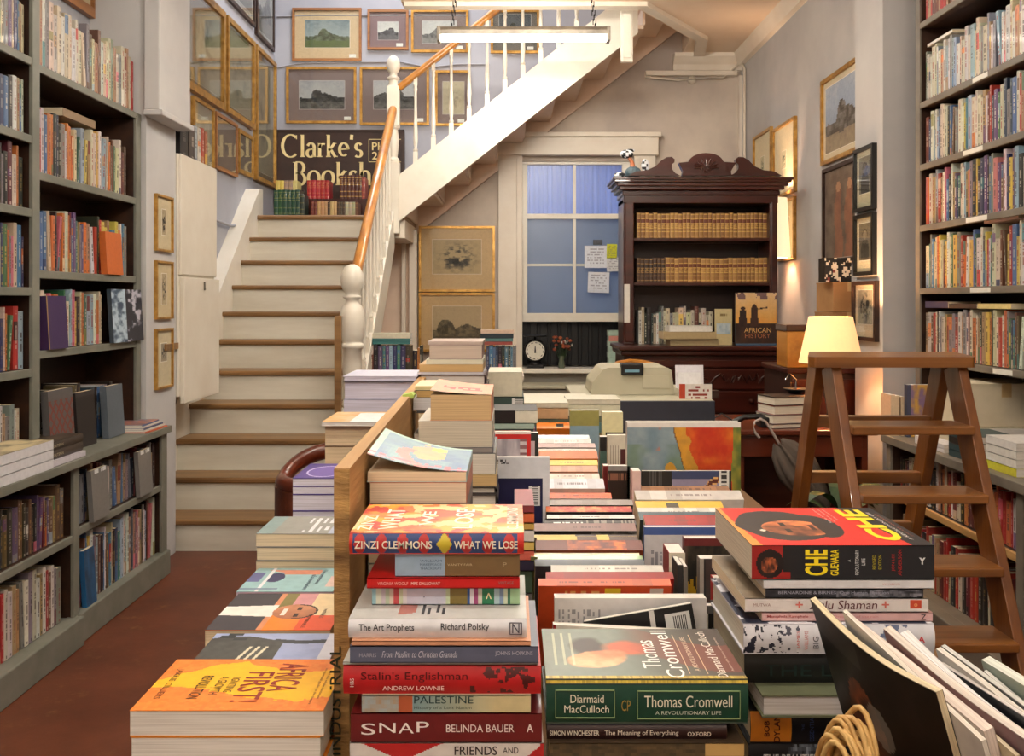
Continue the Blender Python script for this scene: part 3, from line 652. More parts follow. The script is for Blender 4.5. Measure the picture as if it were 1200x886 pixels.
# nib-drawn roman letters: thick uprights, thin cross strokes, small serifs
def garc(cx, cy, rx, ry, a0, a1, n=14): return [(cx+rx*math.cos(math.radians(a0+(a1-a0)*i/n)), cy+ry*math.sin(math.radians(a0+(a1-a0)*i/n))) for i in range(n+1)]
XH = .62
def gl_o(): return [garc(.30, XH/2, .25, XH/2, 90, 450, 24)], [], .66
GL = {
 'C': ([garc(.45, .5, .40, .50, 48, 312, 24)], [(.74, .80, .74, .98)], .90),
 'l': ([[(.14, 0), (.14, 1.0)]], [(.02, 0, .26, 0), (.03, 1.0, .14, 1.0)], .32),
 'a': ([[(.08, .50)]+garc(.24, .44, .16, .18, 140, 0, 8)+[(.40, .0)], garc(.22, .17, .17, .17, 80, 330, 14), [(.22, .34), (.40, .37)]], [(.36, 0, .50, 0)], .55),
 'r': ([[(.12, 0), (.12, XH)], [(.12, .40)]+garc(.30, .42, .16, .17, 150, 60, 6)], [(.01, 0, .25, 0), (.02, XH, .12, XH)], .44),
 'k': ([[(.12, 0), (.12, 1.0)], [(.14, .28), (.42, XH)], [(.22, .36), (.46, 0)]], [(.0, 0, .24, 0), (.01, 1.0, .12, 1.0), (.32, XH, .52, XH), (.38, 0, .58, 0)], .60),
 'e': ([[(.07, .34), (.49, .36)]+garc(.28, .34, .21, .28, 0, 310, 20)], [], .58),
 's': ([garc(.22, .46, .14, .155, 30, 250, 10)+garc(.20, .155, .16, .155, 75, -145, 10)], [], .46),
 'B': ([[(.14, 0), (.14, 1.0)], [(.14, 1.0), (.30, 1.0)]+garc(.30, .76, .22, .24, 90, -90, 12)+[(.14, .52)], [(.14, .52), (.32, .52)]+garc(.32, .26, .25, .26, 90, -90, 12)+[(.14, 0)]], [(.0, 0, .2, 0), (.0, 1.0, .2, 1.0)], .68),
 'o': gl_o(),
 'h': ([[(.12, 0), (.12, 1.0)], [(.12, .42)]+garc(.31, .42, .17, .20, 150, 0, 8)+[(.48, 0)]], [(.0, 0, .24, 0), (.01, 1.0, .12, 1.0), (.37, 0, .60, 0)], .66),
 'p': ([[(.12, -.3), (.12, XH)], garc(.33, .31, .22, .31, 150, -150, 18)], [(.0, -.3, .24, -.3), (.02, XH, .12, XH)], .64),
 "'": ([[(.10, 1.0), (.08, .78)]], [], .22)}
def nib(text, x0, y0, x1, y1):
    """lettering on the sign between pixel columns x0..x1, base line y1, cap line y0"""
    Y = 8.04; tot = sum(GL[c][2] for c in text); W = (x1-x0)/F*Y; H = (y1-y0)/F*Y; k = W/tot; ox = px(x0, Y)-px(398, Y); oz = pz(y1, Y)-2.28
    for c in text:
        strokes, serifs, adv = GL[c]; mb = MB()
        for st_ in strokes:
            P_ = [(ox+p[0]*k, oz+p[1]*H) for p in st_]; vs = []
            for i, p in enumerate(P_):
                a, b = P_[max(i-1, 0)], P_[min(i+1, len(P_)-1)]; dx, dz = b[0]-a[0], b[1]-a[1]; L_ = math.hypot(dx, dz) or 1
                wd = H*(.030+.042*abs(dz/L_)**1.5); vs += [(p[0]-dz/L_*wd, -.0225, p[1]+dx/L_*wd), (p[0]+dz/L_*wd, -.0225, p[1]-dx/L_*wd)]
            mb.add(vs, [(2*i, 2*i+2, 2*i+3, 2*i+1) for i in range(len(P_)-1)]+[(2*i+1, 2*i+3, 2*i+2, 2*i) for i in range(0)])
        for (a, b, c2, d) in serifs:
            t_ = H*.022
            if a == c2: mb.box(ox+a*k-t_, -.0235, oz+b*H, ox+a*k+t_, -.0215, oz+d*H)
            else: mb.box(ox+a*k, -.0235, oz+b*H-t_ if b > .3 else oz+b*H, ox+c2*k, -.0215, oz+b*H if b > .3 else oz+b*H+2*t_)
        mb.build('lettering', M['goldpaint'], sg); ox += adv*k
nib("Clarke's", 330, 158, 426, 184)
nib("Bookshop", 343, 190, 470, 217)
stext("PH", 436, 167, 451, 176, .01); stext("27", 436, 178, 450, 187, .01)
mb = MB(); Y = 8.04; a, b, c, d = px(432, Y)-px(398, Y), px(470, Y)-px(398, Y), pz(190, Y)-2.28, pz(163, Y)-2.28
for q in ((a, c, b, c+.005), (a, d-.005, b, d), (a, c, a+.005, d)): mb.box(q[0], -.023, q[1], q[2], -.02, q[3])
mb.build('lettering_frame', M['goldpaint'], sg)
# ================================================================ BOOKCASES
def part(par, off, name, x0, y0, z0, x1, y1, z1, m, bevel=.003):
    ox, oy, oz = off
    return MB().box(x0-ox, y0-oy, z0-oz, x1-ox, y1-oy, z1-oz).build(name, m, par, bevel=bevel)
LX, LB = -1.90, -2.15
def bookcase(name, label, loc): return thing(name, label, 'bookcase', loc)
bl = bookcase('bookcase', 'tall grey-green bookcase with brown interior standing on the left counter', (-2.02, 3.4, .76)); o = (-2.02, 3.4, .76)
part(bl, o, 'back_panel', -2.158, 1.6, .76, -2.145, 4.55, 2.9 if False else 2.36, M['shelf_in'], 0)
part(bl, o, 'back_panel', -2.158, 1.6, 2.36, -2.145, 3.59, 3.5, M['shelf_in'], 0)
part(bl, o, 'upright', -2.145, 3.54, .76, LX-.004, 3.575, 3.5, M['shelf_in']); part(bl, o, 'upright_face', LX-.004, 3.53, .76, LX+.012, 3.585, 3.5, M['shelf'])
part(bl, o, 'upright', -2.145, 4.51, .76, LX-.004, 4.535, 2.345, M['shelf_in']); part(bl, o, 'upright_face', LX-.004, 4.505, .76, LX+.012, 4.56, 2.33, M['shelf'])
part(bl, o, 'side_panel', -2.145, 4.535, .76, LX-.004, 4.56, 2.345, M['shelf'])
LS_R = [2.346, 1.915, 1.52, 1.197]
LS_L = [2.72, 2.357, 2.05, 1.76, 1.45, 1.13]
for z in LS_R:
    e = .06 if z > 2.3 else 0
    part(bl, o, 'shelf', -2.145, 3.575, z-.025, LX-.004, 4.51+e, z, M['shelf_in']); part(bl, o, 'shelf_edge', LX-.004, 3.57, z-.032, LX+.008, 4.515+e, z+.001, M['shelf'])
for z in LS_L:
    part(bl, o, 'shelf', -2.145, 1.6, z-.025, LX-.004, 3.54, z, M['shelf_in']); part(bl, o, 'shelf_edge', LX-.004, 1.6, z-.032, LX+.008, 3.535, z+.001, M['shelf'])
cl_ = bookcase('counter_bookcase', 'low grey-green counter bookcase along the left wall, deep kick board', (-1.95, 3.2, 0)); o = (-1.95, 3.2, 0)
part(cl_, o, 'counter_top', -2.158, 1.6, .725, -1.745, 4.60, .759, M['shelf'])
part(cl_, o, 'back_panel', -2.158, 1.6, 0, -2.14, 4.56, .725, M['shelf_in'], 0)
for (a, b) in ((3.62, 3.66), (4.53, 4.58)):
    part(cl_, o, 'upright', -2.14, a, 0, -1.78, b, .725, M['shelf_in']); part(cl_, o, 'upright_face', -1.78, a-.01, .11, -1.766, b, .725, M['shelf'])
part(cl_, o, 'side_panel', -2.14, 4.575, 0, -1.766, 4.59, .725, M['shelf'])
for (a, b, zm) in ((3.66, 4.53, .467), (1.6, 3.62, .45)):
    part(cl_, o, 'shelf', -2.14, a, zm-.022, -1.785, b, zm, M['shelf_in']); part(cl_, o, 'shelf_edge', -1.785, a, zm-.03, -1.77, b, zm+.001, M['shelf'])
    part(cl_, o, 'bottom_shelf', -2.14, a, .09, -1.785, b, .118, M['shelf'])
part(cl_, o, 'kick_board', -1.80, 3.64, 0, -1.752, 4.60, .125, M['shelf'], .006)
part(cl_, o, 'kick_board', -1.80, 1.6, 0, -1.735, 3.64, .12, M['shelf'], .006)
# right side
RXF = 1.95
br = bookcase('bookcase', 'tall right-hand bookcase packed with books beside the pillar', (2.1, 3.2, .786)); o = (2.1, 3.2, .786)
part(br, o, 'back_panel', 2.235, 1.6, .79, 2.249, 4.31, 3.4, M['shelf_in'], 0)
part(br, o, 'upright', RXF+.004, 4.28, .79, 2.235, 4.31, 3.4, M['shelf_in']); part(br, o, 'upright_face', RXF-.008, 4.27, .79, RXF+.004, 4.315, 3.4, M['shelf_r'])
RS = [2.72, 2.34, 2.045, 1.755, 1.457, 1.13]
for z in RS+[3.06]:
    part(br, o, 'shelf', RXF+.004, 1.6, z-.022, 2.235, 4.28, z, M['shelf_in']); part(br, o, 'shelf_edge', RXF-.006, 1.6, z-.028, RXF+.004, 4.275, z+.001, M['shelf_r'])
for (z, y, l) in ((2.34, 3.72, .12), (2.045, 3.78, .16), (1.755, 3.75, .17), (1.457, 3.72, .16), (1.13, 3.55, .14)):
    part(br, o, 'shelf_label', RXF-.0075, y-l/2, z-.024, RXF-.0058, y+l/2, z-.004, ink((.85, .84, .80)), 0)
cr_ = bookcase('counter_bookcase', 'low grey counter bookcase under the right bookcase, dark books inside', (2.0, 3.0, 0)); o = (2.0, 3.0, 0)
part(cr_, o, 'counter_top', 1.70, 1.6, .75, 2.249, 4.13, .786, M['shelf_r'])
part(cr_, o, 'back_panel', 2.2, 1.6, 0, 2.22, 4.1, .75, M['shelf_in'], 0)
for a in (4.08, 3.02, 2.2):
    part(cr_, o, 'upright', 1.735, a, 0, 2.2, a+.035, .75, M['shelf_in']); part(cr_, o, 'upright_face', 1.72, a-.005, .17, 1.735, a+.04, .75, M['shelf_r'])
for (a, b) in ((3.055, 4.08), (1.6, 3.02)):
    part(cr_, o, 'shelf', 1.745, a, .505, 2.2, b, .528, M['shelf_in']); part(cr_, o, 'shelf_edge', 1.73, a, .50, 1.745, b, .529, M['pine'])
    part(cr_, o, 'bottom_shelf', 1.66, a-.04, .15, 2.2, b, .18, M['shelf_r'])
part(cr_, o, 'kick_board', 1.64, 1.6, 0, 1.70, 4.12, .185, M['shelf_r'], .006)
# ================================================================ MAHOGANY BOOKCASE
HYF = 6.30
hx0, hx1 = px(731, HYF), px(912, HYF)
hc = (hx0+hx1)/2; hz = lambda y: pz(y, HYF)
hu = thing('mahogany_bookcase', 'dark mahogany bookcase with carved scrolled pediment and drawers below', 'bookcase', (hc, 6.45, 0)); o = (hc, 6.45, 0)
zc0 = hz(404)
for (a, b) in ((hx0, hx0+.075), (hx1-.055, hx1)):
    part(hu, o, 'side', a, HYF+.02, zc0, b, 6.64, hz(232), M['mahog'], .004)
    part(hu, o, 'pilaster', a+.008, HYF, zc0+.02, b-.004, HYF+.025, hz(236), M['mahog'], .006)
part(hu, o, 'back_panel', hx0+.03, 6.62, zc0, hx1-.03, 6.64, hz(232), M['mahog_in'], 0)
for y in (278.5, 331):
    part(hu, o, 'shelf', hx0+.07, HYF+.03, hz(y)-.022, hx1-.05, 6.62, hz(y), M['mahog'], .004)
part(hu, o, 'top_board', hx0, HYF, hz(238), hx1, 6.64, hz(228), M['mahog'], .004)
mb = MB(); Tm = Matrix.Translation((-hc, -6.45, 0))
for k, (dz, ov) in enumerate(((0, .01), (.035, .035), (.06, .055), (.085, .075), (.10, .085))):
    mb.box(hx0-ov, HYF-ov, hz(229)+dz, hx1+ov, 6.64, hz(229)+dz+(.035 if k < 4 else .02), M=Tm)
mb.build('cornice', M['mahog'], hu, bevel=.006)
# pediment: side scrolls and carved middle panel
zp = hz(229)+.12
def arc(cx, cz, r, a0, a1, n): return [(cx+r*math.cos(math.radians(a0+(a1-a0)*i/n)), cz+r*math.sin(math.radians(a0+(a1-a0)*i/n))) for i in range(n+1)]
def ppx(x, y): return (px(x, HYF)-hc, hz(y))
left = [ppx(736, 206), ppx(745, 201), ppx(758, 199.5), ppx(768, 195), ppx(775, 188), ppx(781, 184.5), ppx(787, 184), ppx(790.5, 187), ppx(790, 190.5), ppx(787, 193), ppx(787, 198), ppx(791, 203), ppx(797, 206)]
c826 = px(826, HYF)-hc
mb = MB(); mb.prism(left[::-1], 'y', -.16, -.11); mb.build('pediment_scroll', M['mahog'], hu, bevel=.006)
mb = MB(); mb.prism([(2*c826-x, z) for (x, z) in left], 'y', -.16, -.11); mb.build('pediment_scroll', M['mahog'], hu, bevel=.006)
mid = [ppx(799, 206), ppx(800, 201), ppx(795, 191), ppx(806, 190)]+[(px(827, HYF)-hc+.118*math.cos(math.radians(a)), hz(190)+.062*math.sin(math.radians(a))) for a in range(175, 0, -12)]+[ppx(848, 190), ppx(862, 191), ppx(856, 201), ppx(857, 206)]
mb = MB(); mb.prism(mid[::-1], 'y', -.165, -.11); mb.build('pediment_panel', M['mahog'], hu, bevel=.006)
mb = MB()
for k in range(9):
    a = math.pi*k/8; mb.tube([(px(827, HYF)-hc+.02*math.cos(a), -.168, hz(197)+.01*math.sin(a)), (px(827, HYF)-hc+.085*math.cos(a), -.17, hz(197)+.065*math.sin(a))], [.010, .006], 6)
for s in (-1, 1):
    mb.tube([(px(827, HYF)-hc+s*(.03+.012*t*math.cos(t)), -.168, hz(200)+.012*math.sin(t*1.2)) for t in [i*.5 for i in range(10)]], .006, 6)
mb.build('carving', M['mahog'], hu)
# lower part: counter ledge and carved drawers
part(hu, o, 'ledge', hx0-.06, 6.07, zc0-.03, hx1+.05, 6.64, zc0, M['mahog'], .008)
part(hu, o, 'ledge_moulding', hx0-.045, 6.085, zc0-.065, hx1+.035, 6.64, zc0-.03, M['mahog'], .010)
part(hu, o, 'cabinet_body', hx0-.02, 6.12, .0, hx1+.01, 6.64, zc0-.065, M['mahog'], .004)
zz = zc0-.085
for k, hgt in enumerate((.06, .15, .16, .17)):
    d = part(hu, o, 'drawer', hx0+.01, 6.10, zz-hgt, hx1-.02, 6.125, zz-.012, M['mahog'], .006)
    if k == 1:
        mb = MB()
        for q in range(26):
            t = q/25; x = hx0+.10+(hx1-hx0-.2)*t-hc
            mb.tube([(x-.02, -.352, zz-hgt/2+.03*math.sin(q*1.3)), (x, -.356, zz-hgt/2+.035*math.cos(q*1.7)), (x+.02, -.352, zz-hgt/2-.02*math.sin(q*2.1))], .006, 5)
        mb.build('drawer_carving', M['mahog'], d)
    if k >= 2:
        for s in (-.3, .3):
            MB().lathe([(.018, 0), (.018, .006), (.008, .012), (.014, .022), (.006, .028)], 10, M=Matrix.Translation((s, -.35, zz-hgt/2)) @ Matrix.Rotation(math.pi/2, 4, 'X')).build('knob', M['mahog'], d)
    zz -= hgt
MB().box(px(731.5, HYF)-hc, -.153, hz(378), px(738, HYF)-hc, -.151, hz(333)).build('paper_strip', ink((.80, .78, .74)), hu)
# figurine of black-and-white patterned birds/animals on its top
fg = thing('figurine', 'black and white patterned animal figurine on the mahogany bookcase corner', 'figurine', (px(742, 6.33), 6.33, hz(229)+.12))
def bw(seed):
    def f(p): return (.88, .9, .92) if fbm(p[0]*60, p[2]*60+p[1]*40, seed, 2) > .5 else (.05, .07, .10)
    return f
def blob(mb, c, r, s=(1, 1, 1), seed=1, col=None, n=14, mdir=None):
    fn = bw(seed)
    for j in range(n//2):
        for i in range(n):
            q = []
            for (a, b) in ((i, j), (i+1, j), (i+1, j+1), (i, j+1)):
                th = math.pi*b/(n//2); ph = 2*math.pi*a/n
                q.append((c[0]+r*s[0]*math.sin(th)*math.cos(ph), c[1]+r*s[1]*math.sin(th)*math.sin(ph), c[2]-r*s[2]*math.cos(th)))
            m_ = [sum(p[k] for p in q)/4 for k in range(3)]
            mb.add(q, [(0, 1, 2, 3)], 0, col if col else fn(m_), smooth=True)
mb = MB(); blob(mb, (0, 0, .045), .045, (1.3, .9, 1), 3, (.30, .38, .42)); mb.tube([(0, 0, .07), (-.01, 0, .12), (-.03, 0, .15)], [.022, .014, .012], 8, 0, (.75, .45, .30)); mb.build('body', M['print'], fg)
mb = MB(); blob(mb, (-.045, 0, .175), .040, (1.2, .7, .8), 4); blob(mb, (-.02, 0, .20), .02, (1.6, .6, .6), 5); mb.build('head', M['print'], fg)
mb = MB(); blob(mb, (.085, 0, .095), .040, (.75, .25, 1.15), 6); mb.build('wing', M['print'], fg)
mb = MB(); blob(mb, (-.095, 0, .025), .030, (1.5, .8, .75), 7); mb.tube([(-.03, 0, .03), (-.07, 0, .02)], .012, 6, 0, (.3, .36, .4)); mb.build('tail', M['print'], fg)
# ================================================================ TUBE LAMPS
def tube_lamp(loc, label, L=1.17, tm=None):
    t = thing('tube_lamp', label, 'lamp', loc, 0, 'hanging fluorescent lamps')
    mb = MB(); mb.prism([(-.022, .0), (-.030, .03), (-.02, .055), (.02, .055), (.030, .03), (.022, .0)], 'x', -L/2, L/2); mb.build('housing', M['alu'], t, bevel=.002)
    for s in (-1, 1):
        MB().box(s*L/2-.012, -.05, -.05, s*L/2+.012, .05, .05).build('end_cap', M['alu'], t, bevel=.004)
        mb = MB()
        for k in range(11):
            z = .06+k*.031; 
            if loc[2]+z > 3.60: break
            a = (0.010, 0) if k % 2 else (0, .010)
            mb.tube([(s*(L/2-.09)+a[0]-.035*s*k*.1, a[1], z-.02), (s*(L/2-.09)+a[0]-.035*s*k*.1, a[1], z+.02)], .0035, 5); mb.tube([(s*(L/2-.09)-a[0]-.035*s*k*.1, -a[1], z-.02), (s*(L/2-.09)-a[0]-.035*s*k*.1, -a[1], z+.02)], .0035, 5)
        mb.build('chain', M['iron'], t)
    MB().lathe([(.019, -L/2+.015), (.022, -L/2+.02), (.022, L/2-.02), (.019, L/2-.015)], 14, M=Matrix.Translation((0, 0, -.022)) @ Matrix.Rotation(math.pi/2, 4, 'Y')).build('tube', tm or M['tube'], t)
    return t
tube_lamp((px(613.5, 6.2), 6.2, 3.235), 'lit fluorescent tube lamp hanging on chains in front of the upper stairs')
for i, (tx, ty, tz) in enumerate(FILL_TUBES):  # fittings for the added fill tubes, none of them in view
    tube_lamp((tx, ty, tz+.035), ['fluorescent lamp on chains over the far end of the book table', 'fluorescent lamp on chains over the middle of the book table', 'fluorescent lamp on chains over the near end of the book table', 'fluorescent lamp near the street door, left', 'fluorescent lamp near the street door, right'][i], tm=M['tubes'][i])
# ================================================================ STEP LADDER
ld = thing('step_ladder', 'varnished wooden step ladder standing open in front of the right shelves', 'ladder', (1.11, 2.6, 0)); LT = 1.24
def slab(mb, p, q, wx, wy):
    """square bar from p to q, wx wide along x and wy deep"""
    p, q = Vector(p), Vector(q); d = (q-p).normalized(); a = Vector((1, 0, 0)); a = (a-d*a.dot(d)).normalized(); b = d.cross(a)
    vs = [tuple(c+a*(wx/2*i)+b*(wy/2*j)) for c in (p, q) for (i, j) in ((-1, -1), (1, -1), (1, 1), (-1, 1))]
    mb.add(vs, [(3, 2, 1, 0), (4, 5, 6, 7), (0, 1, 5, 4), (1, 2, 6, 5), (2, 3, 7, 6), (3, 0, 4, 7)]); return mb
def fy(z): return 2.60-.42*(LT-.03-z)     # front frame depth at height z
def ry(z): return 2.70+.36*(LT-.03-z)
fxl, fxr = .925, 1.285
rxl, rxr = .92, 1.295
for x in (fxl, fxr):
    mb = MB(); slab(mb, (x-1.11, fy(LT-.03)-2.6, LT-.03), (x-1.11+(.0 if x > 1 else -.0), fy(0)-2.6, 0.01), .028, .085); mb.build('front_stile', M['ladder_v'], ld, bevel=.003)
for x in (rxl, rxr):
    mb = MB(); slab(mb, (x-1.11, ry(LT-.03)-2.6, LT-.03), (x-1.11, ry(0)-2.6, 0.01), .03, .07); mb.build('rear_stile', M['ladder_v'], ld, bevel=.003)
mb = MB(); mb.prism([(.842, 2.55), (.855, 2.53), (1.305, 2.53), (1.318, 2.55), (1.375, 2.79), (.925, 2.79)], 'z', LT-.03, LT, M=Matrix.Translation((-1.11, -2.6, 0))); mb.build('top_board', M['ladder'], ld, bevel=.005)
for yy in (499, 579, 664, 752):
    # height where the step's front edge sits on the stile
    z = 1.0
    for _ in range(30): z = pz(yy, fy(z)-.06)
    part(ld, (1.11, 2.6, 0), 'step', fxl+.012, fy(z)-.075, z-.024, fxr-.012, fy(z)+.055, z, M['ladder'], .004)
for yy in (487, 552, 610, 662):
    z = 1.0
    for _ in range(30): z = pz(yy, ry(z))
    part(ld, (1.11, 2.6, 0), 'rear_rail', rxl+.01, ry(z)-.02, z-.035, rxr-.01, ry(z)+.015, z, M['ladder'], .003)
# ================================================================ DESK WITH LAMP
dk = thing('desk', 'red-brown wooden desk with panel sides behind the step ladder', 'desk', (1.36, 4.5, 0)); o = (1.36, 4.5, 0)
part(dk, o, 'desk_top', 1.05, 4.20, .765, 1.72, 4.80, .79, M['desk'], .006)
part(dk, o, 'side_panel', 1.655, 4.24, 0, 1.685, 4.78, .765, M['desk'], .004)
part(dk, o, 'apron', 1.08, 4.23, .66, 1.655, 4.25, .765, M['desk'], .004)
part(dk, o, 'side_panel', 1.07, 4.24, 0, 1.10, 4.78, .765, M['desk'], .004)
part(dk, o, 'back_panel', 1.10, 4.74, .1, 1.655, 4.76, .765, M['desk'], 0)
tl = thing('table_lamp', 'lit table lamp with amber tapered shade standing on the desk', 'lamp', (1.60, 4.50, .79))
def frust(x0, x1): return (x1-x0)/F*4.5/2
mb = MB(); zt_, zb_ = pz(371, 4.5)-.79, pz(425, 4.5)-.79
r0, r1 = frust(949, 998), frust(937, 1009)
mb.lathe([(r1, zb_), (r0, zt_), (r0-.004, zt_-.002), (r1-.004, zb_+.002)], 36); mb.f = [f for f in mb.f if len(f) == 4]; k = len(mb.f); mb.m = [0]*k; mb.c = [(1, 1, 1)]*k; mb.sm = [True]*k
mb.build('lamp_shade', M['shade'], tl)
mb = MB(); mb.lathe([(.075, 0), (.075, .012), (.03, .02), (.018, .04), (.022, .09), (.035, .13), (.028, .18), (.012, .22), (.010, zb_+.06), (.014, zb_+.07)], 20); mb.build('lamp_base', M['iron'], tl)
MB().lathe([(.012, zb_+.06), (.028, zb_+.11), (.030, zb_+.14), (.018, zb_+.165)], 14).build('bulb', glow('lit_bulb', (1, .7, .4), 6), tl)
MB().tube([(.07, -.02, .01), (.02, -.16, .008), (-.10, -.20, .006), (-.16, -.1, .006)], .003, 6).build('cord', M['black'], tl)
# lamp beside the mahogany bookcase
fl = thing('floor_lamp', 'tall dark standing lamp with lit cream shade beside the mahogany bookcase', 'lamp', (1.945, 6.62, 0))
mb = MB(); mb.lathe([(.11, pz(302, 6.6)), (.085, pz(232, 6.6)), (.082, pz(232, 6.6)), (.107, pz(302, 6.6))], 30); k = len(mb.f)-2; mb.f, mb.m, mb.c, mb.sm = mb.f[:k], mb.m[:k], mb.c[:k], mb.sm[:k]
mb.build('lamp_shade', shade_mat('lit_cream_shade', (.95, .72, .45), .7), fl)
MB().lathe([(.10, 0), (.10, .02), (.03, .035), (.014, .06), (.012, 1.75), (.016, 1.78)], 18).build('lamp_stand', M['iron'], fl)
# cabinet behind the desk lamp with boxes
dc = thing('cabinet', 'dark cabinet standing against the right wall behind the lamp', 'cabinet', (1.78, 5.15, 0)); o = (1.78, 5.15, 0)
part(dc, o, 'body', 1.52, 4.90, 0, 2.05, 5.40, 1.0, M['mahog_in'], .004); part(dc, o, 'top', 1.50, 4.88, 1.0, 2.06, 5.40, 1.03, M['mahog'], .006)
for k in range(2): part(dc, o, 'door', 1.53+.255*k, 4.885, .08, 1.775+.255*k, 4.90, .97, M['mahog'], .006)
def carton(x0, x1, y0, y1, z0, z1, m, label, cat='box', flap=True, name='carton'):
    t = thing(name, label, cat, ((x0+x1)/2, (y0+y1)/2, z0)); hw, hd, h = (x1-x0)/2, (y1-y0)/2, z1-z0
    MB().box(-hw, -hd, 0, hw, hd, h).build('body', m, t, bevel=.003)
    if flap:
        MB().box(-hw-.001, -hd-.002, h-.004, -.002, hd, h+.003).build('flap', m, t); MB().box(.002, -hd-.002, h-.004, hw+.001, hd, h+.003).build('flap', m, t)
        MB().box(-.02, -hd-.0025, h*.7, .02, hd, h+.004).build('tape', ink((.72, .60, .42)), t)
    return t
carton(1.80, 2.0, 5.0, 5.3, 1.031, 1.17, M['card'], 'brown cardboard carton on the dark cabinet, lower of two')
carton(1.79, 1.99, 5.0, 5.3, 1.175, 1.37-.04, M['card'], 'brown cardboard carton on top of another below the brown painting') 
carton(1.80, 2.0, 5.02, 5.3, 1.335, 1.50, M['card'], 'uppermost brown carton under the patterned black box')
mb = MB(); Y = 5.03
def pat(u, v): return (.80, .76, .70) if fbm(u*9, v*7, 77, 2) > .58 else ((.45, .2, .2) if h2(int(u*10), int(v*6), 5) > .93 else (.09, .08, .09))
mb.box(-.075, -.05, 0, .075, .05, .135, 0, (.09, .08, .09)); mb.grid((-.075, -.0515, 0), (.15, 0, 0), (0, 0, .135), 20, 16, pat)
mb.build('patterned_box', M['print'], None, 'small black box with pale pattern on top of the cartons', 'box', loc=(1.83, 5.08, 1.504))
wbx = thing('wooden_case', 'brown wooden case with dark lid edge on the dark cabinet', 'case', (1.58, 5.0, 1.031))
MB().box(-.075, -.1, 0, .075, .1, .20).build('body', M['rail'], wbx, bevel=.005); MB().box(-.08, -.105, .20, .08, .105, .235).build('lid', M['mahog'], wbx, bevel=.004)
# umbrella
um = thing('umbrella', 'folded milky plastic umbrella with grey crook handle leaning against the desk', 'umbrella', (1.22, 4.12, .35))
def U(x, y, Y=4.12): return (px(x, Y)-1.22, Y-4.12, pz(y, Y)-.35)
mb = MB(); mb.tube([U(890, 513), U(885, 507), U(883, 500), U(885, 494), U(891, 491), U(897, 494), U(903, 503), U(913, 520)], .0065, 8); mb.build('crook_handle', paint('grey_plastic_handle', (.62, .56, .54), (.72, .66, .62), 10, .25, 0), um)
mb = MB(); mb.tube([U(911, 516), U(970, 598)], .005, 8); mb.build('shaft', M['chrome'], um)
ring0 = [U(909, 519), U(912, 517), U(916, 517), U(917, 521)]
top = Vector(U(914, 521)); tip = Vector(U(968, 596)); ax = (tip-top).normalized(); s1 = ax.cross(Vector((0, 1, 0))).normalized(); s2 = Vector((0, 1, 0))
L = (tip-top).length; mb = MB(); n = 32; rings = []
for j in range(9):
    t = j/8; rr = .018+.075*math.sin(min(1, t*2.2)*math.pi/2)*(1-t)**.6+.004
    ring = []
    for k in range(n):
        a = 2*math.pi*k/n; f = rr*(1+.28*math.cos(a*8))*(1 if j else .9)
        off = ax*(.02*math.cos(a*8) if j < 2 else 0)
        ring.append(tuple(top+ax*(L*t)+s1*(f*math.cos(a))+s2*(f*math.sin(a))*.6-off))
    rings += ring
mb.add(rings, [(j*n+k, j*n+(k+1) % n, (j+1)*n+(k+1) % n, (j+1)*n+k) for j in range(8) for k in range(n)], smooth=True)
mb.build('canopy', M['plastic_film'], um)
mb = MB()
for k in range(8):
    a = 2*math.pi*(k)/8; mb.tube([top+s1*(.024*math.cos(a))+s2*(.016*math.sin(a)), top+ax*L*.3+s1*(.088*math.cos(a))+s2*(.055*math.sin(a)), tip], .0016, 5)
mb.build('ribs', M['chrome'], um)
# telephone like black thing at the desk edge
ph = thing('telephone', 'black telephone handset with cable at the left end of the desk', 'telephone', (1.17, 4.33, .79))
MB().tube([(-.10, 0, .02), (-.05, 0, .045), (.03, 0, .05), (.07, -.01, .03)], [.016, .013, .013, .02], 10).build('handset', M['black'], ph)
MB().box(.02, -.05, 0, .12, .06, .05).build('base', M['black'], ph, bevel=.008)
MB().tube([(-.09, 0, .02), (-.15, .03, .06), (-.2, .02, .03), (-.22, 0, -.08)], .004, 6).build('cable', M['black'], ph)
# pot plant under the desk/ladder
pp = thing('potted_plant', 'dark green leafy plant on the floor behind the step ladder', 'plant', (1.45, 3.98, 0))
MB().lathe([(.06, 0), (.085, .16), (.09, .17), (.08, .17), (.07, .15)], 16).build('pot', M['leather'], pp)
mb = MB(); mb.lathe([(.012, .12), (.012, .35)], 6); mb.build('stem', M['leaf'], pp)
lm = MB()
for k in range(5):
    t0, t1 = k/5, (k+1)/5; w0, w1 = .035*math.sin(t0*math.pi)**.8, .035*math.sin(min(t1, .999)*math.pi)**.8
    lm.add([(-w0, t0*.22, .10*math.sin(t0*2.4)), (w0, t0*.22, .10*math.sin(t0*2.4)), (w1, t1*.22, .10*math.sin(t1*2.4)), (-w1, t1*.22, .10*math.sin(t1*2.4))], [(0, 1, 2, 3)], smooth=True)
lmesh = lm.mesh('leaf', [M['leaf']])
for k in range(16):
    q = bpy.data.objects.new('leaf', lmesh); COL.objects.link(q); q.parent = pp; q.location = (0, 0, .22+.02*k*.9); q.rotation_euler = (-.1+.5*rnd.random(), 0, k*2.4)
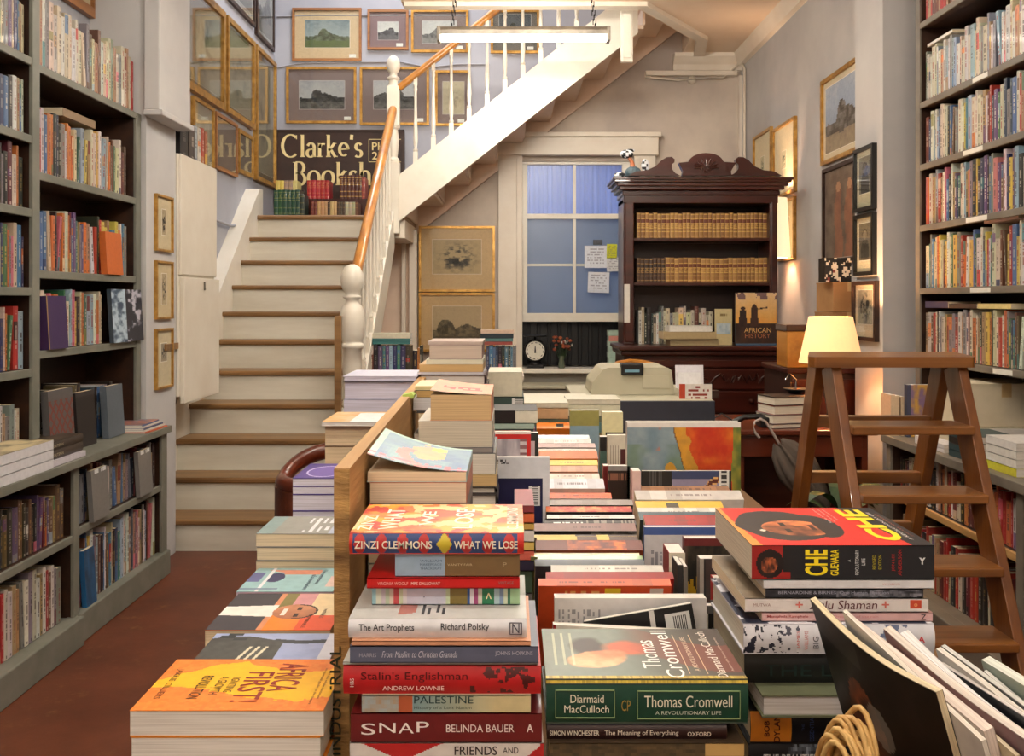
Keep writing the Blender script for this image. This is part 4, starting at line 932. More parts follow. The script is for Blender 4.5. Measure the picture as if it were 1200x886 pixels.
# ================================================================ COUNTER WITH CASH REGISTER
ct = thing('sales_counter', 'dark slate-blue sales counter carrying the cash register', 'counter', (.60, 4.35, 0)); o = (.60, 4.35, 0)
CZ = pz(470, 3.98)
part(ct, o, 'front_panel', px(727, 3.98), 3.98, .2, px(838, 3.98), 4.0, CZ, M['slate'], .003); part(ct, o, 'side_panel', px(727, 3.98), 4.0, .0, px(727, 3.98)+.02, 4.75, CZ, M['slate'], .003)
part(ct, o, 'side_panel', px(838, 3.98)-.02, 4.0, .0, px(838, 3.98), 4.75, CZ, M['slate'], .003); part(ct, o, 'top', px(690, 4)-.06, 4.0, CZ-.02, px(838, 3.98), 4.75, CZ+.001, M['beige'], .003)
cr = thing('cash_register', 'beige cash register with small dark display', 'cash register', (px(740, 4.25), 4.35, CZ+.002))
k = 4.25
def RX(x): return px(x, k)-px(740, k)
mb = MB(); zt = pz(431, k)-CZ
mb.prism([(RX(692), 0), (RX(790), 0), (RX(786), zt*.9), (RX(782), zt), (RX(712), zt), (RX(706), zt*.92), (RX(694), zt*.45)], 'y', -.12, .22); mb.build('body', M['beige'], cr, bevel=.008)
MB().box(RX(752), -.124, .03, RX(785), -.12, zt*.72).build('side_panel', M['beige'], cr, bevel=.002)
mb = MB(); mb.box(RX(727), -.14, zt-.035, RX(753), -.06, zt+.02); mb.build('display', M['black'], cr, bevel=.006)
MB().box(RX(731), -.1415, zt-.02, RX(748), -.140, zt-.008).build('display_digits', ink((.45, .62, .70)), cr)
ch = thing('card_holder', 'white and red paper card holder on the slate counter', 'card holder', (px(814, 4.08), 4.08, CZ+.002))
k = 4.08
def QX(x): return px(x, k)-px(814, k)
def QZ(y): return pz(y, k)-CZ
MB().box(QX(797), -.02, 0, QX(833), .05, QZ(452), 0, (.85, .82, .80)).build('tray', M['matte'], ch, bevel=.002)
def prt(u, v): return (.72, .25, .14) if u < .16 else ((.55, .2, .16) if (int(v*9) % 2 and .25 < u < .9 and h2(int(u*14), int(v*9), 4) > .4) else (.86, .83, .80))
MB().grid((QX(795), -.0215, QZ(470)), (QX(833)-QX(795), 0, 0), (0, 0, QZ(450)-QZ(470)), 22, 16, prt).build('front_card', M['matte'], ch)
MB().box(QX(794), .035, QZ(455), QX(827), .045, QZ(428), 0, (.86, .85, .87), M=Matrix.Rotation(-.12, 4, 'X')).build('back_card', M['matte'], ch)
MB().box(QX(796), .01, QZ(456), QX(822), .03, QZ(437), 0, (.90, .90, .90), M=Matrix.Rotation(-.12, 4, 'X')).build('card', M['matte'], ch)
MB().box(QX(834), -.01, 0, QX(842), .03, QZ(458)).build('pen_box', M['frame_dark'], ch)
# wooden chair behind the table
wc = thing('wooden_chair', 'honey coloured wooden chair with curved back post behind the table', 'chair', (.62, 5.55, 0))
for (sx, sy) in ((-.18, -.18), (.18, -.18)):
    MB().tube([(sx, sy, 0), (sx, sy, .44)], .018, 8).build('leg', M['rail'], wc)
MB().lathe([(.20, .43), (.215, .44), (.215, .46), (.20, .47)], 24).build('seat', M['rail'], wc)
for sx in (-1, 1):
    MB().tube([(sx*.17, .18, 0), (sx*.18, .17, .45), (sx*.20, .20, .80), (sx*.17, .24, 1.0)], .018, 8).build('leg', M['rail'], wc)
MB().tube([(-.17, .24, .98), (-.10, .28, 1.0), (0, .29, 1.01), (.10, .28, 1.0), (.17, .24, .98)], .022, 8).build('back_rest', M['rail'], wc)
MB().tube([(-.23, .23, .78), (0, .26, .80), (.2, .22, .78)], .014, 8).build('back_rail', M['rail'], wc)
wc.location = (.88, 5.4, 0); wc.rotation_euler = (0, 0, .5)
# leather tub chair by the stairs
tc_ = thing('tub_chair', 'brown leather tub chair with wooden rim between table and stairs', 'armchair', (-.725, 3.60, 0))
mb = MB(); pts = []
outer = [(.30*math.cos(math.radians(a)), .30*math.sin(math.radians(a))) for a in range(-60, 241, 12)]; inner = [(.22*math.cos(math.radians(a)), .22*math.sin(math.radians(a))) for a in range(240, -61, -12)]
def hh(a): return .80
no = len(outer); vs = []
for z in (.15, .74): vs += [(x, y, z) for x, y in outer+inner]
T_ = 2*no; mb.add(vs, [(i, (i+1) % T_, T_+(i+1) % T_, T_+i) for i in range(T_)], smooth=True)
mb.add(vs, [(i, i+1, T_-2-i, T_-1-i) for i in range(no-1)]+[(T_+i+1, T_+i, 2*T_-1-i, 2*T_-2-i) for i in range(no-1)])
mb.build('back_shell', M['leather'], tc_)
MB().tube([(.26*math.cos(math.radians(a)), .26*math.sin(math.radians(a)), .755+.10*math.sin(math.radians(max(0, min(180, a))))) for a in range(-60, 241, 12)], .038, 10).build('arm_rim', M['desk'], tc_)
MB().lathe([(.20, .30), (.22, .33), (.22, .40), (.19, .43)], 24).build('seat', M['leather'], tc_)
for a in (45, 135, 225, 315): MB().tube([(.2*math.cos(math.radians(a)), .2*math.sin(math.radians(a)), 0), (.18*math.cos(math.radians(a)), .18*math.sin(math.radians(a)), .32)], .016, 8).build('leg', M['desk'], tc_)
# things on the window sill
sc = thing('postal_scale', 'black postal scale with round white dial on the window sill', 'scale', (px(627, 7.95), 7.95, .80))
MB().box(-.075, -.04, 0, .075, .04, .03).lathe([(.05, .03), (.04, .05)], 12).build('foot', M['iron'], sc, bevel=.006)
MB().lathe([(.095, -.03), (.1, -.02), (.1, .03), (.09, .04)], 26, M=Matrix.Translation((0, 0, .155)) @ Matrix.Rotation(math.pi/2, 4, 'X')).build('case', M['iron'], sc)
def dial(u, v):
    r = math.hypot(u-.5, v-.5)*2; a = math.degrees(math.atan2(v-.5, u-.5)) % 12
    return (.15, .15, .15) if (.82 < r < .92 and a < 4) else (.86, .84, .78)
mb = MB()
for k in range(24):
    for (r0, r1) in ((0, .03), (.03, .06), (.06, .068), (.068, .074), (.074, .084)):
        a0, a1 = 2*math.pi*k/24, 2*math.pi*(k+1)/24; c = (.2, .2, .2) if (r0 == .068 and k % 2) else (.86, .84, .78)
        mb.add([(r0*math.cos(a0), 0, r0*math.sin(a0)), (r1*math.cos(a0), 0, r1*math.sin(a0)), (r1*math.cos(a1), 0, r1*math.sin(a1)), (r0*math.cos(a1), 0, r0*math.sin(a1))], [(0, 1, 2, 3)], 0, c)
mb.build('dial', M['matte'], sc, loc=(0, -.043, .155))
MB().prism([(-.008, -.02), (.008, -.02), (.003, .045), (-.003, .045)], 'y', -.047, -.044, M=Matrix.Translation((0, 0, .155))).build('needle', M['black'], sc)
MB().lathe([(.01, .25), (.01, .275), (.10, .28), (.105, .29), (.09, .287)], 20).build('pan', M['iron'], sc)
va = thing('flower_vase', 'small glass vase of dried orange and white flowers on the sill', 'vase', (px(658, 7.92), 7.92, .80))
mv = MB(); mv.lathe([(.025, 0), (.03, .01), (.028, .05), (.018, .09), (.022, .11)], 14); mv.build('vase', paint('green_glass', (.35, .38, .32), None, 5, .1, 0), va)
mb = MB(); mf = MB(); mw = MB()
for k in range(26):
    a = rnd.random()*6.28; r = .02+.055*rnd.random(); z = .14+.12*rnd.random()
    p = (r*math.cos(a)+(.05 if k % 5 == 0 else 0), r*math.sin(a)*.6, z+.02)
    mb.tube([(0, 0, .05), (p[0]*.5, p[1]*.5, z*.7), p], .0016, 4)
    if k % 4: blob(mf, p, .014+.008*rnd.random(), (1, 1, .8), 1, mixc((.50, .20, .12), (.66, .36, .20), rnd.random()), 6)
    else: blob(mw, p, .009, (1, 1, 1.5), 1, (.72, .70, .66), 6)
mb.build('stems', M['leaf'], va); mf.build('dried_flowers', M['matte'], va); mw.build('white_flowers', M['matte'], va)
# grey radiator cover below the sill
rc = thing('storage_heater', 'low grey-beige heater cabinet with curved cable below the window', 'heater', (.35, 7.6, .0))
MB().box(-.62, -.10, 0, .62, .14, .66).build('body', paint('greige_enamel', (.56, .54, .48), (.62, .60, .54), 4, .4, .05), rc, bevel=.01)
MB().box(-.64, -.13, .66, .64, .16, .69).build('lid', M['beige'], rc, bevel=.006)
MB().box(-.60, -.108, .35, .05, -.10, .60).build('front_panel', M['beige'], rc, bevel=.004)
MB().tube([(.08, -.115, .40), (.12, -.12, .52), (.22, -.125, .58), (.5, -.12, .60)], .006, 6).build('cable', M['beige'], rc)
# white bench with rows of books behind the staircase foot
tc_.scale = (.74, .74, .90)
bn = thing('low_shelf_table', 'narrow cream table carrying two clusters of books behind the long table', 'table', (-.52, 6.1, 0)); o = (-.52, 6.1, 0)
part(bn, o, 'table_top', -.95, 5.92, .87, .08, 6.26, .90, M['trimcream'], .004)
for x in (-.90, .03):
    for y in (5.95, 6.21): part(bn, o, 'leg', x-.02, y-.02, 0, x+.02, y+.02, .87, M['trimcream'], .003)
# ================================================================ BOOKS
PAL = {'cream': (.84, .79, .68), 'white': (.88, .87, .84), 'black': (.09, .085, .09), 'navy': (.13, .17, .32), 'blue': (.26, .42, .62), 'pale blue': (.60, .70, .78),
       'red': (.70, .14, .12), 'maroon': (.38, .11, .11), 'orange': (.82, .43, .18), 'yellow': (.87, .74, .32), 'green': (.22, .40, .28), 'teal': (.22, .46, .47),
       'grey': (.52, .52, .52), 'brown': (.38, .26, .18), 'tan': (.68, .53, .37), 'pink': (.84, .42, .50), 'purple': (.36, .24, .44), 'olive': (.50, .48, .26)}
DARKS = ('black', 'navy', 'blue', 'red', 'maroon', 'green', 'teal', 'brown', 'purple')
CREAMP, WHITEP, LAVP, TANP = (.90, .84, .72), (.90, .88, .85), (.86, .85, .93), (.84, .74, .58)
def spine_cells(base, seed, dark, style=None):
    """colour of each cell on a small spine: title, author and bands"""
    r = random.Random(seed); style = r.random() if style is None else style
    inkc = (.80, .78, .72) if dark else (.20, .17, .17)
    if r.random() < .3: inkc = (.74, .60, .30) if dark else (.52, .16, .14)
    con = .35+.5*r.random()
    band = PAL[r.choice(list(PAL))] if style < .30 else None
    b0 = r.choice((0, 0, .70, .45)); b1 = b0+.12+.3*r.random()
    t0, t1 = .18+.2*r.random(), .60+.14*r.random(); a0 = .80+.06*r.random(); wide = r.random() < .4
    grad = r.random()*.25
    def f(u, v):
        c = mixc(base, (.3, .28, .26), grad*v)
        if band and b0 < v < b1: c = mixc(band, base, .25)
        if (.25 if wide else .34) < u < (.75 if wide else .66):
            if t0 < v < t1 and h2(int(v*70), seed) > .30: return mixc(c, inkc, con)
            if a0 < v < .94 and h2(int(v*70), seed+3) > .35: return mixc(c, inkc, con*.7)
            if .03 < v < .06: return mixc(c, inkc, con)
        return c
    return f
def small_book(H, W, T, base, seed, dark, pagec, fn=None, nv=46, hard=False, cover_fn=None, front=False):
    """standing book, origin under the spine middle: x across, y from spine to fore edge, z up"""
    mb = MB(); b = .0016 if not hard else .0025; ins = .003 if hard else .0005; h = T/2
    fn = fn or spine_cells(base, seed, dark)
    mb.box(-h, 0, 0, -h+b, W, H, 0, base); mb.box(h-b, 0, 0, h, W, H, 0, base)
    mb.box(-h+b, .0008, 0, h-b, .0024, H, 0, base)
    mb.box(-h+b, .0024, ins, h-b, W-ins, H-ins-.0005, 1, pagec)
    if front: mb.grid((h+.0002, 0, 0), (0, W, 0), (0, 0, H), 24, 30, cover_fn or (lambda u, v: base))
    # gently rounded spine
    cols = [(-h, .0006), (-h*.42, -.0012), (h*.42, -.0012), (h, .0006)]
    if T > .022: cols = [(-h, .0008), (-h*.72, -.0014), (-h*.3, -.0024), (h*.3, -.0024), (h*.72, -.0014), (h, .0008)]
    nb = len(cols); base_i = len(mb.v)
    for j in range(nv+1):
        for (x, y) in cols: mb.v.append((x, y, H*j/nv))
    for j in range(nv):
        for i in range(nb-1):
            q = [base_i+j*nb+i, base_i+j*nb+i+1, base_i+(j+1)*nb+i+1, base_i+(j+1)*nb+i]
            mb.f.append(q); mb.m.append(0); mb.c.append(fn((cols[i][0]+cols[i+1][0])/2/T+.5, (j+.5)/nv)); mb.sm.append(False)
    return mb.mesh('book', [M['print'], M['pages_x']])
def adj(T): return 'thick ' if T > .036 else ('slim ' if T < .014 else '')
ROWS = {}
def fill_row(shelf, origin, rz, length, hmin, hmax, wmin, pal, start_text, tmin=.012, tmax=.036, lean=.12, seed=1, W=(.13, .16), reverse=False, gaps=0.0, cat='book', jit=.012, maxn=99, colour_runs=0.0, tall_end=None):
    """books side by side along local x from origin, spines toward local -y"""
    r = random.Random(seed); O = Vector(origin); dx = Vector((math.cos(rz), math.sin(rz), 0)); dy = Vector((-math.sin(rz), math.cos(rz), 0))
    x = 0; made = []; names = list(pal); last = None
    while x < length-.012 and len(made) < maxn:
        cn = last if (last and r.random() < colour_runs) else r.choices(names, [pal[n] for n in names])[0]
        if last == cn and made and colour_runs: T = made[-1][4]; H = made[-1][5]
        else:
            T = tmin+(tmax-tmin)*r.random()**1.6; H = hmin+(hmax-hmin)*r.random()
        last = cn
        if x+T > length: break
        base = mixc(mixc(PAL[cn], (r.random(), r.random(), r.random()), .08), (.40, .36, .31), .02+.20*r.random())
        dark = cn in DARKS; w = W[0]+(W[1]-W[0])*r.random()
        pc = r.choice((CREAMP, WHITEP, CREAMP, TANP))
        th = 0
        if r.random() < lean: th = r.choice((-1, 1))*(.03+.08*r.random())
        ex = H*abs(math.sin(th))
        if x+T+ex > length: th = 0; ex = 0
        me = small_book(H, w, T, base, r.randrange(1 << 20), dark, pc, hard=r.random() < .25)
        if th > 0: cx = x+T/2
        else: cx = x+ex+T/2
        p = O+dx*cx+dy*(jit*r.random()); o = bpy.data.objects.new('book', me); COL.objects.link(o)
        o.location = (p.x, p.y, p.z+T/2*abs(math.sin(th))+.0006); o.rotation_euler = (0, th, rz)
        made.append((o, cn, T, H, T, H)); x += T+ex+.0008
        if r.random() < gaps: x += .02
    n = len(made)
    for i, m_ in enumerate(made):
        k = n-i if reverse else i+1
        m_[0]['label'] = '%s%s book, %s from %s, %s' % (adj(m_[2]), m_[1], ordw(k), start_text, shelf)
        m_[0]['category'] = cat; m_[0]['group'] = 'books, '+shelf
    return made
# ---------------------------------------------------------------- modelled books lying flat
def rounded(T, hard, n=6):
    k = .0045 if hard else .0
    return [(k*(1-math.sin(math.pi*i/n)), T*i/n) for i in range(n+1)] if hard else [(0, T*i/2) for i in range(3)]
def hero(name, label, H, W, T, loc, rz, base, pagec=CREAMP, hard=False, cover=None, spine=None, nc=(40, 28), ns=(40, 6), rot=None, under=None, group=None, cat='book', curl=0.0, back=None):
    """lying book. x along the height from the head, y from spine to fore edge, z through the thickness"""
    t = thing(name, label, cat, loc, rz, group, rot)
    bt = .0026 if hard else .0009; ov = .003 if hard else .0
    mb = MB(); y0 = .004 if hard else 0
    under = under or base
    mb.box(0, y0, 0, H, W, bt, 0, under)
    if back: mb.grid((0, W, -.0001), (H, 0, 0), (0, -W+y0, 0), nc[0], nc[1], lambda u, v: back(1-v, u), 0)
    if not curl:
        mb.box(0, y0, T-bt, H, W, T, 0, base)
        mb.grid((0, y0, T+.0001), (H, 0, 0), (0, W-y0, 0), nc[0] if cover else 1, nc[1] if cover else 1, (lambda u, v: cover(v, u)) if cover else (lambda u, v: base))
    else:
        nu, nv = nc; b0 = len(mb.v)
        for side in (0, 1):
            for j in range(nv+1):
                for i in range(nu+1):
                    u, v = i/nu, j/nv
                    z = T+curl*v**1.8*(1-.25*(1-u))-side*.001
                    mb.v.append((H*u, y0+(W-y0)*v, z))
        for j in range(nv):
            for i in range(nu):
                q = [b0+j*(nu+1)+i, b0+j*(nu+1)+i+1, b0+(j+1)*(nu+1)+i+1, b0+(j+1)*(nu+1)+i]
                mb.f.append(q); mb.m.append(0); mb.c.append(cover(v_ := (j+.5)/nv, (i+.5)/nu)); mb.sm.append(True)
                q2 = [k+(nu+1)*(nv+1) for k in q][::-1]; mb.f.append(q2); mb.m.append(0); mb.c.append((.85, .84, .80)); mb.sm.append(True)
    prof = rounded(T, hard, max(6, ns[1]) if spine else 6); m = len(prof); nx = ns[0] if spine else 1; b = len(mb.v)
    rows = ns[1] if (spine and not hard) else None
    if rows: prof = [(0, T*i/rows) for i in range(rows+1)]; m = rows+1
    for (yy, zz) in prof:
        for i in range(nx+1): mb.v.append((H*i/nx, yy, zz))
    for j in range(m-1):
        for i in range(nx):
            mb.f.append([b+j*(nx+1)+i, b+j*(nx+1)+i+1, b+(j+1)*(nx+1)+i+1, b+(j+1)*(nx+1)+i]); mb.m.append(0)
            mb.c.append(spine((i+.5)/nx, (j+.5)/(m-1)) if spine else base); mb.sm.append(hard)
    # inner face of the spine
    mb.box(0.0005, .0045 if hard else .0004, .0004, H-.0005, .006 if hard else .0014, T-.0004, 0, base)
    mb.build('cover', M['print'], t)
    MB().box(ov, .006 if hard else .0012, bt, H-ov, W-ov-(.001 if not hard else 0), T-bt, 0, pagec).build('page_block', M['pages_z'], t)
    t['H'], t['W'], t['T'] = H, W, T
    return t
def stxt(t, s, s0, t0, s1, t1, col, bold=0, shear=0, front=-.0004):
    """lettering along the spine, box in fractions of length and thickness"""
    H, T = t['H'], t['T']
    return lettering(s, (s0*H, front, t0*T), (1, 0, 0), (0, 0, 1), (s1-s0)*H, (t1-t0)*T, col, t, .0003, 'spine_lettering', shear, bold)
def stxt_up(t, s, s0, t0, s1, t1, col, bold=0, front=-.0004):
    """spine lettering turned so that it reads upward through the thickness"""
    H, T = t['H'], t['T']
    return lettering(s, (s1*H, front, t0*T), (0, 0, 1), (-1, 0, 0), (t1-t0)*T, (s1-s0)*H, col, t, .0003, 'spine_lettering', 0, bold)
def ctxt(t, s, a0, b0, a1, b1, col, bold=0, shear=0):
    """lettering on the upper cover; a across from the spine, b down from the head"""
    H, W, T = t['H'], t['W'], t['T']
    return lettering(s, (b1*H, a0*W, T+.0003), (0, 1, 0), (-1, 0, 0), (a1-a0)*W, (b1-b0)*H, col, t, .0003, 'cover_lettering', shear, bold)
def place(x0, x1, Yf, D, z0, rot):
    if rot == 0: return (x1-x0, D, (x0, Yf, z0), 0)
    if rot == 180: return (x1-x0, D, (x1, Yf+D, z0), math.pi)
    if rot == 90: return (D, x1-x0, (x1, Yf, z0), math.pi/2)
    return (D, x1-x0, (x0, Yf+D, z0), -math.pi/2)
def lay(name_label, xa, xb, Yf, D, z0, T, rot=0, jz=0.0, **k):
    """book lying with its near face between pixel columns xa and xb at depth Yf"""
    H, W, loc, rz = place(px(xa, Yf), px(xb, Yf), Yf, D, z0, rot)
    return hero('book', name_label, H, W, T, loc, rz+jz, **k)
flat = lambda c: (lambda u, v: c)
# ================================================================ THE LONG TABLE
TZ = .776
tb = thing('display_table', 'long pine display table piled with books, upright divider board down its left', 'table', (.12, 2.4, 0)); o = (.12, 2.4, 0)
part(tb, o, 'table_top', -.475, .72, TZ-.03, .76, 3.96, TZ, M['bench'], .003)
for x in (-.44, .72):
    for y in (.80, 2.4, 3.90): part(tb, o, 'leg', x-.03, y-.03, 0, x+.03, y+.03, TZ-.03, M['bench'], .003)
part(tb, o, 'apron', -.46, .76, TZ-.12, -.44, 3.93, TZ-.03, M['bench'], 0); part(tb, o, 'apron', .73, .76, TZ-.12, .75, 3.93, TZ-.03, M['bench'], 0)
DT = 1.184
endgrain = M['endgrain'] = wood('pine_end_grain', (.42, .30, .16), (.76, .60, .36), 'x', 46, .6, 0, .25, .4)
dv = MB().prism([(-.2285-.12, 1.15-2.4), (-.2085-.12, 1.15-2.4), (-.245-.12, 2.62-2.4), (-.265-.12, 2.62-2.4)], 'z', TZ, DT).build('divider_board', M['pine'], tb, bevel=.0015)
part(dv, (0, 0, 0), 'board_end', -.2285-.12, 1.149-2.4, TZ, -.2085-.12, 1.1505-2.4, DT-.001, endgrain, 0)
dv2 = part(tb, o, 'divider_batten', -.2195, 1.56, 1.02, -.190, 1.68, 1.142, M['pine'], .002)
lettering('INDUSTRIAL', (px(400, 1.149)-.12, 1.148-2.4, pz(884, 1.149)), (0, 0, 1), (-1, 0, 0), (884-757)/F*1.149, .0145, (.10, .16, .10), dv, .0006, 'stencilled_lettering', 0, .01)
# ---------------------------------------------------------------- left ledge stacks
LZ = TZ+.001
def stack_below(n, ztop, zbase): return [(zbase+(ztop-zbase)*i/n) for i in range(n)]
def af(a, b):
    # map-like yellow shape on orange weave
    n = fbm(a*9, b*12, 61); cx = .45+.1*math.sin(b*7)
    inside = abs(a-cx) < (.30 if b < .62 else .30-.6*(b-.62))*(.75+.5*n)
    c = (.97, .74, .10) if inside else mixc((.95, .56, .22), (.92, .46, .14), h2(int(a*28), int(b*40), 3)*.7)
    return c
zt = pz(832, 1.09); Tb = .0325
bk = None
for k in range(3):
    z = zt-Tb*(k+1)
    if z < LZ: break
    lab = ['thick paperback with orange and yellow cover titled Africa First, nearest on the left ledge',
           'white paperback directly under the orange Africa First book', 'third paperback down under the orange Africa First book'][k]
    bk_ = lay(lab, 152+(2 if k == 1 else 0), 379-(4 if k == 1 else 0), 1.09, .155, z, Tb-.0006, 180, base=(.93, .58, .20), pagec=WHITEP, cover=af if k == 0 else None, nc=(130, 86))
    if k == 0: bk = bk_
# filler below
lay('fourth paperback down in the near left pile', 156, 378, 1.09, .15, LZ, zt-3*Tb-LZ-.001, 180, base=(.7, .4, .2), pagec=WHITEP)
dk_ = (.55, .12, .05)
ctxt(bk, 'AFRICA', .10, .20, .66, .36, dk_, .01); ctxt(bk, 'FIRST!', .28, .37, .86, .52, dk_, .01)
ctxt(bk, 'IGNITING', .40, .545, .68, .59, (.25, .16, .05)); ctxt(bk, 'A GROWTH', .38, .61, .72, .66, (.25, .16, .05)); ctxt(bk, 'REVOLUTION', .36, .70, .80, .76, (.25, .16, .05), .01)
ctxt(bk, 'JAKKIE CILLIERS', .22, .90, .80, .945, (.35, .18, .05)); ctxt(bk, 'an essential guide to the future', .2, .08, .9, .10, (.5, .25, .1)); ctxt(bk, 'of the whole continent', .3, .05, .8, .065, (.5, .25, .1))
def silh(a, b):
    # dark figure with an outstretched arm on pale blue
    sky = mixc((.66, .71, .84), (.58, .64, .82), fbm(a*3, b*3, 5))
    if b > .38 and .22+.12*math.sin(b*6) < a < 1.0 and b > .42: c = mixc((.34, .35, .33), (.24, .24, .24), fbm(a*9, b*20, 8))
    elif .05 < b < .5 and abs(a-(.30-.9*(b-.28)**2*1.2)) < .06: c = (.22, .24, .27)
    else: c = sky
    for q in (.48, .54, .60):
        if abs(b-q-a*.10) < .012 and a > .45: c = (.86, .84, .74)
    if b > .72 and h2(int(a*12), int(b*18), 9) > .72 and a < .5: c = (.15, .18, .2)
    if b < .10: c = (.84, .85, .90)
    return c
Yc = 1.25
z = LZ; zt = pz(777, Yc)
for k in range(4):
    T = (zt-LZ)/4
    lay(['lowest', 'second', 'third', ''][k]+' paperback in the pile topped by the pale blue silhouette cover' if k < 3 else 'pale blue paperback with dark silhouette stretching an arm, behind Africa First',
        223, 384, Yc, .112, LZ+T*k, T-.0006, 180, base=(.64, .69, .82), pagec=(.88, .86, .85), cover=silh if k == 3 else None, nc=(130, 66))
def tie(a, b):
    # portrait of a man in a dark suit and tie: head toward the top
    hd = ((a-.52)/.20)**2+((b-.38)/.19)**2
    if hd < 1:
        c = mixc((.84, .58, .42), (.55, .30, .18), max(0, (a-.42)*1.6)+fbm(a*12, b*12, 4)*.35)
        if abs(b-.36) < .02 and (.40 < a < .48 or .57 < a < .66): c = (.2, .1, .08)
        if abs(b-.475) < .018 and .44 < a < .62: c = (.94, .90, .86)
        if hd > .8 and b < .38: c = (.16, .10, .08)
        return c
    if b > .55:
        if abs(a-.50) < .16-(b-.55)*.10: return (.95, .93, .90)
        return (.24, .23, .26) if b > .60 else (.84, .56, .40)
    if a > .62: return (.93, .52, .14) if b > .30 else (.90, .34, .16)
    return (.93, .84, .66) if b < .28 else ((.82, .58, .60) if a < .4 and b < .45 else (.52, .48, .26))
Yc = 1.37; zt = pz(738, Yc)
for k in range(4):
    T = (zt-LZ)/4
    t = lay(['lowest', 'second', 'third', ''][k]+' paperback in the pile topped by the portrait cover' if k < 3 else 'paperback with a portrait of a smiling man in suit and white shirt on orange',
        240, 387, Yc, .17, LZ+T*k, T-.0006, 180, base=(.90, .50, .2), pagec=(.88, .80, .66), cover=tie if k == 3 else None, nc=(130, 100))
ctxt(t, 'ADMIRABLE', .60, .22, .95, .25, (.35, .18, .10)); ctxt(t, 'WITNESS', .45, .12, .7, .15, (.35, .30, .30))
def teal(a, b):
    c = (.60, .76, .78)
    if .08 < a < .28 and .25 < b < .75+.1*math.sin(a*20): c = (.86, .56, .46)
    if ((a-.42)/.2)**2+((b-.72)/.10)**2 < 1: c = (.22, .22, .40)
    if abs(b-.80) < .02: c = (.9, .9, .92)
    if b > .86: c = (.40, .42, .62) if .2 < a < .6 else c
    if b < .12 and .35 < a < .8: c = (.88, .76, .72)
    if .85 < a < .92 and b > .6: c = (.45, .52, .62)
    return c
Yc = 1.545; zt = pz(693, Yc)
for k in range(4):
    T = (zt-LZ)/4
    t = lay(['lowest', 'second', 'third', ''][k]+' paperback in the pile topped by the turquoise cover' if k < 3 else 'turquoise paperback with a pink arm drawing, lavender page edges',
        277, 390, Yc, .135, LZ+T*k, T-.0006, 180, base=(.60, .74, .78), pagec=(.84, .78, .88), cover=teal if k == 3 else None, nc=(110, 70))
ctxt(t, 'The uncertainty', .10, .20, .72, .26, (.15, .22, .35)); ctxt(t, 'of a revolution', .30, .28, .92, .335, (.15, .22, .35))
def greyc(a, b):
    c = (.60, .60, .57)
    if b > .80: c = (.55, .64, .64)
    if b < .45 and (int(b*22) % 2) and h2(int(a*5), int(b*22), 3) > .25 and .1 < a < .9: c = (.90, .91, .92)
    if b < .10: c = (.70, .74, .82)
    return c
Yc = 1.70; zt = pz(625, Yc)
for k in range(7):
    T = (zt-LZ)/7
    t = lay('grey paperback with blocky white lettering topping a cream-edged pile' if k == 6 else '%s cream-edged paperback from the bottom under the grey lettered cover' % ordw(k+1),
        300+(k % 2), 393-(k % 3), Yc, .135, LZ+T*k, T-.0008, 180, base=(.58, .58, .56), pagec=(.91, .85, .72), cover=greyc if k == 6 else None, nc=(60, 30))
def purp(a, b):
    r = math.hypot((a-.55)/.36, (b-.45)/.40)
    return (.80, .76, .92) if .93 < r < 1.03 else ((.42, .33, .66) if r < .93 else (.30, .22, .55))
Yc = 1.92; zt = pz(560, Yc)
hts = [.05, .05, .05, .045, .04, .02, .02]; s_ = sum(hts); zz = LZ
for k, h_ in enumerate(hts):
    T = h_*(zt-LZ)/s_
    t = lay('purple paperback with an oval outline topping the white pile by the divider' if k == 6 else '%s white-edged paperback from the bottom under the purple cover' % ordw(k+1),
        343, 400, Yc, .17, zz, T-.0008, 180, base=(.34, .26, .60), pagec=(.88, .87, .93), cover=purp if k == 6 else None, nc=(90, 80)); zz += T
Yc = 2.22; zt = pz(498, Yc)
def mag(a, b):
    return (.92, .90, .90) if b < .62 and a > .12 else mixc((.90, .62, .32), (.88, .80, .66), fbm(a*6, b*6, 3))
for k in range(6):
    T = (zt-LZ)/6
    lay('%s cream paperback from the bottom of the pile under the white magazine' % ordw(k+1), 381, 452, Yc, .16, LZ+T*k, T-.001, 180, base=(.45, .30, .18), pagec=(.91, .82, .67))
lay('glossy white and orange magazine on the cream pile by the divider', 377, 462, Yc-.02, .20, zt, .010, 180, base=(.9, .88, .86), pagec=WHITEP, cover=mag, nc=(40, 30))
zm = zt+.0105
Yc = 2.50; zt = pz(447, Yc)
for k in range(8):
    T = (zt-LZ)/8
    lay('%s white-edged book from the bottom of the pale lavender pile, farthest on the ledge' % ordw(k+1), 403+(k % 2), 488, Yc, .20, LZ+T*k, T-.001, 180, base=(.75, .75, .85), pagec=LAVP, hard=False)
lay('book with dark board and pale lavender jacket topping the farthest ledge pile', 402, 489, Yc-.01, .22, zt, .016, 180, base=(.82, .82, .90), pagec=LAVP, hard=True, under=(.2, .2, .25))
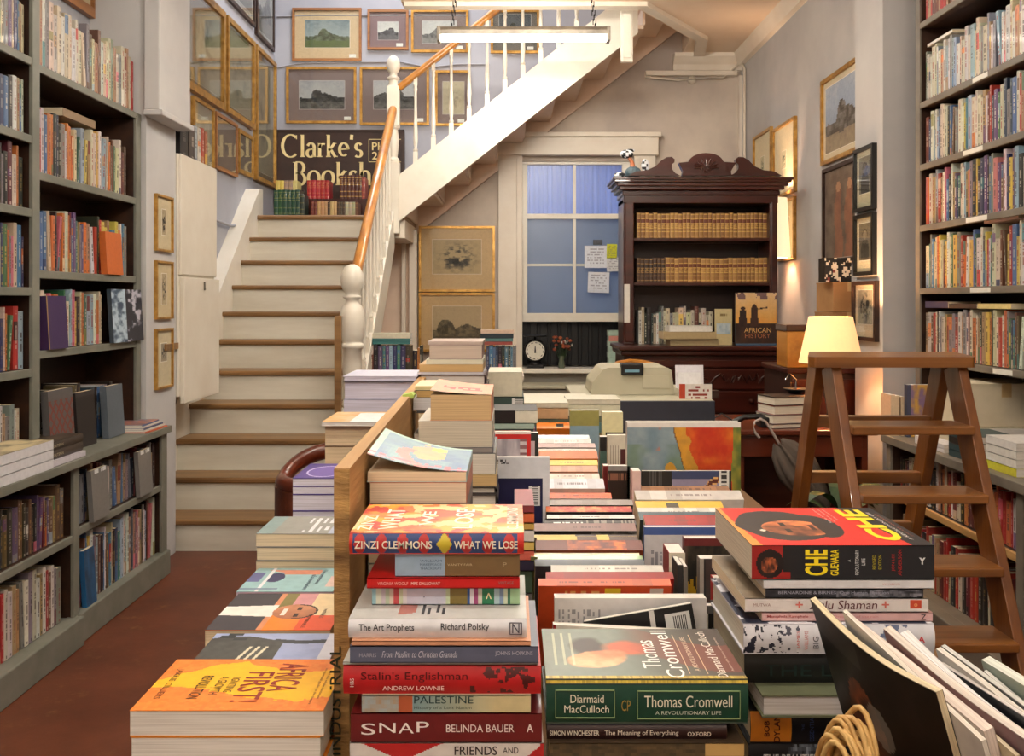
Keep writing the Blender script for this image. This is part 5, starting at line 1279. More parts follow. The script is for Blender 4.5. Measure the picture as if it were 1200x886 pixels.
# ---------------------------------------------------------------- near left stack, spines to the viewer
def band(segs):
    def f(u, v):
        for a, b, c in segs:
            if a <= u < b: return c
        return segs[-1][2]
    return f
z = pz(625.5, 1.08)
T0 = .0255
def zin_c(a, b):
    n = fbm(a*5, b*7, 66); m = fbm(a*7+3, b*9, 67)
    c = mixc((.93, .66, .16), (.88, .34, .18), (n-.35)*3.2)
    if m > .62: c = (.93, .80, .55)
    if m < .34: c = (.80, .22, .16)
    if b > .9 and a > .3: c = mixc(c, (.88, .50, .42), .7)
    return c
def zin_s(u, v):
    k = (u*8.2) % 1
    r = math.hypot((k-.5)*1.9, (v-.5)*1.1)
    if abs(u-.545) < .045*(1-abs(v-.5)*1.8): return (.82, .74, .22)
    if u < .02 or u > .96: return (.80, .18, .14)
    return (.74, .16, .16) if r < .52 else (.16, .26, .48)
zz = z-T0
t = lay('hardback What We Lose with orange patterned jacket and blue spine, topmost of near left stack', 409, 614, 1.08, .155, zz, T0, 0, base=(.84, .3, .2), hard=True, cover=zin_c, spine=zin_s, nc=(130, 90), ns=(160, 16))
# finer vertical detail on the spine comes from lettering
stxt(t, 'ZINZI CLEMMONS', .03, .30, .475, .66, (.93, .90, .82), .015); stxt(t, 'WHAT WE LOSE', .60, .30, .965, .66, (.93, .90, .82), .015)
for s, b0, b1, a0, a1 in (('WHAT', .15, .26, .12, .80), ('WE', .38, .46, .25, .72), ('LOSE', .58, .70, .15, .82), ('ZINZI', .03, .11, .1, .6)): ctxt(t, s, a0, b0, a1, b1, (.95, .92, .85), .01)
ctxt(t, 'CLEMMONS', .12, .90, .85, .97, (.95, .88, .80), .01)
T = .0288; zz -= T+.0004
t = lay('pale blue and bronze spined paperback of Vanity Fair, second in the near left stack', 463, 609, 1.09, .13, zz, T, 0, base=(.62, .72, .80), spine=band([(0, .395, (.63, .73, .82)), (.395, 1, (.50, .40, .26))]), cover=flat((.62, .68, .72)))
for i, s in enumerate(('WILLIAM', 'MAKEPEACE', 'THACKERAY')): stxt(t, s, .20+.02*i*0, .62-.16*i, .375, .72-.16*i, (.35, .42, .52))
stxt(t, 'VANITY FAIR', .42, .46, .62, .55, (.80, .74, .60)); 
for q in ((.85, .38, .91, .395), (.85, .62, .91, .635)): pass
stxt(t, 'P', .865, .42, .895, .6, (.75, .68, .54))
T = .0125; zz -= T+.0004
t = lay('slim bright red paperback of Mrs Dalloway, third in the near left stack', 430, 609, 1.085, .125, zz, T, 0, base=(.80, .10, .10), spine=flat((.82, .10, .10)))
stxt(t, 'VIRGINIA WOOLF', .07, .34, .27, .64, (.95, .75, .72)); stxt(t, 'MRS DALLOWAY', .29, .34, .48, .64, (.96, .86, .82)); stxt(t, 'VINTAGE', .86, .4, .96, .7, (.60, .45, .45))
T = .0245; zz -= T+.0004
cs = [(.62, .80, .84), (.85, .87, .80), (.80, .76, .80), (.72, .78, .68), (.86, .80, .74), (.78, .30, .32), (.80, .84, .72), (.90, .90, .92)]
segs = [(i*.03, i*.03+.03, cs[i]) for i in range(8)]+[(.24, .50, (.83, .84, .91)), (.50, .53, (.80, .86, .72)), (.53, .645, (.55, .48, .24)), (.645, .665, (.20, .36, .62)), (.665, .69, (.92, .90, .93)), (.69, .72, (.68, .32, .52)), (.72, .75, (.88, .88, .82)), (.75, .83, (.18, .50, .34)), (.83, .86, (.70, .82, .84)), (.86, .89, (.52, .62, .76)), (.89, .92, (.84, .88, .78)), (.92, .94, (.16, .46, .34)), (.94, 1, (.66, .82, .64))]
t = lay('paperback with multicoloured striped spine, fourth in the near left stack', 436, 609, 1.10, .13, zz, T, 0, base=(.8, .84, .86), spine=band(segs), ns=(110, 3), cover=lambda a, b: band(segs)(b, 0))
stxt(t, 'v', .345, .36, .36, .46, (.3, .3, .4)); stxt(t, '^', .77, .3, .81, .6, (.95, .9, .7))
T = .0225; zz -= T+.0004
def artp(a, b):
    c = (.82, .83, .82)
    if .26 < b < .36 and abs(a-(.3+b*.4)) < .34-.2*abs(b-.31): c = (.76, .50, .46)
    if .36 < b < .56 and int(b*48) % 2 and .08 < a < .55 and h2(int(a*9), int(b*48), 2) > .3: c = (.22, .24, .26)
    if b > .8 and a > .5: c = (.64, .66, .64)
    return c
t = lay('white hardback The Art Prophets, its pale cover showing, in the near left stack', 408, 617, 1.05, .17, zz, T, 0, base=(.87, .87, .88), hard=True, cover=artp, spine=flat((.86, .86, .88)), nc=(60, 50))
stxt(t, 'The Art Prophets', .06, .32, .37, .78, (.15, .15, .18), .008); stxt(t, 'Richard Polsky', .52, .36, .79, .82, (.15, .15, .18), .008)
stxt(t, 'N', .92, .3, .96, .8, (.3, .3, .36))
mb = MB(); H_, T_ = t['H'], t['T']
for q in ((.905, .22, .975, .26), (.905, .82, .975, .86), (.905, .22, .91, .86), (.97, .22, .975, .86)): mb.box(q[0]*H_, -.001, q[1]*T_, q[2]*H_, 0, q[3]*T_)
mb.build('spine_emblem', ink((.3, .3, .36)), t)
T = .006; zz -= T+.0004
lay('thin peach-coloured booklet between The Art Prophets and the slate paperback', 412, 622, 1.045, .16, zz, T, 0, base=(.84, .60, .46))
T = .0195; zz -= T+.0004
t = lay('slate blue paperback From Muslim to Christian Granada in the near left stack', 410, 631, 1.045, .16, zz, T, 0, base=(.36, .38, .46), spine=flat((.36, .38, .47)))
stxt(t, 'HARRIS', .05, .36, .14, .60, (.66, .66, .72)); stxt(t, 'From Muslim to Christian Granada', .17, .34, .57, .72, (.78, .78, .84), 0, .3); stxt(t, 'JOHNS HOPKINS', .77, .42, .97, .72, (.72, .72, .78))
T = .004; zz -= T+.0004
lay('thin pale grey card book above the red hardback', 402, 630, 1.05, .17, zz, T, 0, base=(.80, .80, .78))
T = .0325; zz -= T+.0004
def stal(u, v):
    if u > .64:
        n = fbm(u*26, v*4, 12)
        if n > .54 and u < .97: return (.30, .06, .06)
    return (.74, .10, .12)
t = lay("bright red hardback Stalin's Englishman in the near left stack", 402, 634, 1.045, .17, zz, T, 0, base=(.76, .10, .12), hard=True, spine=stal, ns=(170, 22))
stxt(t, "Stalin's Englishman", .09, .46, .63, .84, (.36, .06, .07), .004); stxt(t, 'ANDREW LOWNIE', .20, .17, .51, .33, (.94, .80, .78)); stxt_up(t, 'H&S', .035, .3, .055, .6, (.95, .9, .88))
T = .0205; zz -= T+.0004
pal_ = lambda u, v: mixc((.52, .64, .66), (.82, .76, .58), (u-.3)*2) if u > .30 else ((.72, .36, .22) if .22 < u < .30 else mixc((.60, .72, .80), (.72, .56, .40), fbm(u*30, v*3, 5)))
t = lay('pale paperback Palestine with photo on its spine, below the bright red hardback', 424, 622, 1.045, .13, zz, T, 0, base=(.72, .72, .62), spine=pal_, ns=(60, 4))
stxt(t, 'PALESTINE', .31, .55, .66, .97, (.10, .22, .22), .0); stxt(t, 'History of a Lost Nation', .31, .18, .65, .40, (.25, .32, .30)); 
T = .034; zz -= T+.0004
t = lay('dark red paperback Snap in the near left stack', 411, 635, 1.045, .14, zz, T, 0, base=(.42, .09, .10), spine=lambda u, v: (.42, .09, .10))
for s, a, b, c, d in (('S', .055, .13, .27, .66), ('N', .15, .235, .34, .68), ('A', .25, .33, .32, .68), ('P', .345, .41, .36, .72)): stxt(t, s, a, c, b, d, (.94, .90, .88))
stxt(t, 'BELINDA BAUER', .50, .36, .855, .62, (.93, .86, .84)); stxt(t, 'A', .92, .36, .955, .64, (.93, .86, .84), .02)
T = .032; zz -= T+.0004
def joh(u, v):
    d = min(abs(u-.27), 9)
    return (.72, .14, .14) if (v > .35+abs(u-.27)*3.0 or u > .985 or (u > .88 and v < .4+(u-.9)*6)) else (.87, .84, .82)
t = lay('white and red paperback Friends and Traitors, lowest legible in the near left stack', 410, 637, 1.045, .14, zz, T, 0, base=(.85, .82, .80), spine=joh, ns=(170, 24))
stxt(t, 'JOHN LAWTON', .08, .14, .50, .52, (.90, .88, .88), .012); stxt(t, 'FRIENDS', .54, .56, .76, .88, (.15, .05, .06), .01); stxt(t, 'AND', .79, .62, .87, .84, (.15, .05, .06)); stxt(t, 'TRAITORS', .56, .10, .84, .44, (.15, .05, .06), .01); stxt(t, 'A', .93, .4, .965, .72, (.75, .12, .12), .02)
k = 0
while zz > LZ+.012:
    T = min(.028, zz-LZ-.0006); zz -= T+.0004
    lay('%s book hidden from above at the foot of the near left stack' % ordw(k+1), 412, 632, 1.06, .14, zz, T, 0, base=(.3, .3, .35)); k += 1
# ---------------------------------------------------------------- the stack in the middle
zz = pz(797, 1.06)
T = .0535
def cromc(a, b):
    # a bearded head in profile on a grey-green ground, red-brown toward the foot
    g = mixc((.46, .50, .46), (.24, .18, .14), (b-.45)*1.8+a*.15)
    g = mixc(g, (.66, .68, .58), max(0, .45-b)*.7*fbm(a*3, b*3, 2))
    n = fbm(a*7, b*9, 9, 4); ax_ = .34+.35*(b-.2)
    e = ((a-ax_)/(.15+.10*(b-.12)))**2+((b-.28)/.165)**2+(n-.5)*.7
    e2 = ((a-.58)/.16)**2+((b-.44)/.14)**2+(n-.5)*.8
    cap = ((a-.62)/.20)**2+((b-.24)/.10)**2+(n-.5)*.5
    if cap < 1.1: g = mixc((.24, .20, .18), g, max(0, cap-.5)/.6)
    if e2 < 1.2: g = mixc((.78, .38, .24), g, max(0, e2-.5)/.7)
    if e < 1.15: g = mixc(mixc((.93, .74, .56), (.80, .46, .30), (n-.3)*1.6+max(0, a-ax_)*2), g, max(0, e-.85)/.3)
    if b > .42 and abs(a-(.62+.25*math.sin(b*5))) < .26: g = mixc(g, (.52, .20, .12), .65*min(1, (b-.42)*4))
    if b < .16 and b > .05 and int(b*60) % 3 == 0 and .25 < a < .9: g = mixc(g, (.85, .84, .70), .6)
    if a < .05: g = mixc((.80, .70, .26), (.60, .50, .16), h2(int(b*90), 1, 3))
    return g
def croms(u, v):
    if v > .90: return mixc((.86, .76, .30), (.55, .48, .20), h2(int(u*100), 5, 2)*.6)
    if v > .86: return (.07, .18, .16)
    return (.05, .25, .19)
t = lay('thick dark green hardback Thomas Cromwell with a portrait jacket, front of the table', 640, 877, 1.06, .165, zz-T, T, 0, base=(.25, .30, .26), hard=True, cover=cromc, spine=croms, nc=(150, 100), ns=(140, 30), pagec=(.86, .82, .74))
wv = (.90, .88, .80)
stxt(t, 'Thomas Cromwell', .485, .40, .92, .66, wv, 0); stxt(t, 'A REVOLUTIONARY LIFE', .54, .24, .865, .32, (.80, .82, .76)); stxt(t, 'Diarmaid', .12, .50, .285, .68, wv); stxt(t, 'MacCulloch', .09, .28, .31, .45, wv)
mb = MB(); H_, T_ = t['H'], t['T']
for (a, b, c, d) in ((.045, .16, .34, .78), (.45, .14, .96, .76)):
    for q in ((a, b, c, b+.012), (a, d-.012, c, d), (a, b, a+.003, d), (c-.003, b, c, d)): mb.box(q[0]*H_, -.0012, q[1]*T_, q[2]*H_, .001, q[3]*T_)
mb.build('spine_panel_lines', ink((.50, .58, .40)), t)
lettering('CP', (.372*H_, -.0004, .32*T_), (1, 0, 0), (0, 0, 1), .045*H_, .24*T_, (.58, .48, .22), t, .0003, 'spine_emblem')
ctxt(t, 'Thomas', .20, .505, .74, .60, (.94, .93, .90)); ctxt(t, 'Cromwell', .03, .61, .95, .70, (.94, .93, .90)); ctxt(t, 'A REVOLUTIONARY LIFE', .15, .76, .80, .785, (.85, .75, .65)); ctxt(t, 'Diarmaid MacCulloch', .04, .86, .92, .91, (.92, .88, .84)); ctxt(t, 'Author of a history of Christianity', .15, .945, .80, .96, (.8, .72, .66))
mb = MB(); W_ = t['W']
for b in (.725, .815): mb.box(b*H_, .10*W_, T_+.0002, b*H_+.0008, .86*W_, T_+.0007)
mb.build('cover_rule', ink((.86, .74, .60)), t)
zz -= T+.001; T = .0195
t = lay('dark maroon hardback The Meaning of Everything under Thomas Cromwell', 641, 852, 1.065, .15, zz-T, T, 0, base=(.16, .05, .05), hard=True, spine=lambda u, v: (.12, .12, .22) if v > .85 else (.17, .05, .05), ns=(10, 8))
stxt(t, 'SIMON WINCHESTER', .015, .32, .29, .62, (.85, .82, .76), .01); stxt(t, 'The Meaning of Everything', .32, .26, .73, .64, (.86, .82, .76)); stxt(t, 'OXFORD', .78, .28, .91, .54, (.85, .80, .74), .01)
zz -= T+.0006; T = .019
t = lay('brown and tan paperback third in the middle front stack', 644, 872, 1.06, .15, zz-T, T, 0, base=(.30, .24, .18), spine=lambda u, v: (.78, .64, .40) if u > .80 and v > .2 else mixc((.20, .17, .13), (.44, .36, .24), fbm(u*30, v*4, 8)), ns=(60, 5))
k = 0; zz -= T+.0006
while zz > LZ+.012:
    T = min(.027, zz-LZ-.0006); zz -= T+.0006
    lay('%s dark book at the foot of the middle front stack' % ordw(k+1), 646, 868, 1.065, .15, zz, T, 0, base=(.16, .14, .14)); k += 1
# ---------------------------------------------------------------- the right front stack
Yr = 1.14
zz = pz(639, Yr); T = .0435
def chec(a, b):
    # face under a dark beret on red, yellow title at the foot
    red = (.86, .17, .13)
    c = red
    if b > .88-.10*a: c = (.13, .12, .13)
    if b < .030+.05*max(0, .6-a): c = (.93, .60, .25)
    hair = ((a-.50)/.40)**2+((b-.30)/.27)**2+.25*(fbm(a*6, b*6, 91)-.5)
    if hair < 1: c = (.20, .17, .16)
    beard = ((a-.48)/.30)**2+((b-.50)/.13)**2
    if beard < 1: c = (.20, .17, .16)
    face = ((a-.42)/.20)**2+((b-.36)/.20)**2
    if face < 1:
        n = fbm(a*9, b*9, 92)
        c = mixc((.90, .52, .30), (.30, .15, .10), (n-.38)*2.2)
        if abs(b-.30) < .018 and (.30 < a < .40 or .46 < a < .56): c = (.14, .09, .08)
        if abs(b-.46) < .014 and .36 < a < .50: c = (.25, .12, .10)
        if b > .49: c = (.20, .15, .13)
    if (a-.36)**2+((b-.15)*1.4)**2 < .0006: c = (.93, .88, .80)
    return c
def ches(u, v):
    if u < .21:
        f_ = ((u-.10)/.075)**2+((v-.46)/.42)**2
        g = ((u-.095)/.045)**2+((v-.42)/.24)**2
        if g < 1: return mixc((.74, .38, .22), (.20, .10, .08), (fbm(u*60, v*6, 93)-.35)*2.2)
        if f_ < 1: return (.12, .08, .08)
        return (.62, .12, .11) if u < .17 or v < .2 else (.12, .11, .12)
    return (.11, .11, .13)
t = lay('thick black and red biography, bearded face under a beret, topmost of right stack', 881, 1095, Yr, .205, zz-T, T, 0, base=(.13, .12, .13), cover=chec, spine=ches, nc=(180, 150), ns=(170, 28), pagec=(.84, .80, .72), jz=.0)
yl = (.95, .85, .12)
stxt_up(t, 'CHE', .29, .12, .415, .88, yl, .03); stxt_up(t, 'GUEVARA', .43, .12, .475, .88, yl, .02)
stxt_up(t, 'A', .525, .52, .54, .58, (.85, .85, .85)); stxt_up(t, 'REVOLUTIONARY', .565, .14, .585, .86, (.86, .86, .86)); stxt_up(t, 'LIFE', .60, .42, .62, .62, (.86, .86, .86))
stxt_up(t, 'REVISED', .66, .30, .678, .72, (.72, .66, .14)); stxt_up(t, 'EDITION', .692, .30, .71, .72, (.72, .66, .14)); stxt_up(t, 'JON LEE', .765, .25, .785, .75, (.72, .14, .14)); stxt_up(t, 'ANDERSON', .80, .12, .82, .88, (.72, .14, .14)); stxt(t, 'Y', .915, .44, .95, .64, (.9, .9, .9), .04)
ctxt(t, 'CHE', .10, .735, .93, .90, yl, .04); ctxt(t, 'A REVOLUTIONARY LIFE', .12, .915, .85, .935, (.9, .88, .86)); ctxt(t, 'JON LEE ANDERSON', .2, .955, .8, .97, (.7, .4, .3))
ctxt(t, 'Superb... a magnificent', .55, .60, .95, .62, (.92, .86, .82)); ctxt(t, 'full-dress biography', .58, .635, .95, .65, (.92, .86, .82)); ctxt(t, 'of the revolutionary', .62, .665, .95, .68, (.92, .86, .82))
zz -= T+.0005; T = .0115
t = lay('slim white paperback just under the black and red biography', 895, 1094, Yr, .15, zz-T, T, 0, base=(.88, .87, .87), spine=flat((.88, .87, .88)), pagec=WHITEP); stxt(t, 'IAN McEWAN', .70, .45, .80, .62, (.75, .35, .30)); stxt(t, 'the children act', .10, .45, .3, .6, (.78, .74, .76))
zz -= T+.0005; T = .011
t = lay('slim paperback with grey photo spine, third in the right front stack', 897, 1082, Yr, .14, zz-T, T, 0, base=(.25, .25, .28), spine=lambda u, v: mixc((.12, .12, .15), (.62, .62, .66), (fbm(u*40, v*3, 7)-.3)*(2 if u > .45 else .4)), ns=(80, 4)); stxt(t, 'BERNARDINE & BIRNES  One Human Equation', .08, .35, .78, .8, (.62, .62, .68), .01)
zz -= T+.0005; T = .0175
t = lay('white paperback Zulu Shaman with red emblem, its pages showing, in the right stack', 873, 1088, Yr, .19, zz-T, T, 0, base=(.88, .85, .82), spine=lambda u, v: (.80, .30, .20) if .895 < u < .965 and .2 < v < .85 else (.89, .86, .85), cover=lambda a, b: mixc((.66, .60, .50), (.36, .30, .24), fbm(a*5, b*9, 4)), ns=(80, 8), pagec=(.88, .82, .70))
stxt(t, 'MUTWA', .045, .42, .14, .64, (.62, .48, .46)); stxt(t, 'Zulu Shaman', .35, .22, .72, .86, (.35, .12, .14), .0, .15); stxt(t, '+', .275, .3, .315, .8, (.82, .45, .40), .02); stxt(t, '+', .745, .3, .785, .8, (.82, .45, .40), .02); stxt(t, 'o', .92, .4, .94, .65, (.9, .6, .4), .04)
zz -= T+.0005; T = .0115
t = lay('slim pink paperback below Zulu Shaman', 893, 1093, Yr, .14, zz-T, T, 0, base=(.86, .68, .68), spine=flat((.87, .70, .70)))
stxt(t, 'Mamphela Ramphele', .03, .35, .27, .72, (.62, .25, .24), .01); stxt(t, 'Dreaming of the rain', .42, .35, .68, .7, (.80, .52, .50)); stxt(t, 'Z', .93, .2, .96, .8, (.15, .12, .12), .01)
zz -= T+.0005; T = .0385
def bigs(u, v):
    n = fbm(u*42, v*6, 14, 4)
    if u < .20 and n > .56: return (.16, .17, .24)
    if .70 < u < .88 and fbm(u*34, v*5, 19) > .52: return (.40, .44, .56)
    if u < .3 and n > .66: return (.3, .3, .36)
    return (.85, .85, .88)
t = lay('white hardback with scattered dark figures and purple blots on its spine, in the right stack', 872, 1096, Yr-.01, .19, zz-T, T, 0, base=(.82, .82, .86), hard=True, spine=bigs, cover=lambda a, b: (.85, .85, .88) if fbm(a*7, b*11, 14) < .52 else (.18, .20, .28), nc=(90, 70), ns=(200, 30), pagec=(.86, .84, .78))
stxt_up(t, 'JAMES', .275, .22, .295, .80, (.80, .40, .38)); stxt_up(t, 'WILLIAMS', .315, .18, .335, .80, (.80, .50, .48)); stxt_up(t, 'BIG', .36, .22, .39, .62, (.30, .30, .34)); stxt(t, 'A', .91, .42, .945, .62, (.80, .22, .26), .02)
zz -= T+.0005; T = .040
t = lay('thick black hardback with faint dark green title, below the white hardback', 873, 1090, Yr, .20, zz-T, T, 0, base=(.05, .055, .055), hard=True, spine=lambda u, v: mixc((.10, .11, .11), (.03, .035, .035), 1-v), pagec=(.80, .76, .66)); stxt(t, 'THE LAST', .10, .25, .72, .62, (.07, .16, .15))
zz -= T+.0005; T = .0285
t = lay('book turned with white page edges to the front, below the black hardback', 893, 1080, Yr-.03, .15, zz-T, T, 180, base=(.42, .44, .34), hard=True, pagec=(.88, .87, .87))
zz -= T+.0005; T = .005
lay('thin tan booklet above the Bob Dylan book', 915, 1060, Yr, .14, zz-T, T, 0, base=(.62, .52, .32))
zz -= T+.0005; T = .042
t = lay('orange and black hardback on Bob Dylan low in the right stack', 880, 1085, Yr, .16, zz-T, T, 0, base=(.08, .08, .10), hard=True, spine=lambda u, v: (.93, .58, .18) if u < .235 else (.07, .08, .12), ns=(60, 6))
stxt_up(t, 'BOB', .075, .25, .105, .72, (.34, .12, .06), .015); stxt_up(t, 'DYLAN', .13, .08, .165, .90, (.34, .12, .06), .015); stxt_up(t, 'THE', .29, .42, .305, .62, (.25, .32, .5)); stxt_up(t, 'ESSENTIAL', .335, .1, .36, .9, (.22, .30, .5))
zz -= T+.0005; T = .034
t = lay('dark hardback with grey feather pattern and white title, lowest legible in right stack', 878, 1085, Yr, .15, zz-T, T, 0, base=(.12, .12, .14), hard=True, spine=lambda u, v: mixc((.10, .10, .12), (.58, .62, .68), (fbm(u*30, v*4, 31)-.42)*3 if .18 < u < .42 else 0), ns=(80, 8))
stxt(t, 'THE BEAUTIFUL', .08, .30, .42, .66, (.88, .88, .88), .01)
k = 0; zz -= T+.0006
while zz > LZ+.010:
    T = min(.027, zz-LZ-.0006); zz -= T+.0006
    lay('%s book at the hidden foot of the right front stack' % ordw(k+1), 884, 1080, Yr, .15, zz, T, 0, base=(.20, .16, .16)); k += 1
# ================================================================ STACKS RIGHT OF THE DIVIDER
def pile(x0, x1, Y, ytop, specs, D, where, base=None, rot=90):
    """specs from the top: (pixel height, page colour, cover colour, label, extra)"""
    z = pz(ytop, Y); base = LZ if base is None else base; k = 0
    for s in specs:
        T = s[0]/F*Y; z -= T; dx = s[4] if len(s) > 4 else (0, 0); ex = s[5] if len(s) > 5 else {}
        lay(s[3], x0+dx[0], x1+dx[1], Y, D, z, T-.0006, rot, base=s[2], pagec=s[1], **ex)
    z -= .0006
    while z > base+.012:
        T = min(.038, z-base-.0004); z -= T; k += 1
        c = rnd.choice((CREAMP, TANP, WHITEP)); lay('%s hidden book down in %s' % (ordw(k), where), x0+1, x1-2, Y+.003, D-.01, z+.0004, T-.0008, rot, base=mixc(PAL[rnd.choice(list(PAL))], (.5, .5, .5), .3), pagec=c)
def pastel(a, b):
    n = fbm(a*4, b*5, 71); c = mixc((.30, .42, .64), (.50, .64, .66), n*1.2)
    d = ((a-.46)/.22)**2+((b-.60)/.34)**2+(n-.5)
    if d < .75: c = mixc((.86, .76, .44), (.84, .60, .52), n)
    if abs(a-.45-.25*math.sin(b*4)) < .07 and b < .6: c = (.90, .52, .50)
    if ((a-.35)/.1)**2+((b-.78)/.09)**2 < 1: c = (.90, .84, .38)
    if a > .93 or b > .95: c = (.62, .76, .70)
    if b < .16 and h2(int(a*18), int(b*30), 2) > .6: c = (.86, .44, .48)
    return c
def orp(a, b):
    c = mixc((.90, .66, .50), (.86, .56, .44), fbm(a*4, b*4, 6))
    if .25 < b < .55 and .15 < a < .85 and h2(int(a*14), int(b*9), 3) > .4: c = (.72, .26, .24)
    return c
pile(430, 547, 1.285, 552, [(13, (.90, .82, .70), (.7, .8, .8), 'paperback with curling pastel cover of a face and clouds, on top beside the divider', (0, 0), dict(cover=pastel, curl=.035, nc=(34, 30))),
     (25, (.90, .82, .72), (.8, .5, .4), 'thick cream-edged paperback under the curling pastel cover', (3, 0)), (18, (.83, .79, .74), (.5, .5, .5), 'grey-edged paperback third under the curling pastel cover', (4, 0)), (22, CREAMP, (.3, .3, .3), 'cream-edged paperback fourth under the curling pastel cover', (3, 0))], .19, 'the pile beside the divider board')
pile(490, 577, 1.72, 462, [(31, (.82, .70, .52), (.88, .6, .48), 'fat tan-edged paperback with orange and pink curled cover in the second pile', (14, -1), dict(cover=orp, curl=.012, nc=(26, 24))),
     (31, (.80, .77, .70), (.78, .76, .72), 'large pale grey-edged book under the orange curled paperback', (0, 0)), (7, (.55, .53, .52), (.35, .35, .38), 'thin book with dark grey boards in the second pile', (2, 1)),
     (25, (.84, .82, .78), (.4, .4, .4), 'pale-edged book under the thin dark grey one in the second pile', (8, 4)), (14, (.80, .68, .48), (.8, .7, .5), 'tan-edged book in the second pile', (8, 5)),
     (9, (.80, .78, .74), (.25, .22, .22), 'hardback with brown boards and rounded spine in the second pile', (8, 6), dict(hard=True)), (18, (.82, .80, .78), (.3, .28, .28), 'hardback with dark boards at lower right of the second pile', (8, 7), dict(hard=True))], .21, 'the second pile from the front')
pile(484, 508, 2.06, 452, [(5, (.88, .82, .62), (.90, .86, .70), 'pale yellow paperback topping the small pile against the divider', (2, 0)), (9, (.74, .60, .38), (.3, .25, .2), 'tan-edged paperback under the pale yellow one', (4, 0)),
     (15, (.80, .80, .82), (.8, .8, .82), 'pale grey-edged book under the tan-edged paperback', (0, 0), ), (3, (.3, .3, .3), (.2, .2, .2), 'thin black book in the small pile against the divider', (4, 0)), (24, CREAMP, (.8, .6, .4), 'cream-edged book in the small pile against the divider', (6, 0))], .15, 'the small pile against the divider')
MB().prism([(-.012, 0), (.012, 0), (.014, .008), (.008, .012), (-.012, .008)], 'y', -.02, .02, 0, (.70, .80, .40)).build('sticky_tag', M['matte'], None, 'lime green paper tag poking out beside the divider', 'paper tag', loc=(px(479, 2.03), 2.03, pz(466, 2.03)))
pile(493, 569, 2.52, 400, [(4, (.80, .74, .70), (.7, .62, .58), 'thin book topping the farthest pile on the left of the table', (8, -3)), (17, (.82, .76, .70), (.6, .5, .5), 'thick pinkish-grey edged book near the top of the farthest pile', (10, -4)),
     (6, (.90, .89, .80), (.88, .88, .80), 'white book with pale green tint in the farthest pile', (6, -3)), (9, (.84, .70, .48), (.8, .66, .46), 'tan-edged book in the farthest pile', (-2, -3)), (3, (.86, .85, .88), (.7, .7, .76), 'thin pale book under the tan-edged one, farthest pile', (-4, -2)),
     (12, (.84, .81, .78), (.35, .26, .28), 'hardback with rounded dark spine in the farthest pile', (-1, 1), dict(hard=True)), (4, (.5, .46, .44), (.3, .25, .22), 'thin dark hardback in the farthest pile', (-2, 2)), (22, CREAMP, (.5, .5, .6), 'cream-edged book under the thin dark hardback, farthest pile', (-2, 2))], .20, 'the farthest pile on the left')
# stack of packs and flat books right of it
pile(575, 613, 2.75, 436, [(29, (.82, .79, .70), (.82, .80, .72), 'pale carton-like box set standing at the head of the middle rows', (-3, -1)), (16, (.24, .32, .30), (.22, .30, .28), 'dark green box book with a small white barcode label', (0, 1))], .2, 'the pile of boxed books', rot=0)
MB().grid((px(600, 2.745), 2.748, pz(480, 2.745)), (px(613, 2.745)-px(600, 2.745), 0, 0), (0, 0, pz(467, 2.745)-pz(480, 2.745)), 8, 14, lambda u, v: (.25, .25, .25) if int(v*14) % 2 and u > .2 else (.86, .86, .86)).build('barcode_label', M['matte'], None, 'small white barcode label on the dark green box book', 'label')
pile(578, 630, 2.45, 481, [(15, (.86, .85, .78), (.10, .10, .10), 'black and white book lying with its pale half to the right', (0, 0), dict(spine=lambda u, v: (.08, .08, .09) if u < .48 else (.84, .84, .78), ns=(8, 2))),
     (7, (.70, .78, .72), (.62, .72, .68), 'pale green book under the black and white one', (0, -4)), (5, (.5, .5, .5), (.3, .38, .36), 'thin dark green book under the pale green one', (0, -5))], .15, 'the small pile behind the red framed cover', rot=0)
# ================================================================ THE MIDDLE ROWS, SPINES UP
TOPZ = .975
def lean(label, x0, x1, yt, yb, base, spine=None, face=None, T=None, ang=68, Hb=None, W=.15, top=TOPZ, hard=False, pagec=CREAMP, back=None, Y=None):
    """book resting on its fore edge, spine up and tipped toward the viewer; face colours the side turned to the viewer"""
    Y = Y or (EH-top)*F/(yt-HY)
    if T is None: T = max(.010, min(.05, (yb-yt)*Y/F/.62))
    a = math.radians(ang)
    H = px(x1, Y)-px(x0, Y)
    # local y (spine to fore edge) goes down, local z (thickness) goes away
    zt = top
    t = hero('book', label, H, W, T, (px(x0, Y), Y, zt), 0, base, pagec, hard, spine=spine, ns=(100, 5), nc=(50, 36), rot=(-a, 0, 0), under=face or base, back=back)
    # spine's far upper corner reaches top
    t.location.z = zt-T*math.cos(a)
    return t
def ll(y): return (EH-TOPZ)*F/(y-HY)
def txtsp(c, ic, seed, a=.15, b=.8):
    on = h2(seed, 7) > .35; a += .3*h2(seed, 8); b -= .2*h2(seed, 9)
    return lambda u, v: mixc(c, ic, .5) if on and a < u < b and .3 < v < .7 and h2(int(u*90), seed) > .45 else mixc(c, (.3, .28, .26), .25*h2(int(u*7), seed))
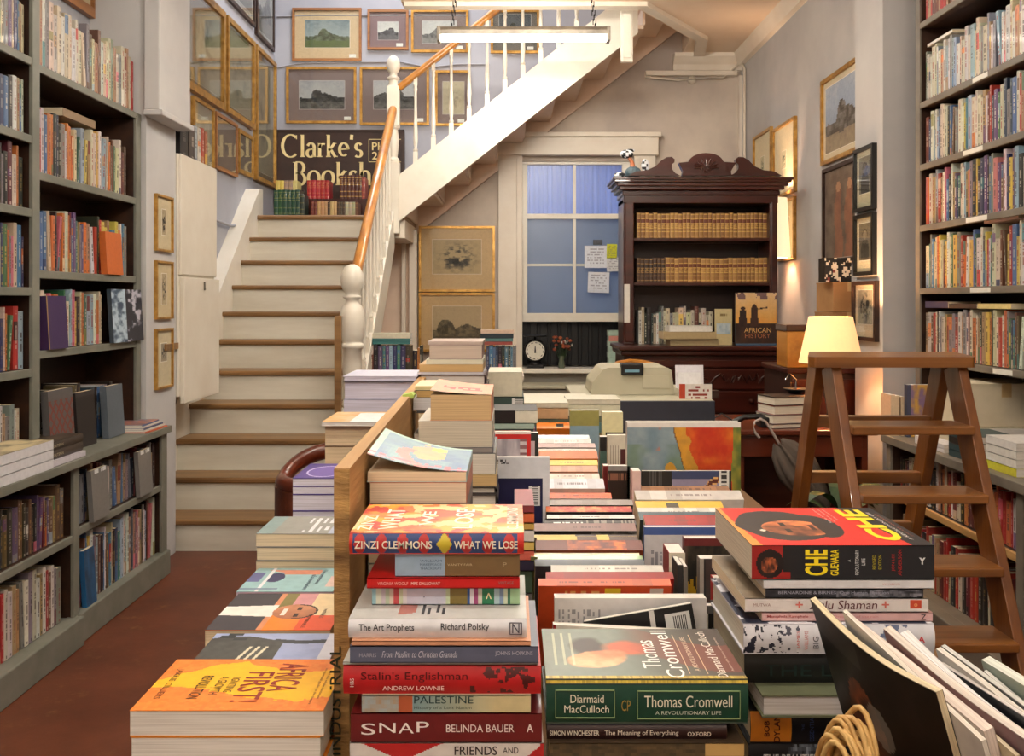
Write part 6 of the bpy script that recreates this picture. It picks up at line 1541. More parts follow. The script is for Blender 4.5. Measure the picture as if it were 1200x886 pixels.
C = [ # x0, x1, ytop, ybottom, spine colour, face colour, label
 (629, 684, 497, 511, (.90, .50, .12), (.88, .48, .12), 'orange book with small black motif, farthest of the middle rows'),
 (631, 691, 511, 516, (.16, .12, .12), (.2, .1, .1), 'thin black book just in front of the farthest orange one'),
 (631, 693, 516, 521, (.88, .84, .82), (.45, .12, .12), 'white-spined book with maroon cover in the far middle rows'),
 (631, 698, 521, 526, (.72, .60, .58), (.5, .45, .45), 'pinkish grey book in the far middle rows'),
 (631, 699, 527, 531, (.88, .84, .78), (.8, .6, .4), 'thin cream book in the far middle rows'),
 (632, 701, 531, 541, (.82, .40, .08), (.80, .38, .08), 'deep orange book behind the yellow one in the middle rows'),
 (638, 701, 541, 547, (.93, .82, .34), (.85, .7, .3), 'yellow book with a grey patch in the middle rows'),
 (640, 701, 548, 555, (.82, .60, .48), (.7, .45, .35), 'salmon coloured book in front of the yellow one'),
 (640, 703, 557, 563, (.90, .84, .78), (.15, .12, .2), 'white and peach book with dark cover in the middle rows'),
 (640, 709, 565, 577, (.84, .84, .88), (.82, .78, .74), 'pale lavender and white book in the middle rows'),
 (640, 717, 580, 586, (.92, .36, .16), (.9, .8, .78), 'bright orange-red book with pale pink cover'),
 (638, 742, 588, 594, (.62, .58, .56), (.17, .13, .14), 'grey-spined book with black cover in the middle rows'),
 (640, 741, 596, 602, (.84, .42, .24), (.14, .10, .10), 'orange and red patterned book with black cover'),
 (641, 744, 605, 609, (.88, .86, .84), (.10, .10, .10), 'white-spined book with black cover in the middle rows'),
 (638, 746, 612, 617, (.20, .17, .16), (.18, .14, .13), 'black book with faint white title along its spine'),
 (624, 746, 617, 625, (.55, .40, .38), (.16, .14, .13), 'pinkish brown book with black photo cover behind the grey slipcase'),
 (626, 747, 628, 631, (.55, .55, .50), (.5, .5, .46), 'thin grey book behind the yellow striped one'),
 (629, 748, 631, 636, (.84, .72, .34), (.3, .2, .15), 'yellow and brown striped book in the middle rows'),
 (628, 754, 638, 648, (.40, .17, .12), (.50, .22, .12), 'glossy brown-red book with a fiery orange patch'),
 (622, 750, 650, 654, (.80, .76, .58), (.6, .6, .4), 'thin cream book with green lettering in the middle rows'),
 (630, 754, 654, 659, (.56, .72, .44), (.4, .5, .3), 'light green book in the middle rows'),
 (627, 756, 659, 664, (.28, .31, .34), (.2, .2, .22), 'dark slate book with pale marks in front of the light green one'),
 (646, 778, 666, 669, (.90, .88, .84), (.7, .4, .35), 'white spined slim book above the dark red one'),
 (640, 790, 674, 679, (.62, .10, .08), (.62, .12, .10), 'dark red book standing behind the orange-red paperback'),
 (631, 787, 682, 686, (.88, .40, .26), (.84, .32, .15), 'orange-red paperback with small yellow sticker on its back'),
]
prevY = None
for i, (x0, x1, y0, y1, c, fc, lab) in enumerate(C):
    sp = txtsp(c, (.2, .15, .15) if sum(c) > 1.3 else (.85, .82, .75), i+40)
    if 'fiery' in lab: sp = lambda u, v: mixc((.40, .15, .10), (.86, .42, .12), (fbm(u*14, v*3, 4)-.3)*2.2 if .3 < u < .85 else 0)
    if 'striped' in lab: sp = lambda u, v: (.84, .72, .34) if (u < .4 or .6 < u < .72) else (.32, .22, .18)
    if 'patterned' in lab: sp = lambda u, v: mixc((.88, .60, .30), (.70, .16, .12), fbm(u*16, v*2, 6)*1.6-.3+u*.4)
    if 'faint white title' in lab: sp = lambda u, v: (.84, .82, .80) if .1 < u < .42 and .3 < v < .7 and h2(int(u*60), 1) > .3 else ((.5, .46, .42) if u > .45 and h2(int(u*50), 2) > .6 else (.20, .17, .16))
    if 'small black motif' in lab: sp = lambda u, v: (.12, .10, .08) if abs(u-.5) < .08 and .2 < v < .9 else (.90, .50, .12)
    bk2 = None
    if 'sticker' in lab:
        bk2 = lambda a, b: (.90, .78, .18) if (.50 < b < .62 and a < .13 and a > .03) else ((.82, .78, .74) if .84 < b < .95 and .04 < a < .14 else ((.92, .66, .40) if .17 < b < .46 and .05 < a < .12 and h2(int(b*60), 1) > .4 else (.84, .32, .15)))
    if 'black photo' in lab: bk2 = lambda a, b: mixc((.55, .52, .48), (.15, .13, .12), fbm(a*20, b*20, 3)*2-.5) if b > .55 else (.15, .12, .12)
    Yh = ll(y0); Ynext = ll(C[i+1][2]) if i+1 < len(C) else Yh-.05
    Tm = max(.010, (Yh-Ynext)*.93)
    T = max(.008, min(.045, Tm*.95, (y1-y0)*Yh/F/.50 if i < 21 else .018))
    lean(lab, x0, x1, y0, y1, c, sp, fc, T=T, ang=70, back=bk2, W=.165 if i > 12 else .15, pagec=CREAMP)
# white back cover with text, tilted black card, in front of the orange-red one
def backtext(paper, inkc, seed, bars=True):
    def f(a, b):
        if .08 < b < .40 and .05 < a < .8 and int(a*40) % 2 and h2(int(b*70), int(a*40), seed) > .35: return mixc(paper, inkc, .7)
        return paper
    return f
Yw = 1.50
def upright(label, x0, x1, yt, Y, T, base, face=None, fn=None, zb=LZ, rz=0, n=(50, 50), pagec=WHITEP, hard=False, tilt=0):
    """book standing on its lower edge, cover toward the viewer"""
    w, h = px(x1, Y)-px(x0, Y), pz(yt, Y)-zb
    t = thing('book', label, 'book', (px(x0, Y), Y, zb), 0, None, (tilt, 0, rz)); b = .0025 if hard else .001
    mb = MB(); mb.box(0, .0002, 0, w, b, h, 0, base); mb.box(0, T-b, 0, w, T, h, 0, base); mb.box(0, b, 0, b, T-b, h, 0, base)
    mb.grid((0, 0, 0), (w, 0, 0), (0, 0, h), n[0], n[1], fn or (lambda u, v: face or base)); mb.build('cover', M['print'], t)
    MB().box(b, b, .002, w-(.004 if hard else .0005), T-b, h-(.003 if hard else .0005), 0, pagec).build('page_block', M['pages_z'], t)
    return t
upright('white paperback showing its printed back cover behind Thomas Cromwell', 650, 828, 701, 1.285, .020, (.88, .87, .86), fn=lambda u, v: mixc((.86, .85, .85), (.5, .5, .52), .7) if (.03 < u < .30 and v > .55 and v < .92 and int(u*60) % 2 and h2(int(v*60), int(u*60)) > .4) else (.86, .85, .85), n=(80, 60))
t = thing('book', 'black paperback with barcode leaning askew behind Thomas Cromwell', 'book', (px(683, 1.26)+.030, 1.262, LZ), 0, None, (0, -.17, 0))
def bcv(u, v):
    if .74 < u < .96 and .70 < v < .955: return (.15, .15, .15) if .80 < u < .93 and .72 < v < .93 and int(u*110) % 2 else (.84, .84, .84)
    if .60 < u < .645: return (.86, .85, .84)
    return (.09, .09, .10)
mb = MB(); mb.box(0, 0, 0, .155, .008, .172, 0, (.09, .09, .1)); mb.grid((0, -.0003, 0), (.155, 0, 0), (0, 0, .172), 110, 80, bcv); mb.build('cover', M['print'], t); MB().box(.001, .0015, .001, .154, .0065, .1725, 0, WHITEP).build('page_block', M['pages_z'], t)
t = upright('white booklet standing slantwise with red edge, just behind Thomas Cromwell', 640, 800, 732, 1.236, .012, (.86, .85, .80), fn=lambda u, v: (.62, .12, .12) if u < .02 else (.86, .84, .80), n=(50, 4)); t.rotation_euler = (0, .055, 0)
# second column, on the right
D2 = [
 (749, 857, 572, 577, (.82, .62, .48), (.7, .5, .4), 'peach-spined book in front of the atlas', .0),
 (746, 872, 579, 588, (.88, .86, .84), (.84, .82, .82), 'large white-spined book standing in front of the atlas', 0),
 (747, 850, 592, 598, (.88, .72, .26), (.8, .7, .3), 'yellow-spined book with dark oval in the right row', 0),
 (749, 848, 599, 603, (.90, .90, .88), (.85, .85, .85), 'white-spined slim book in the right row', 0),
 (750, 846, 604, 608, (.30, .38, .42), (.25, .3, .3), 'slate and teal book in the right row', 0),
 (757, 844, 609, 614, (.70, .20, .20), (.6, .2, .2), 'red-spined book over the blue one in the right row', 0),
]
for i, (x0, x1, y0, y1, c, fc, lab, _) in enumerate(D2):
    Yh = ll(y0); Yn = ll(D2[i+1][2]) if i+1 < len(D2) else Yh-.05
    sp = txtsp(c, (.35, .3, .3), i+90, .3, .9)
    if 'oval' in lab: sp = lambda u, v: (.28, .25, .18) if abs(u-.42) < .07 and .2 < v < .8 else (.88, .72, .26)
    lean(lab, x0, x1, y0, y1, c, sp, fc, T=min(.04, (Yh-Yn)*.88), ang=72)
def bl(u, v):
    if v > .93: return (.28, .38, .62)
    if .06 < u < .75 and .20 < v < .80 and (u < .36 or u > .55) and int(u*36) % 2 and h2(int(v*60), int(u*36)) > .3: return (.55, .55, .58)
    return (.80, .80, .81)
upright('pale grey book with blue spine edge and columns of small print', 755, 851, 618, 1.64, .016, (.28, .38, .62), fn=bl, n=(60, 60))
def brn(u, v):
    if v > .93: return (.42, .16, .16)
    if u < .04: return (.35, .28, .24)
    n = fbm(u*9, v*9, 3)
    if u < .35 and v < .75 and n > .5: return (.78, .62, .12)
    return mixc((.10, .10, .09), (.34, .28, .22), (n-.35)*2)
upright('dark book with maroon top edge and yellow flecked cover, beside the biography stack', 802, 872, 631, 1.53, .02, (.40, .16, .16), fn=brn, n=(40, 50))
upright('cream-edged paperback with thin red edge standing in the right row', 784, 803, 648, 1.50, .06, (.60, .2, .18), fn=flat((.86, .82, .74)), n=(2, 2))
upright('slim dark grey book standing beside the cream-edged paperback', 794, 800, 662, 1.42, .05, (.22, .22, .22), fn=flat((.20, .20, .20)), n=(2, 2))
upright('slim grey book standing right of the dark grey one', 801, 806, 664, 1.42, .05, (.5, .48, .44), fn=flat((.50, .48, .44)), n=(2, 2))
upright('grey-brown hardback standing partly behind the Zulu book', 820, 868, 655, 1.40, .022, (.40, .36, .34), fn=lambda u, v: (.70, .68, .64) if u < .1 else ((.2, .2, .2) if u < .16 else mixc((.36, .32, .31), (.26, .23, .22), fbm(u*6, v*6, 2))), n=(20, 20))
upright('small red book end peeping beside the right front stack', 836, 868, 678, 1.345, .02, (.72, .12, .12), fn=flat((.72, .12, .12)), n=(2, 2))
upright('black book with grey headband standing left of the right front stack', 826, 866, 710, 1.33, .014, (.10, .10, .10), fn=lambda u, v: (.42, .42, .42) if v > .93 else ((.84, .82, .78) if u < .1 else (.10, .08, .09)), n=(20, 30))
# atlas and what stands before it
def atl(u, v):
    n = fbm(u*9, v*8, 101, 4)
    if v > .965: return (.88, .86, .84)
    coast = .40+.42*max(0, .97-v)**1.15+.05*(n-.5)
    sea = mixc((.40, .50, .56), (.60, .66, .68), fbm(u*9, v*11, 5, 4))
    if u > coast:
        d = u-coast; c = mixc((.88, .62, .18), (.72, .54, .22), fbm(u*22, v*22, 7, 4))
        if d > .13+.10*(n-.5)+.5*max(0, .55-v): c = mixc((.74, .18, .07), (.86, .44, .12), fbm(u*11, v*11, 9, 4)*1.7-.45)
        if u > .93+.05*(n-.5): c = mixc((.22, .34, .16), (.84, .70, .22), fbm(u*9, v*9, 2)*1.6-.4+max(0, .75-v))
        return mixc(c, (.25, .14, .10), .6) if d < .010 else c
    if ((u-.38)/.05)**2+((v-.66)/.055)**2 < 1: return mixc((.88, .68, .24), (.80, .56, .20), n)
    if v > .80 and u < .30 and n > .50: return mixc(sea, (.84, .44, .34), min(1, (n-.5)*9))
    return mixc(sea, (.42, .52, .42), max(0, min(.7, (fbm(u*5, v*5, 6)-.42)*3)) if v < .85 else 0)
upright('large atlas with a painted relief map of a coast on its cover, facing the viewer', 735, 868, 495, 2.12, .03, (.84, .83, .80), fn=atl, n=(120, 110), hard=True)
def blk(u, v):
    if .86 < u < .98 and v > .62: return (.2, .2, .2) if (int(v*60) % 2 and .89 < u < .95) else (.84, .84, .82)
    if .34 < u < .86:
        r = abs(v-.80-.10*math.sin(u*9)-.04*fbm(u*12, 1, 5))
        if r < .02: return (.34, .14, .10)
        if r < .035: return (.84, .66, .40)
        return (.74, .48, .50) if v < .80 and u > .52 else (.54, .52, .62) if v < .92 else (.22, .26, .40)
    return (.10, .10, .10) if not (.07 < u < .22 and int(u*60) % 2 and v > .6) else (.30, .30, .30)
upright('small book with black cover, map detail and barcode, before the atlas', 752, 857, 552, 2.06, .012, (.1, .1, .12), fn=blk, n=(80, 50))
upright('pink-edged thick paperback standing at the left of the small map-detail book', 741, 751, 552, 2.04, .04, (.84, .70, .68), fn=flat((.86, .74, .72)), n=(2, 2))
# navy and white paperback, red framed photo cover
def navy(u, v):
    if .60 < u < .82 and .66 < v < .80: return (.35, .35, .38) if (int(v*130) % 2 and .66 < u < .78) else (.86, .86, .86)
    if v > .855 or u > .86:
        return (.20, .20, .24) if (.955 < v < .985 and u < .24 and h2(int(u*40), int(v*110)) > .5) else (.84, .85, .88)
    return (.07, .08, .27)
upright('navy blue and white paperback with barcode standing at the left of the middle rows', 583, 644, 536, 1.86, .016, (.88, .88, .9), fn=navy, n=(60, 130))
def redf(u, v):
    if v > .985: return (.90, .88, .86)
    if u > .88 or v > .945: return (.82, .16, .14)
    if u > .70: return (.55, .4, .42) if int(v*40) % 2 else (.82, .80, .82)
    return mixc((.62, .61, .66), (.86, .85, .87), (fbm(u*7, v*5, 3)-.4)*2)
upright('grey photo cover with red frame standing behind the navy paperback', 579, 622, 506, 2.10, .02, (.8, .16, .14), fn=redf, n=(44, 110))
upright('dark green book with white label just right of the red framed cover', 616, 631, 507, 2.16, .02, (.15, .2, .18), fn=lambda u, v: (.80, .80, .82) if .0 < u < .7 and .70 < v < .93 else (.14, .19, .17), n=(14, 30))
pile(603, 626, 1.50, 592, [(9, WHITEP, (.56, .22, .24), 'maroon booklet topping the small mixed pile beside What We Lose'), (12, WHITEP, (.86, .42, .24), 'orange booklet in the small mixed pile beside What We Lose'), (8, WHITEP, (.80, .66, .34), 'ochre booklet in the small mixed pile beside What We Lose'), (14, WHITEP, (.88, .86, .84), 'white booklet in the small mixed pile beside What We Lose'), (10, WHITEP, (.88, .76, .42), 'yellow booklet in the small mixed pile beside What We Lose'), (12, WHITEP, (.84, .42, .36), 'coral booklet in the small mixed pile beside What We Lose'), (12, WHITEP, (.20, .18, .28), 'dark purple booklet in the small mixed pile beside What We Lose')], .13, 'the small mixed pile', rot=0)
# upright cluster between the two rows
upright('cream book with a black block, standing at the far middle', 706, 730, 483, 2.62, .03, (.88, .86, .70), fn=lambda u, v: (.08, .08, .09) if (.35 < v < .80 if False else .62 < v < .80) and u > .15 else (.88, .86, .68), n=(20, 40))
upright('dark teal book with black top standing in the middle', 703, 713, 512, 2.42, .03, (.24, .36, .34), fn=lambda u, v: (.09, .09, .10) if v > .84 else (.28, .40, .38), n=(8, 40))
upright('cream book with maroon block and fine print standing in the middle', 712, 736, 510, 2.34, .02, (.82, .79, .72), fn=lambda u, v: (.30, .09, .09) if u > .62 and v < .86 else ((.6, .57, .52) if int(u*24) % 3 == 0 and u < .6 and v < .9 else (.82, .79, .72)), n=(24, 30))
upright('maroon-edged book standing in front of the teal one', 707, 714, 546, 2.18, .03, (.42, .12, .12), fn=flat((.44, .13, .12)), n=(2, 2))
upright('black book with grey headband and bronze title in the middle', 713, 738, 546, 2.12, .02, (.12, .09, .09), fn=lambda u, v: (.55, .55, .54) if v > .95 else ((.52, .36, .28) if .86 < v < .92 and h2(int(u*24), 1) > .3 else (.13, .09, .08)), n=(24, 40))
upright('slim olive book standing left of the cream block at far middle', 668, 702, 481, 2.9, .03, (.60, .60, .38), fn=lambda u, v: (.55, .66, .72) if v < .8 else (.62, .60, .34), n=(8, 16))
# far end of the table: cream piles
for (x0, x1, Y, yt, lab, c, pc) in ((612, 666, 3.15, 472, 'far centre', (.8, .66, .5), (.86, .76, .58)), (664, 727, 3.35, 468, 'far right centre', (.84, .84, .74), (.86, .84, .76)), (600, 690, 3.62, 466, 'back end of the table', (.6, .55, .5), (.80, .72, .62))):
    pile(x0, x1, Y, yt, [(6, WHITEP, (.84, .82, .74), 'thin pale book topping the %s pile' % lab), (13, pc, c, 'pale-edged book second in the %s pile' % lab), (8, CREAMP, (.35, .40, .34), 'green-jacketed book third in the %s pile' % lab)], .17, 'the %s pile' % lab, rot=0)
# ================================================================ MAGAZINES AND BASKET, FRONT RIGHT
def sheet(label, X, Yn, Yf, ztn, ztf, T, base, edge, fn=None, slant=.10, dzt=0, zb=LZ, name='magazine', leanx=.12, ng=(40, 40), curve=0.0, rz=.22):
    """magazine standing on edge along the viewing direction, cover facing left, top leaning left"""
    t = thing(name, label, 'magazine', (X+.25*math.sin(leanx), Yn, zb), 0, 'magazines in the box at the front right', (0, -leanx, rz))
    L = Yf-Yn; hn, hf = ztn-zb, ztf-zb; n = 16; b = .0006
    def top(q): return hn+(hf-hn)*q+curve*math.sin(q*math.pi)
    def bend(q, zf): return -.5*abs(curve)*math.sin(q*math.pi)*zf
    mb = MB(); b0 = 0; N1, N2 = ng
    for side, xo in ((0, 0), (1, T)):
        vs, fs = [], []
        for j in range(N2+1):
            for i in range(N1+1):
                q, z = i/N1, j/N2; vs.append((xo+bend(q, z), L*q, top(q)*z))
        for j in range(N2):
            for i in range(N1):
                a = j*(N1+1)+i; f = (a, a+N1+1, a+N1+2, a+1) if side == 0 else (a, a+1, a+N1+2, a+N1+1)
                fs.append(f)
        bb = len(mb.v); mb.v += vs
        for k, f in enumerate(fs):
            i, j = k % N1, k//N1; mb.f.append([bb+q for q in f]); mb.m.append(0); mb.sm.append(True)
            mb.c.append(fn((i+.5)/N1, (j+.5)/N2) if (fn and side == 0) else base)
    mb.build('cover', M['print'], t)
    mb = MB(); vs = []
    for i in range(n+1):
        q = i/n
        for (xo, z) in ((b, 0), (b, top(q)+.0005), (T-b, top(q)+.0005), (T-b, 0)): vs.append((xo+bend(q, z/top(q)), L*q, z))
    fs = []
    for i in range(n):
        a = i*4
        for k in range(4): fs.append((a+k, a+(k+1) % 4, a+4+(k+1) % 4, a+4+k))
    mb.add(vs, fs, 0, edge, smooth=False); mb.add(vs, [(3, 2, 1, 0), (n*4, n*4+1, n*4+2, n*4+3)], 0, edge); mb.build('page_block', M['pages_x'], t)
    return t
def darkc(u, v):
    n = fbm(u*5, v*6, 111); c = mixc((.05, .045, .045), (.13, .10, .09), (fbm(u*9, v*9, 5, 4)-.45)*3)
    if ((1-u-.30)/.16)**2+((v-.48)/.30)**2 < 1: c = mixc((.55, .27, .12), c, abs(n-.5)*3)
    if ((1-u-.42)/.10)**2+((v-.62)/.10)**2 < 1: c = mixc(c, (.62, .60, .56), .7)
    if ((1-u-.62)/.10)**2+((v-.20)/.16)**2 < 1: c = mixc(c, (.20, .24, .22), .6)
    if v > .86 and u > .6: c = mixc(c, (.4, .4, .4), .4)
    return c
sheet('black glossy magazine with dim portrait cover, nearest at the front right', .405, .87, 1.08, 1.038, 1.060, .008, (.06, .05, .05), (.86, .80, .66), darkc, leanx=.30, curve=-.010, ng=(60, 60))
cols = [('white', (.86, .84, .80), (.88, .85, .80)), ('pinkish white', (.84, .78, .74), (.86, .80, .76)), ('cream', (.86, .80, .66), (.88, .82, .70)), ('mauve', (.55, .42, .44), (.84, .80, .76)), ('white', (.87, .87, .90), (.88, .88, .88)),
        ('black', (.10, .10, .11), (.84, .82, .80)), ('pale', (.78, .77, .74), (.86, .84, .80)), ('grey', (.45, .45, .46), (.80, .80, .78)), ('brown', (.50, .36, .20), (.78, .68, .48)), ('white', (.85, .86, .84), (.86, .86, .84)),
        ('pale green', (.70, .76, .72), (.82, .84, .80)), ('white', (.88, .86, .84), (.88, .86, .84)), ('slate', (.42, .48, .50), (.72, .76, .76)), ('silver', (.66, .68, .68), (.80, .80, .80)), ('red', (.66, .20, .18), (.82, .76, .72)), ('cream', (.80, .72, .58), (.86, .80, .68)),
        ('white', (.86, .86, .86), (.86, .84, .82)), ('tan', (.62, .50, .34), (.80, .72, .56))]
X = .422
for i, (cn, c, e) in enumerate(cols):
    T = (.006, .012, .005, .010, .016, .005, .007, .006, .009, .005, .012, .006)[i % 12]
    far = 1.03+.0*(i % 3)-.004*i+.018*math.sin(i*2.1); near = .835+.012*math.sin(i*1.7)
    zt_n = 1.005+.012*math.sin(i*2.7)-.0018*i; zt_f = 1.050+.012*math.cos(i*1.9)-.0048*i
    lf = None
    if cn in ('mauve', 'slate', 'silver', 'black'): lf = (lambda cc, s: (lambda u, v: mixc(cc, (.5, .5, .5), (fbm(u*6, v*6, s)-.5)*1.5)))(c, i)
    sheet('%s magazine, %s to the right of the black portrait magazine in the front box' % (cn, ordw(i+1)), X, near, far, zt_n, zt_f, T, c, e, lf, leanx=.29, ng=(14, 14), curve=.006*math.sin(i*1.3)); X += T+.0055 if i % 4 else T+.003
# wicker basket holding them: tray, rim and raffia bound handle
bs = thing('wicker_basket', 'wicker basket with thick raffia handle holding the magazines at front right', 'basket', (.40, .86, LZ))
mb = MB()
bx0, bx1, by0, by1 = -.075, .315, -.115, .20
per = []
for k in range(40):
    a = 2*math.pi*k/40; c_, s_2 = math.cos(a), math.sin(a)
    sx = abs(c_)**.5*(1 if c_ > 0 else -1); sy = abs(s_2)**.5*(1 if s_2 > 0 else -1)
    per.append(((bx0+bx1)/2+(bx1-bx0)/2*sx, (by0+by1)/2+(by1-by0)/2*sy))
for j in range(8):
    z = .006+j*.011
    pts = [(x, y, z+.003*(1 if (k+j) % 2 else -1)) for k, (x, y) in enumerate(per)]; mb.tube(pts+[pts[0]], .0055, 5)
mb.build('woven_side', M['wicker'], bs)
mb = MB(); mb.box(bx0+.01, by0+.01, 0, bx1-.01, by1-.01, .004); mb.build('base', M['wicker'], bs)
mb = MB()
for k in range(13):
    f_ = k/12; off = (f_-.5); pts = []
    for i in range(15):
        q = i/14
        pts.append((-.098+.042*q+off*.026*math.sin(math.pi*q)+.004*math.sin(k*2.4), .045-.085*q+.006*math.cos(k*1.7), .03+(.182+.008*math.sin(k*1.9)+off*.022)*math.sin(math.pi*min(1, q*1.0))**.62))
    mb.tube(pts, .0030, 5)
mb.build('raffia_handle', M['raffia'], bs)
mb = MB()
for k in range(5): mb.tube([(-.078+.004*k, -.04+.004*k, .045+.012*k), (-.058+.004*k, -.03, .05+.012*k), (-.068, -.015+.004*k, .055+.012*k)], .003, 5)
mb.build('raffia_binding', M['raffia'], bs)
# ================================================================ SHELF ROWS
GEN = {'cream': 5, 'white': 5, 'black': 3, 'navy': 2, 'blue': 2, 'pale blue': 2, 'red': 2, 'maroon': 1.5, 'orange': 2, 'yellow': 1.2, 'green': 1, 'teal': 1, 'grey': 2.5, 'brown': 2, 'tan': 2.5, 'pink': .6, 'purple': .8}
PALE = {'cream': 10, 'white': 4, 'tan': 3, 'blue': .8, 'brown': .7, 'grey': 2, 'red': .5, 'purple': .4}
def L_row(shelf, z, y0, y1, seed, pal, hmin, hmax, X=LX-.02, **k):
    return fill_row(shelf, (X, y0, z+.0015), math.pi/2, y1-y0, hmin, hmax, 0, pal, 'stair end', seed=seed, reverse=True, jit=-.0, **k)
def R_row(shelf, z, y0, y1, seed, pal, hmin, hmax, X=RXF+.018, **k):
    return fill_row(shelf, (X, y0, z+.0015), -math.pi/2, y0-y1, hmin, hmax, 0, pal, 'pillar end', seed=seed, jit=-.0, **k)
TL = 'left bookcase'
L_row('top shelf, '+TL, 2.346, 3.60, 4.55, 1, PALE, .24, .31, W=(.12, .16), lean=.05, tmin=.022, tmax=.04)
L_row('second shelf, right bay, '+TL, 1.915, 3.60, 4.47, 2, dict(GEN, red=3, orange=3, maroon=2), .20, .27, lean=.15)
L_row('third shelf, right bay, '+TL, 1.52, 3.60, 4.47, 3, dict(GEN, red=2, purple=2, yellow=2, orange=4), .21, .27)
L_row('fourth shelf, right bay, '+TL, 1.197, 3.60, 4.20, 4, dict(GEN, cream=4, tan=4, pink=2), .19, .25, lean=.05)
for i, z in enumerate(LS_L):
    L_row('%s shelf, left bay, %s' % (ordw(i+1), TL), z, 2.95, 3.53, 20+i, GEN if i else dict(PALE, red=2, maroon=2), .19, .25, lean=.06)
L_row('left counter, nearer half', .759, 3.0, 3.50, 31, PALE, .19, .24, X=-1.92, lean=.1)
L_row('left counter, stair half', .759, 3.66, 4.36, 32, {'black': 4, 'brown': 3, 'grey': 4, 'navy': 1, 'blue': 1.5, 'maroon': 1}, .20, .27, X=-1.93, lean=.0, tmin=.02, tmax=.05)
L_row('upper shelf, low left unit, stair bay', .467, 3.68, 4.52, 33, {'navy': 3, 'blue': 3, 'black': 2, 'white': 2, 'grey': 3, 'tan': 1.5, 'maroon': 1}, .17, .235, X=-1.80, lean=.25)
L_row('lower shelf, low left unit, stair bay', .118, 3.68, 4.52, 34, dict(GEN, teal=3, blue=3, black=4), .22, .30, X=-1.80, lean=.12, tmin=.010, tmax=.03)
L_row('upper shelf, low left unit, near bay', .45, 2.75, 3.60, 35, {'black': 3, 'purple': 3, 'brown': 3, 'tan': 1, 'maroon': 3, 'grey': 1, 'pale blue': .6}, .17, .22, X=-1.80, lean=.03)
L_row('lower shelf, low left unit, near bay', .118, 2.75, 3.60, 36, {'white': 6, 'cream': 6, 'tan': 3, 'red': 1.2, 'grey': 1.5, 'brown': 1.5}, .21, .27, X=-1.80, lean=.03, tmin=.018)
TR = 'right bookcase'
rows = [(3.06, PALE), (2.72, {'red': 3, 'maroon': 3, 'brown': 3, 'tan': 1}), (2.34, {'white': 6, 'cream': 4, 'pale blue': 4, 'tan': 1, 'grey': 2}), (2.045, dict(GEN, red=4, cream=6)), (1.755, dict(GEN, pink=3, purple=2)), (1.457, dict(GEN, yellow=4, white=5)), (1.13, dict(GEN, brown=4, maroon=3, tan=4))]
for i, (z, pal) in enumerate(rows):
    R_row('%s shelf, %s' % (['hidden top', 'uppermost visible', 'palest', 'fourth highest', 'middle', 'second lowest', 'lowest'][i], TR), z, 4.26, 3.05, 50+i, pal, .19, .255 if i < 6 else .23, lean=.05, tmin=.012, tmax=.034)
R_row('upper shelf, low right unit, far bay', .528, 4.06, 3.07, 60, {'red': 3, 'orange': 1.5, 'black': 5, 'white': 1, 'maroon': 2, 'tan': 1.5, 'cream': 1}, .15, .20, X=1.76, lean=.05)
R_row('upper shelf, low right unit, near bay', .528, 3.0, 2.6, 61, {'black': 6, 'navy': 1, 'maroon': 1.5, 'white': .6}, .16, .20, X=1.76, lean=.03)
R_row('bottom shelf, low right unit, far bay', .18, 4.06, 3.07, 62, {'red': 2, 'cream': 2, 'black': 3, 'maroon': 3, 'tan': 2}, .20, .26, X=1.76, lean=.1)
R_row('bottom shelf, low right unit, near bay', .18, 3.0, 2.6, 63, {'black': 5, 'cream': 1, 'yellow': 1, 'maroon': 1}, .20, .26, X=1.76)
# flat books on the rows
def on_row(label, X0, y0, L, Wd, z, T, base, side, pagec=CREAMP, hard=False, dz=0):
    """lying book with its spine toward the room: side -1 left wall, 1 right wall"""
    if side < 0: return hero('book', label, L, Wd, T, (X0, y0+L, z), -math.pi/2 if False else math.pi/2+math.pi*0, base, pagec, hard) if False else hero('book', label, L, Wd, T, (X0, y0, z), math.pi/2, base, pagec, hard)
    return hero('book', label, L, Wd, T, (X0, y0, z), -math.pi/2, base, pagec, hard)
on_row('thick tan book lying flat on the row, second shelf of left bookcase', LX-.02, 3.83, .30, .16, 1.915+.275, .035, (.55, .45, .33), -1)
on_row('white book lying flat over the row, third shelf of right bookcase top', RXF+.02, 4.25, .24, .15, 2.34+.26, .014, (.86, .85, .84), 1)
on_row('white-topped thick book lying at the pillar end above the lowest row', RXF+.01, 4.25, .22, .15, 1.13+.235, .030, (.25, .22, .34), 1)
on_row('brown spined book lying flat above the lowest row of the right bookcase', RXF+.01, 4.02, .24, .15, 1.13+.235, .020, (.25, .17, .14), 1)
on_row('cream and yellow book lying flat above the lowest row, right bookcase', RXF+.01, 3.77, .25, .15, 1.13+.235, .022, (.86, .78, .52), 1)
on_row('pink and white book lying flat above the fifth row of the right bookcase', RXF+.01, 3.72, .25, .15, 1.457+.26, .022, (.84, .70, .66), 1)
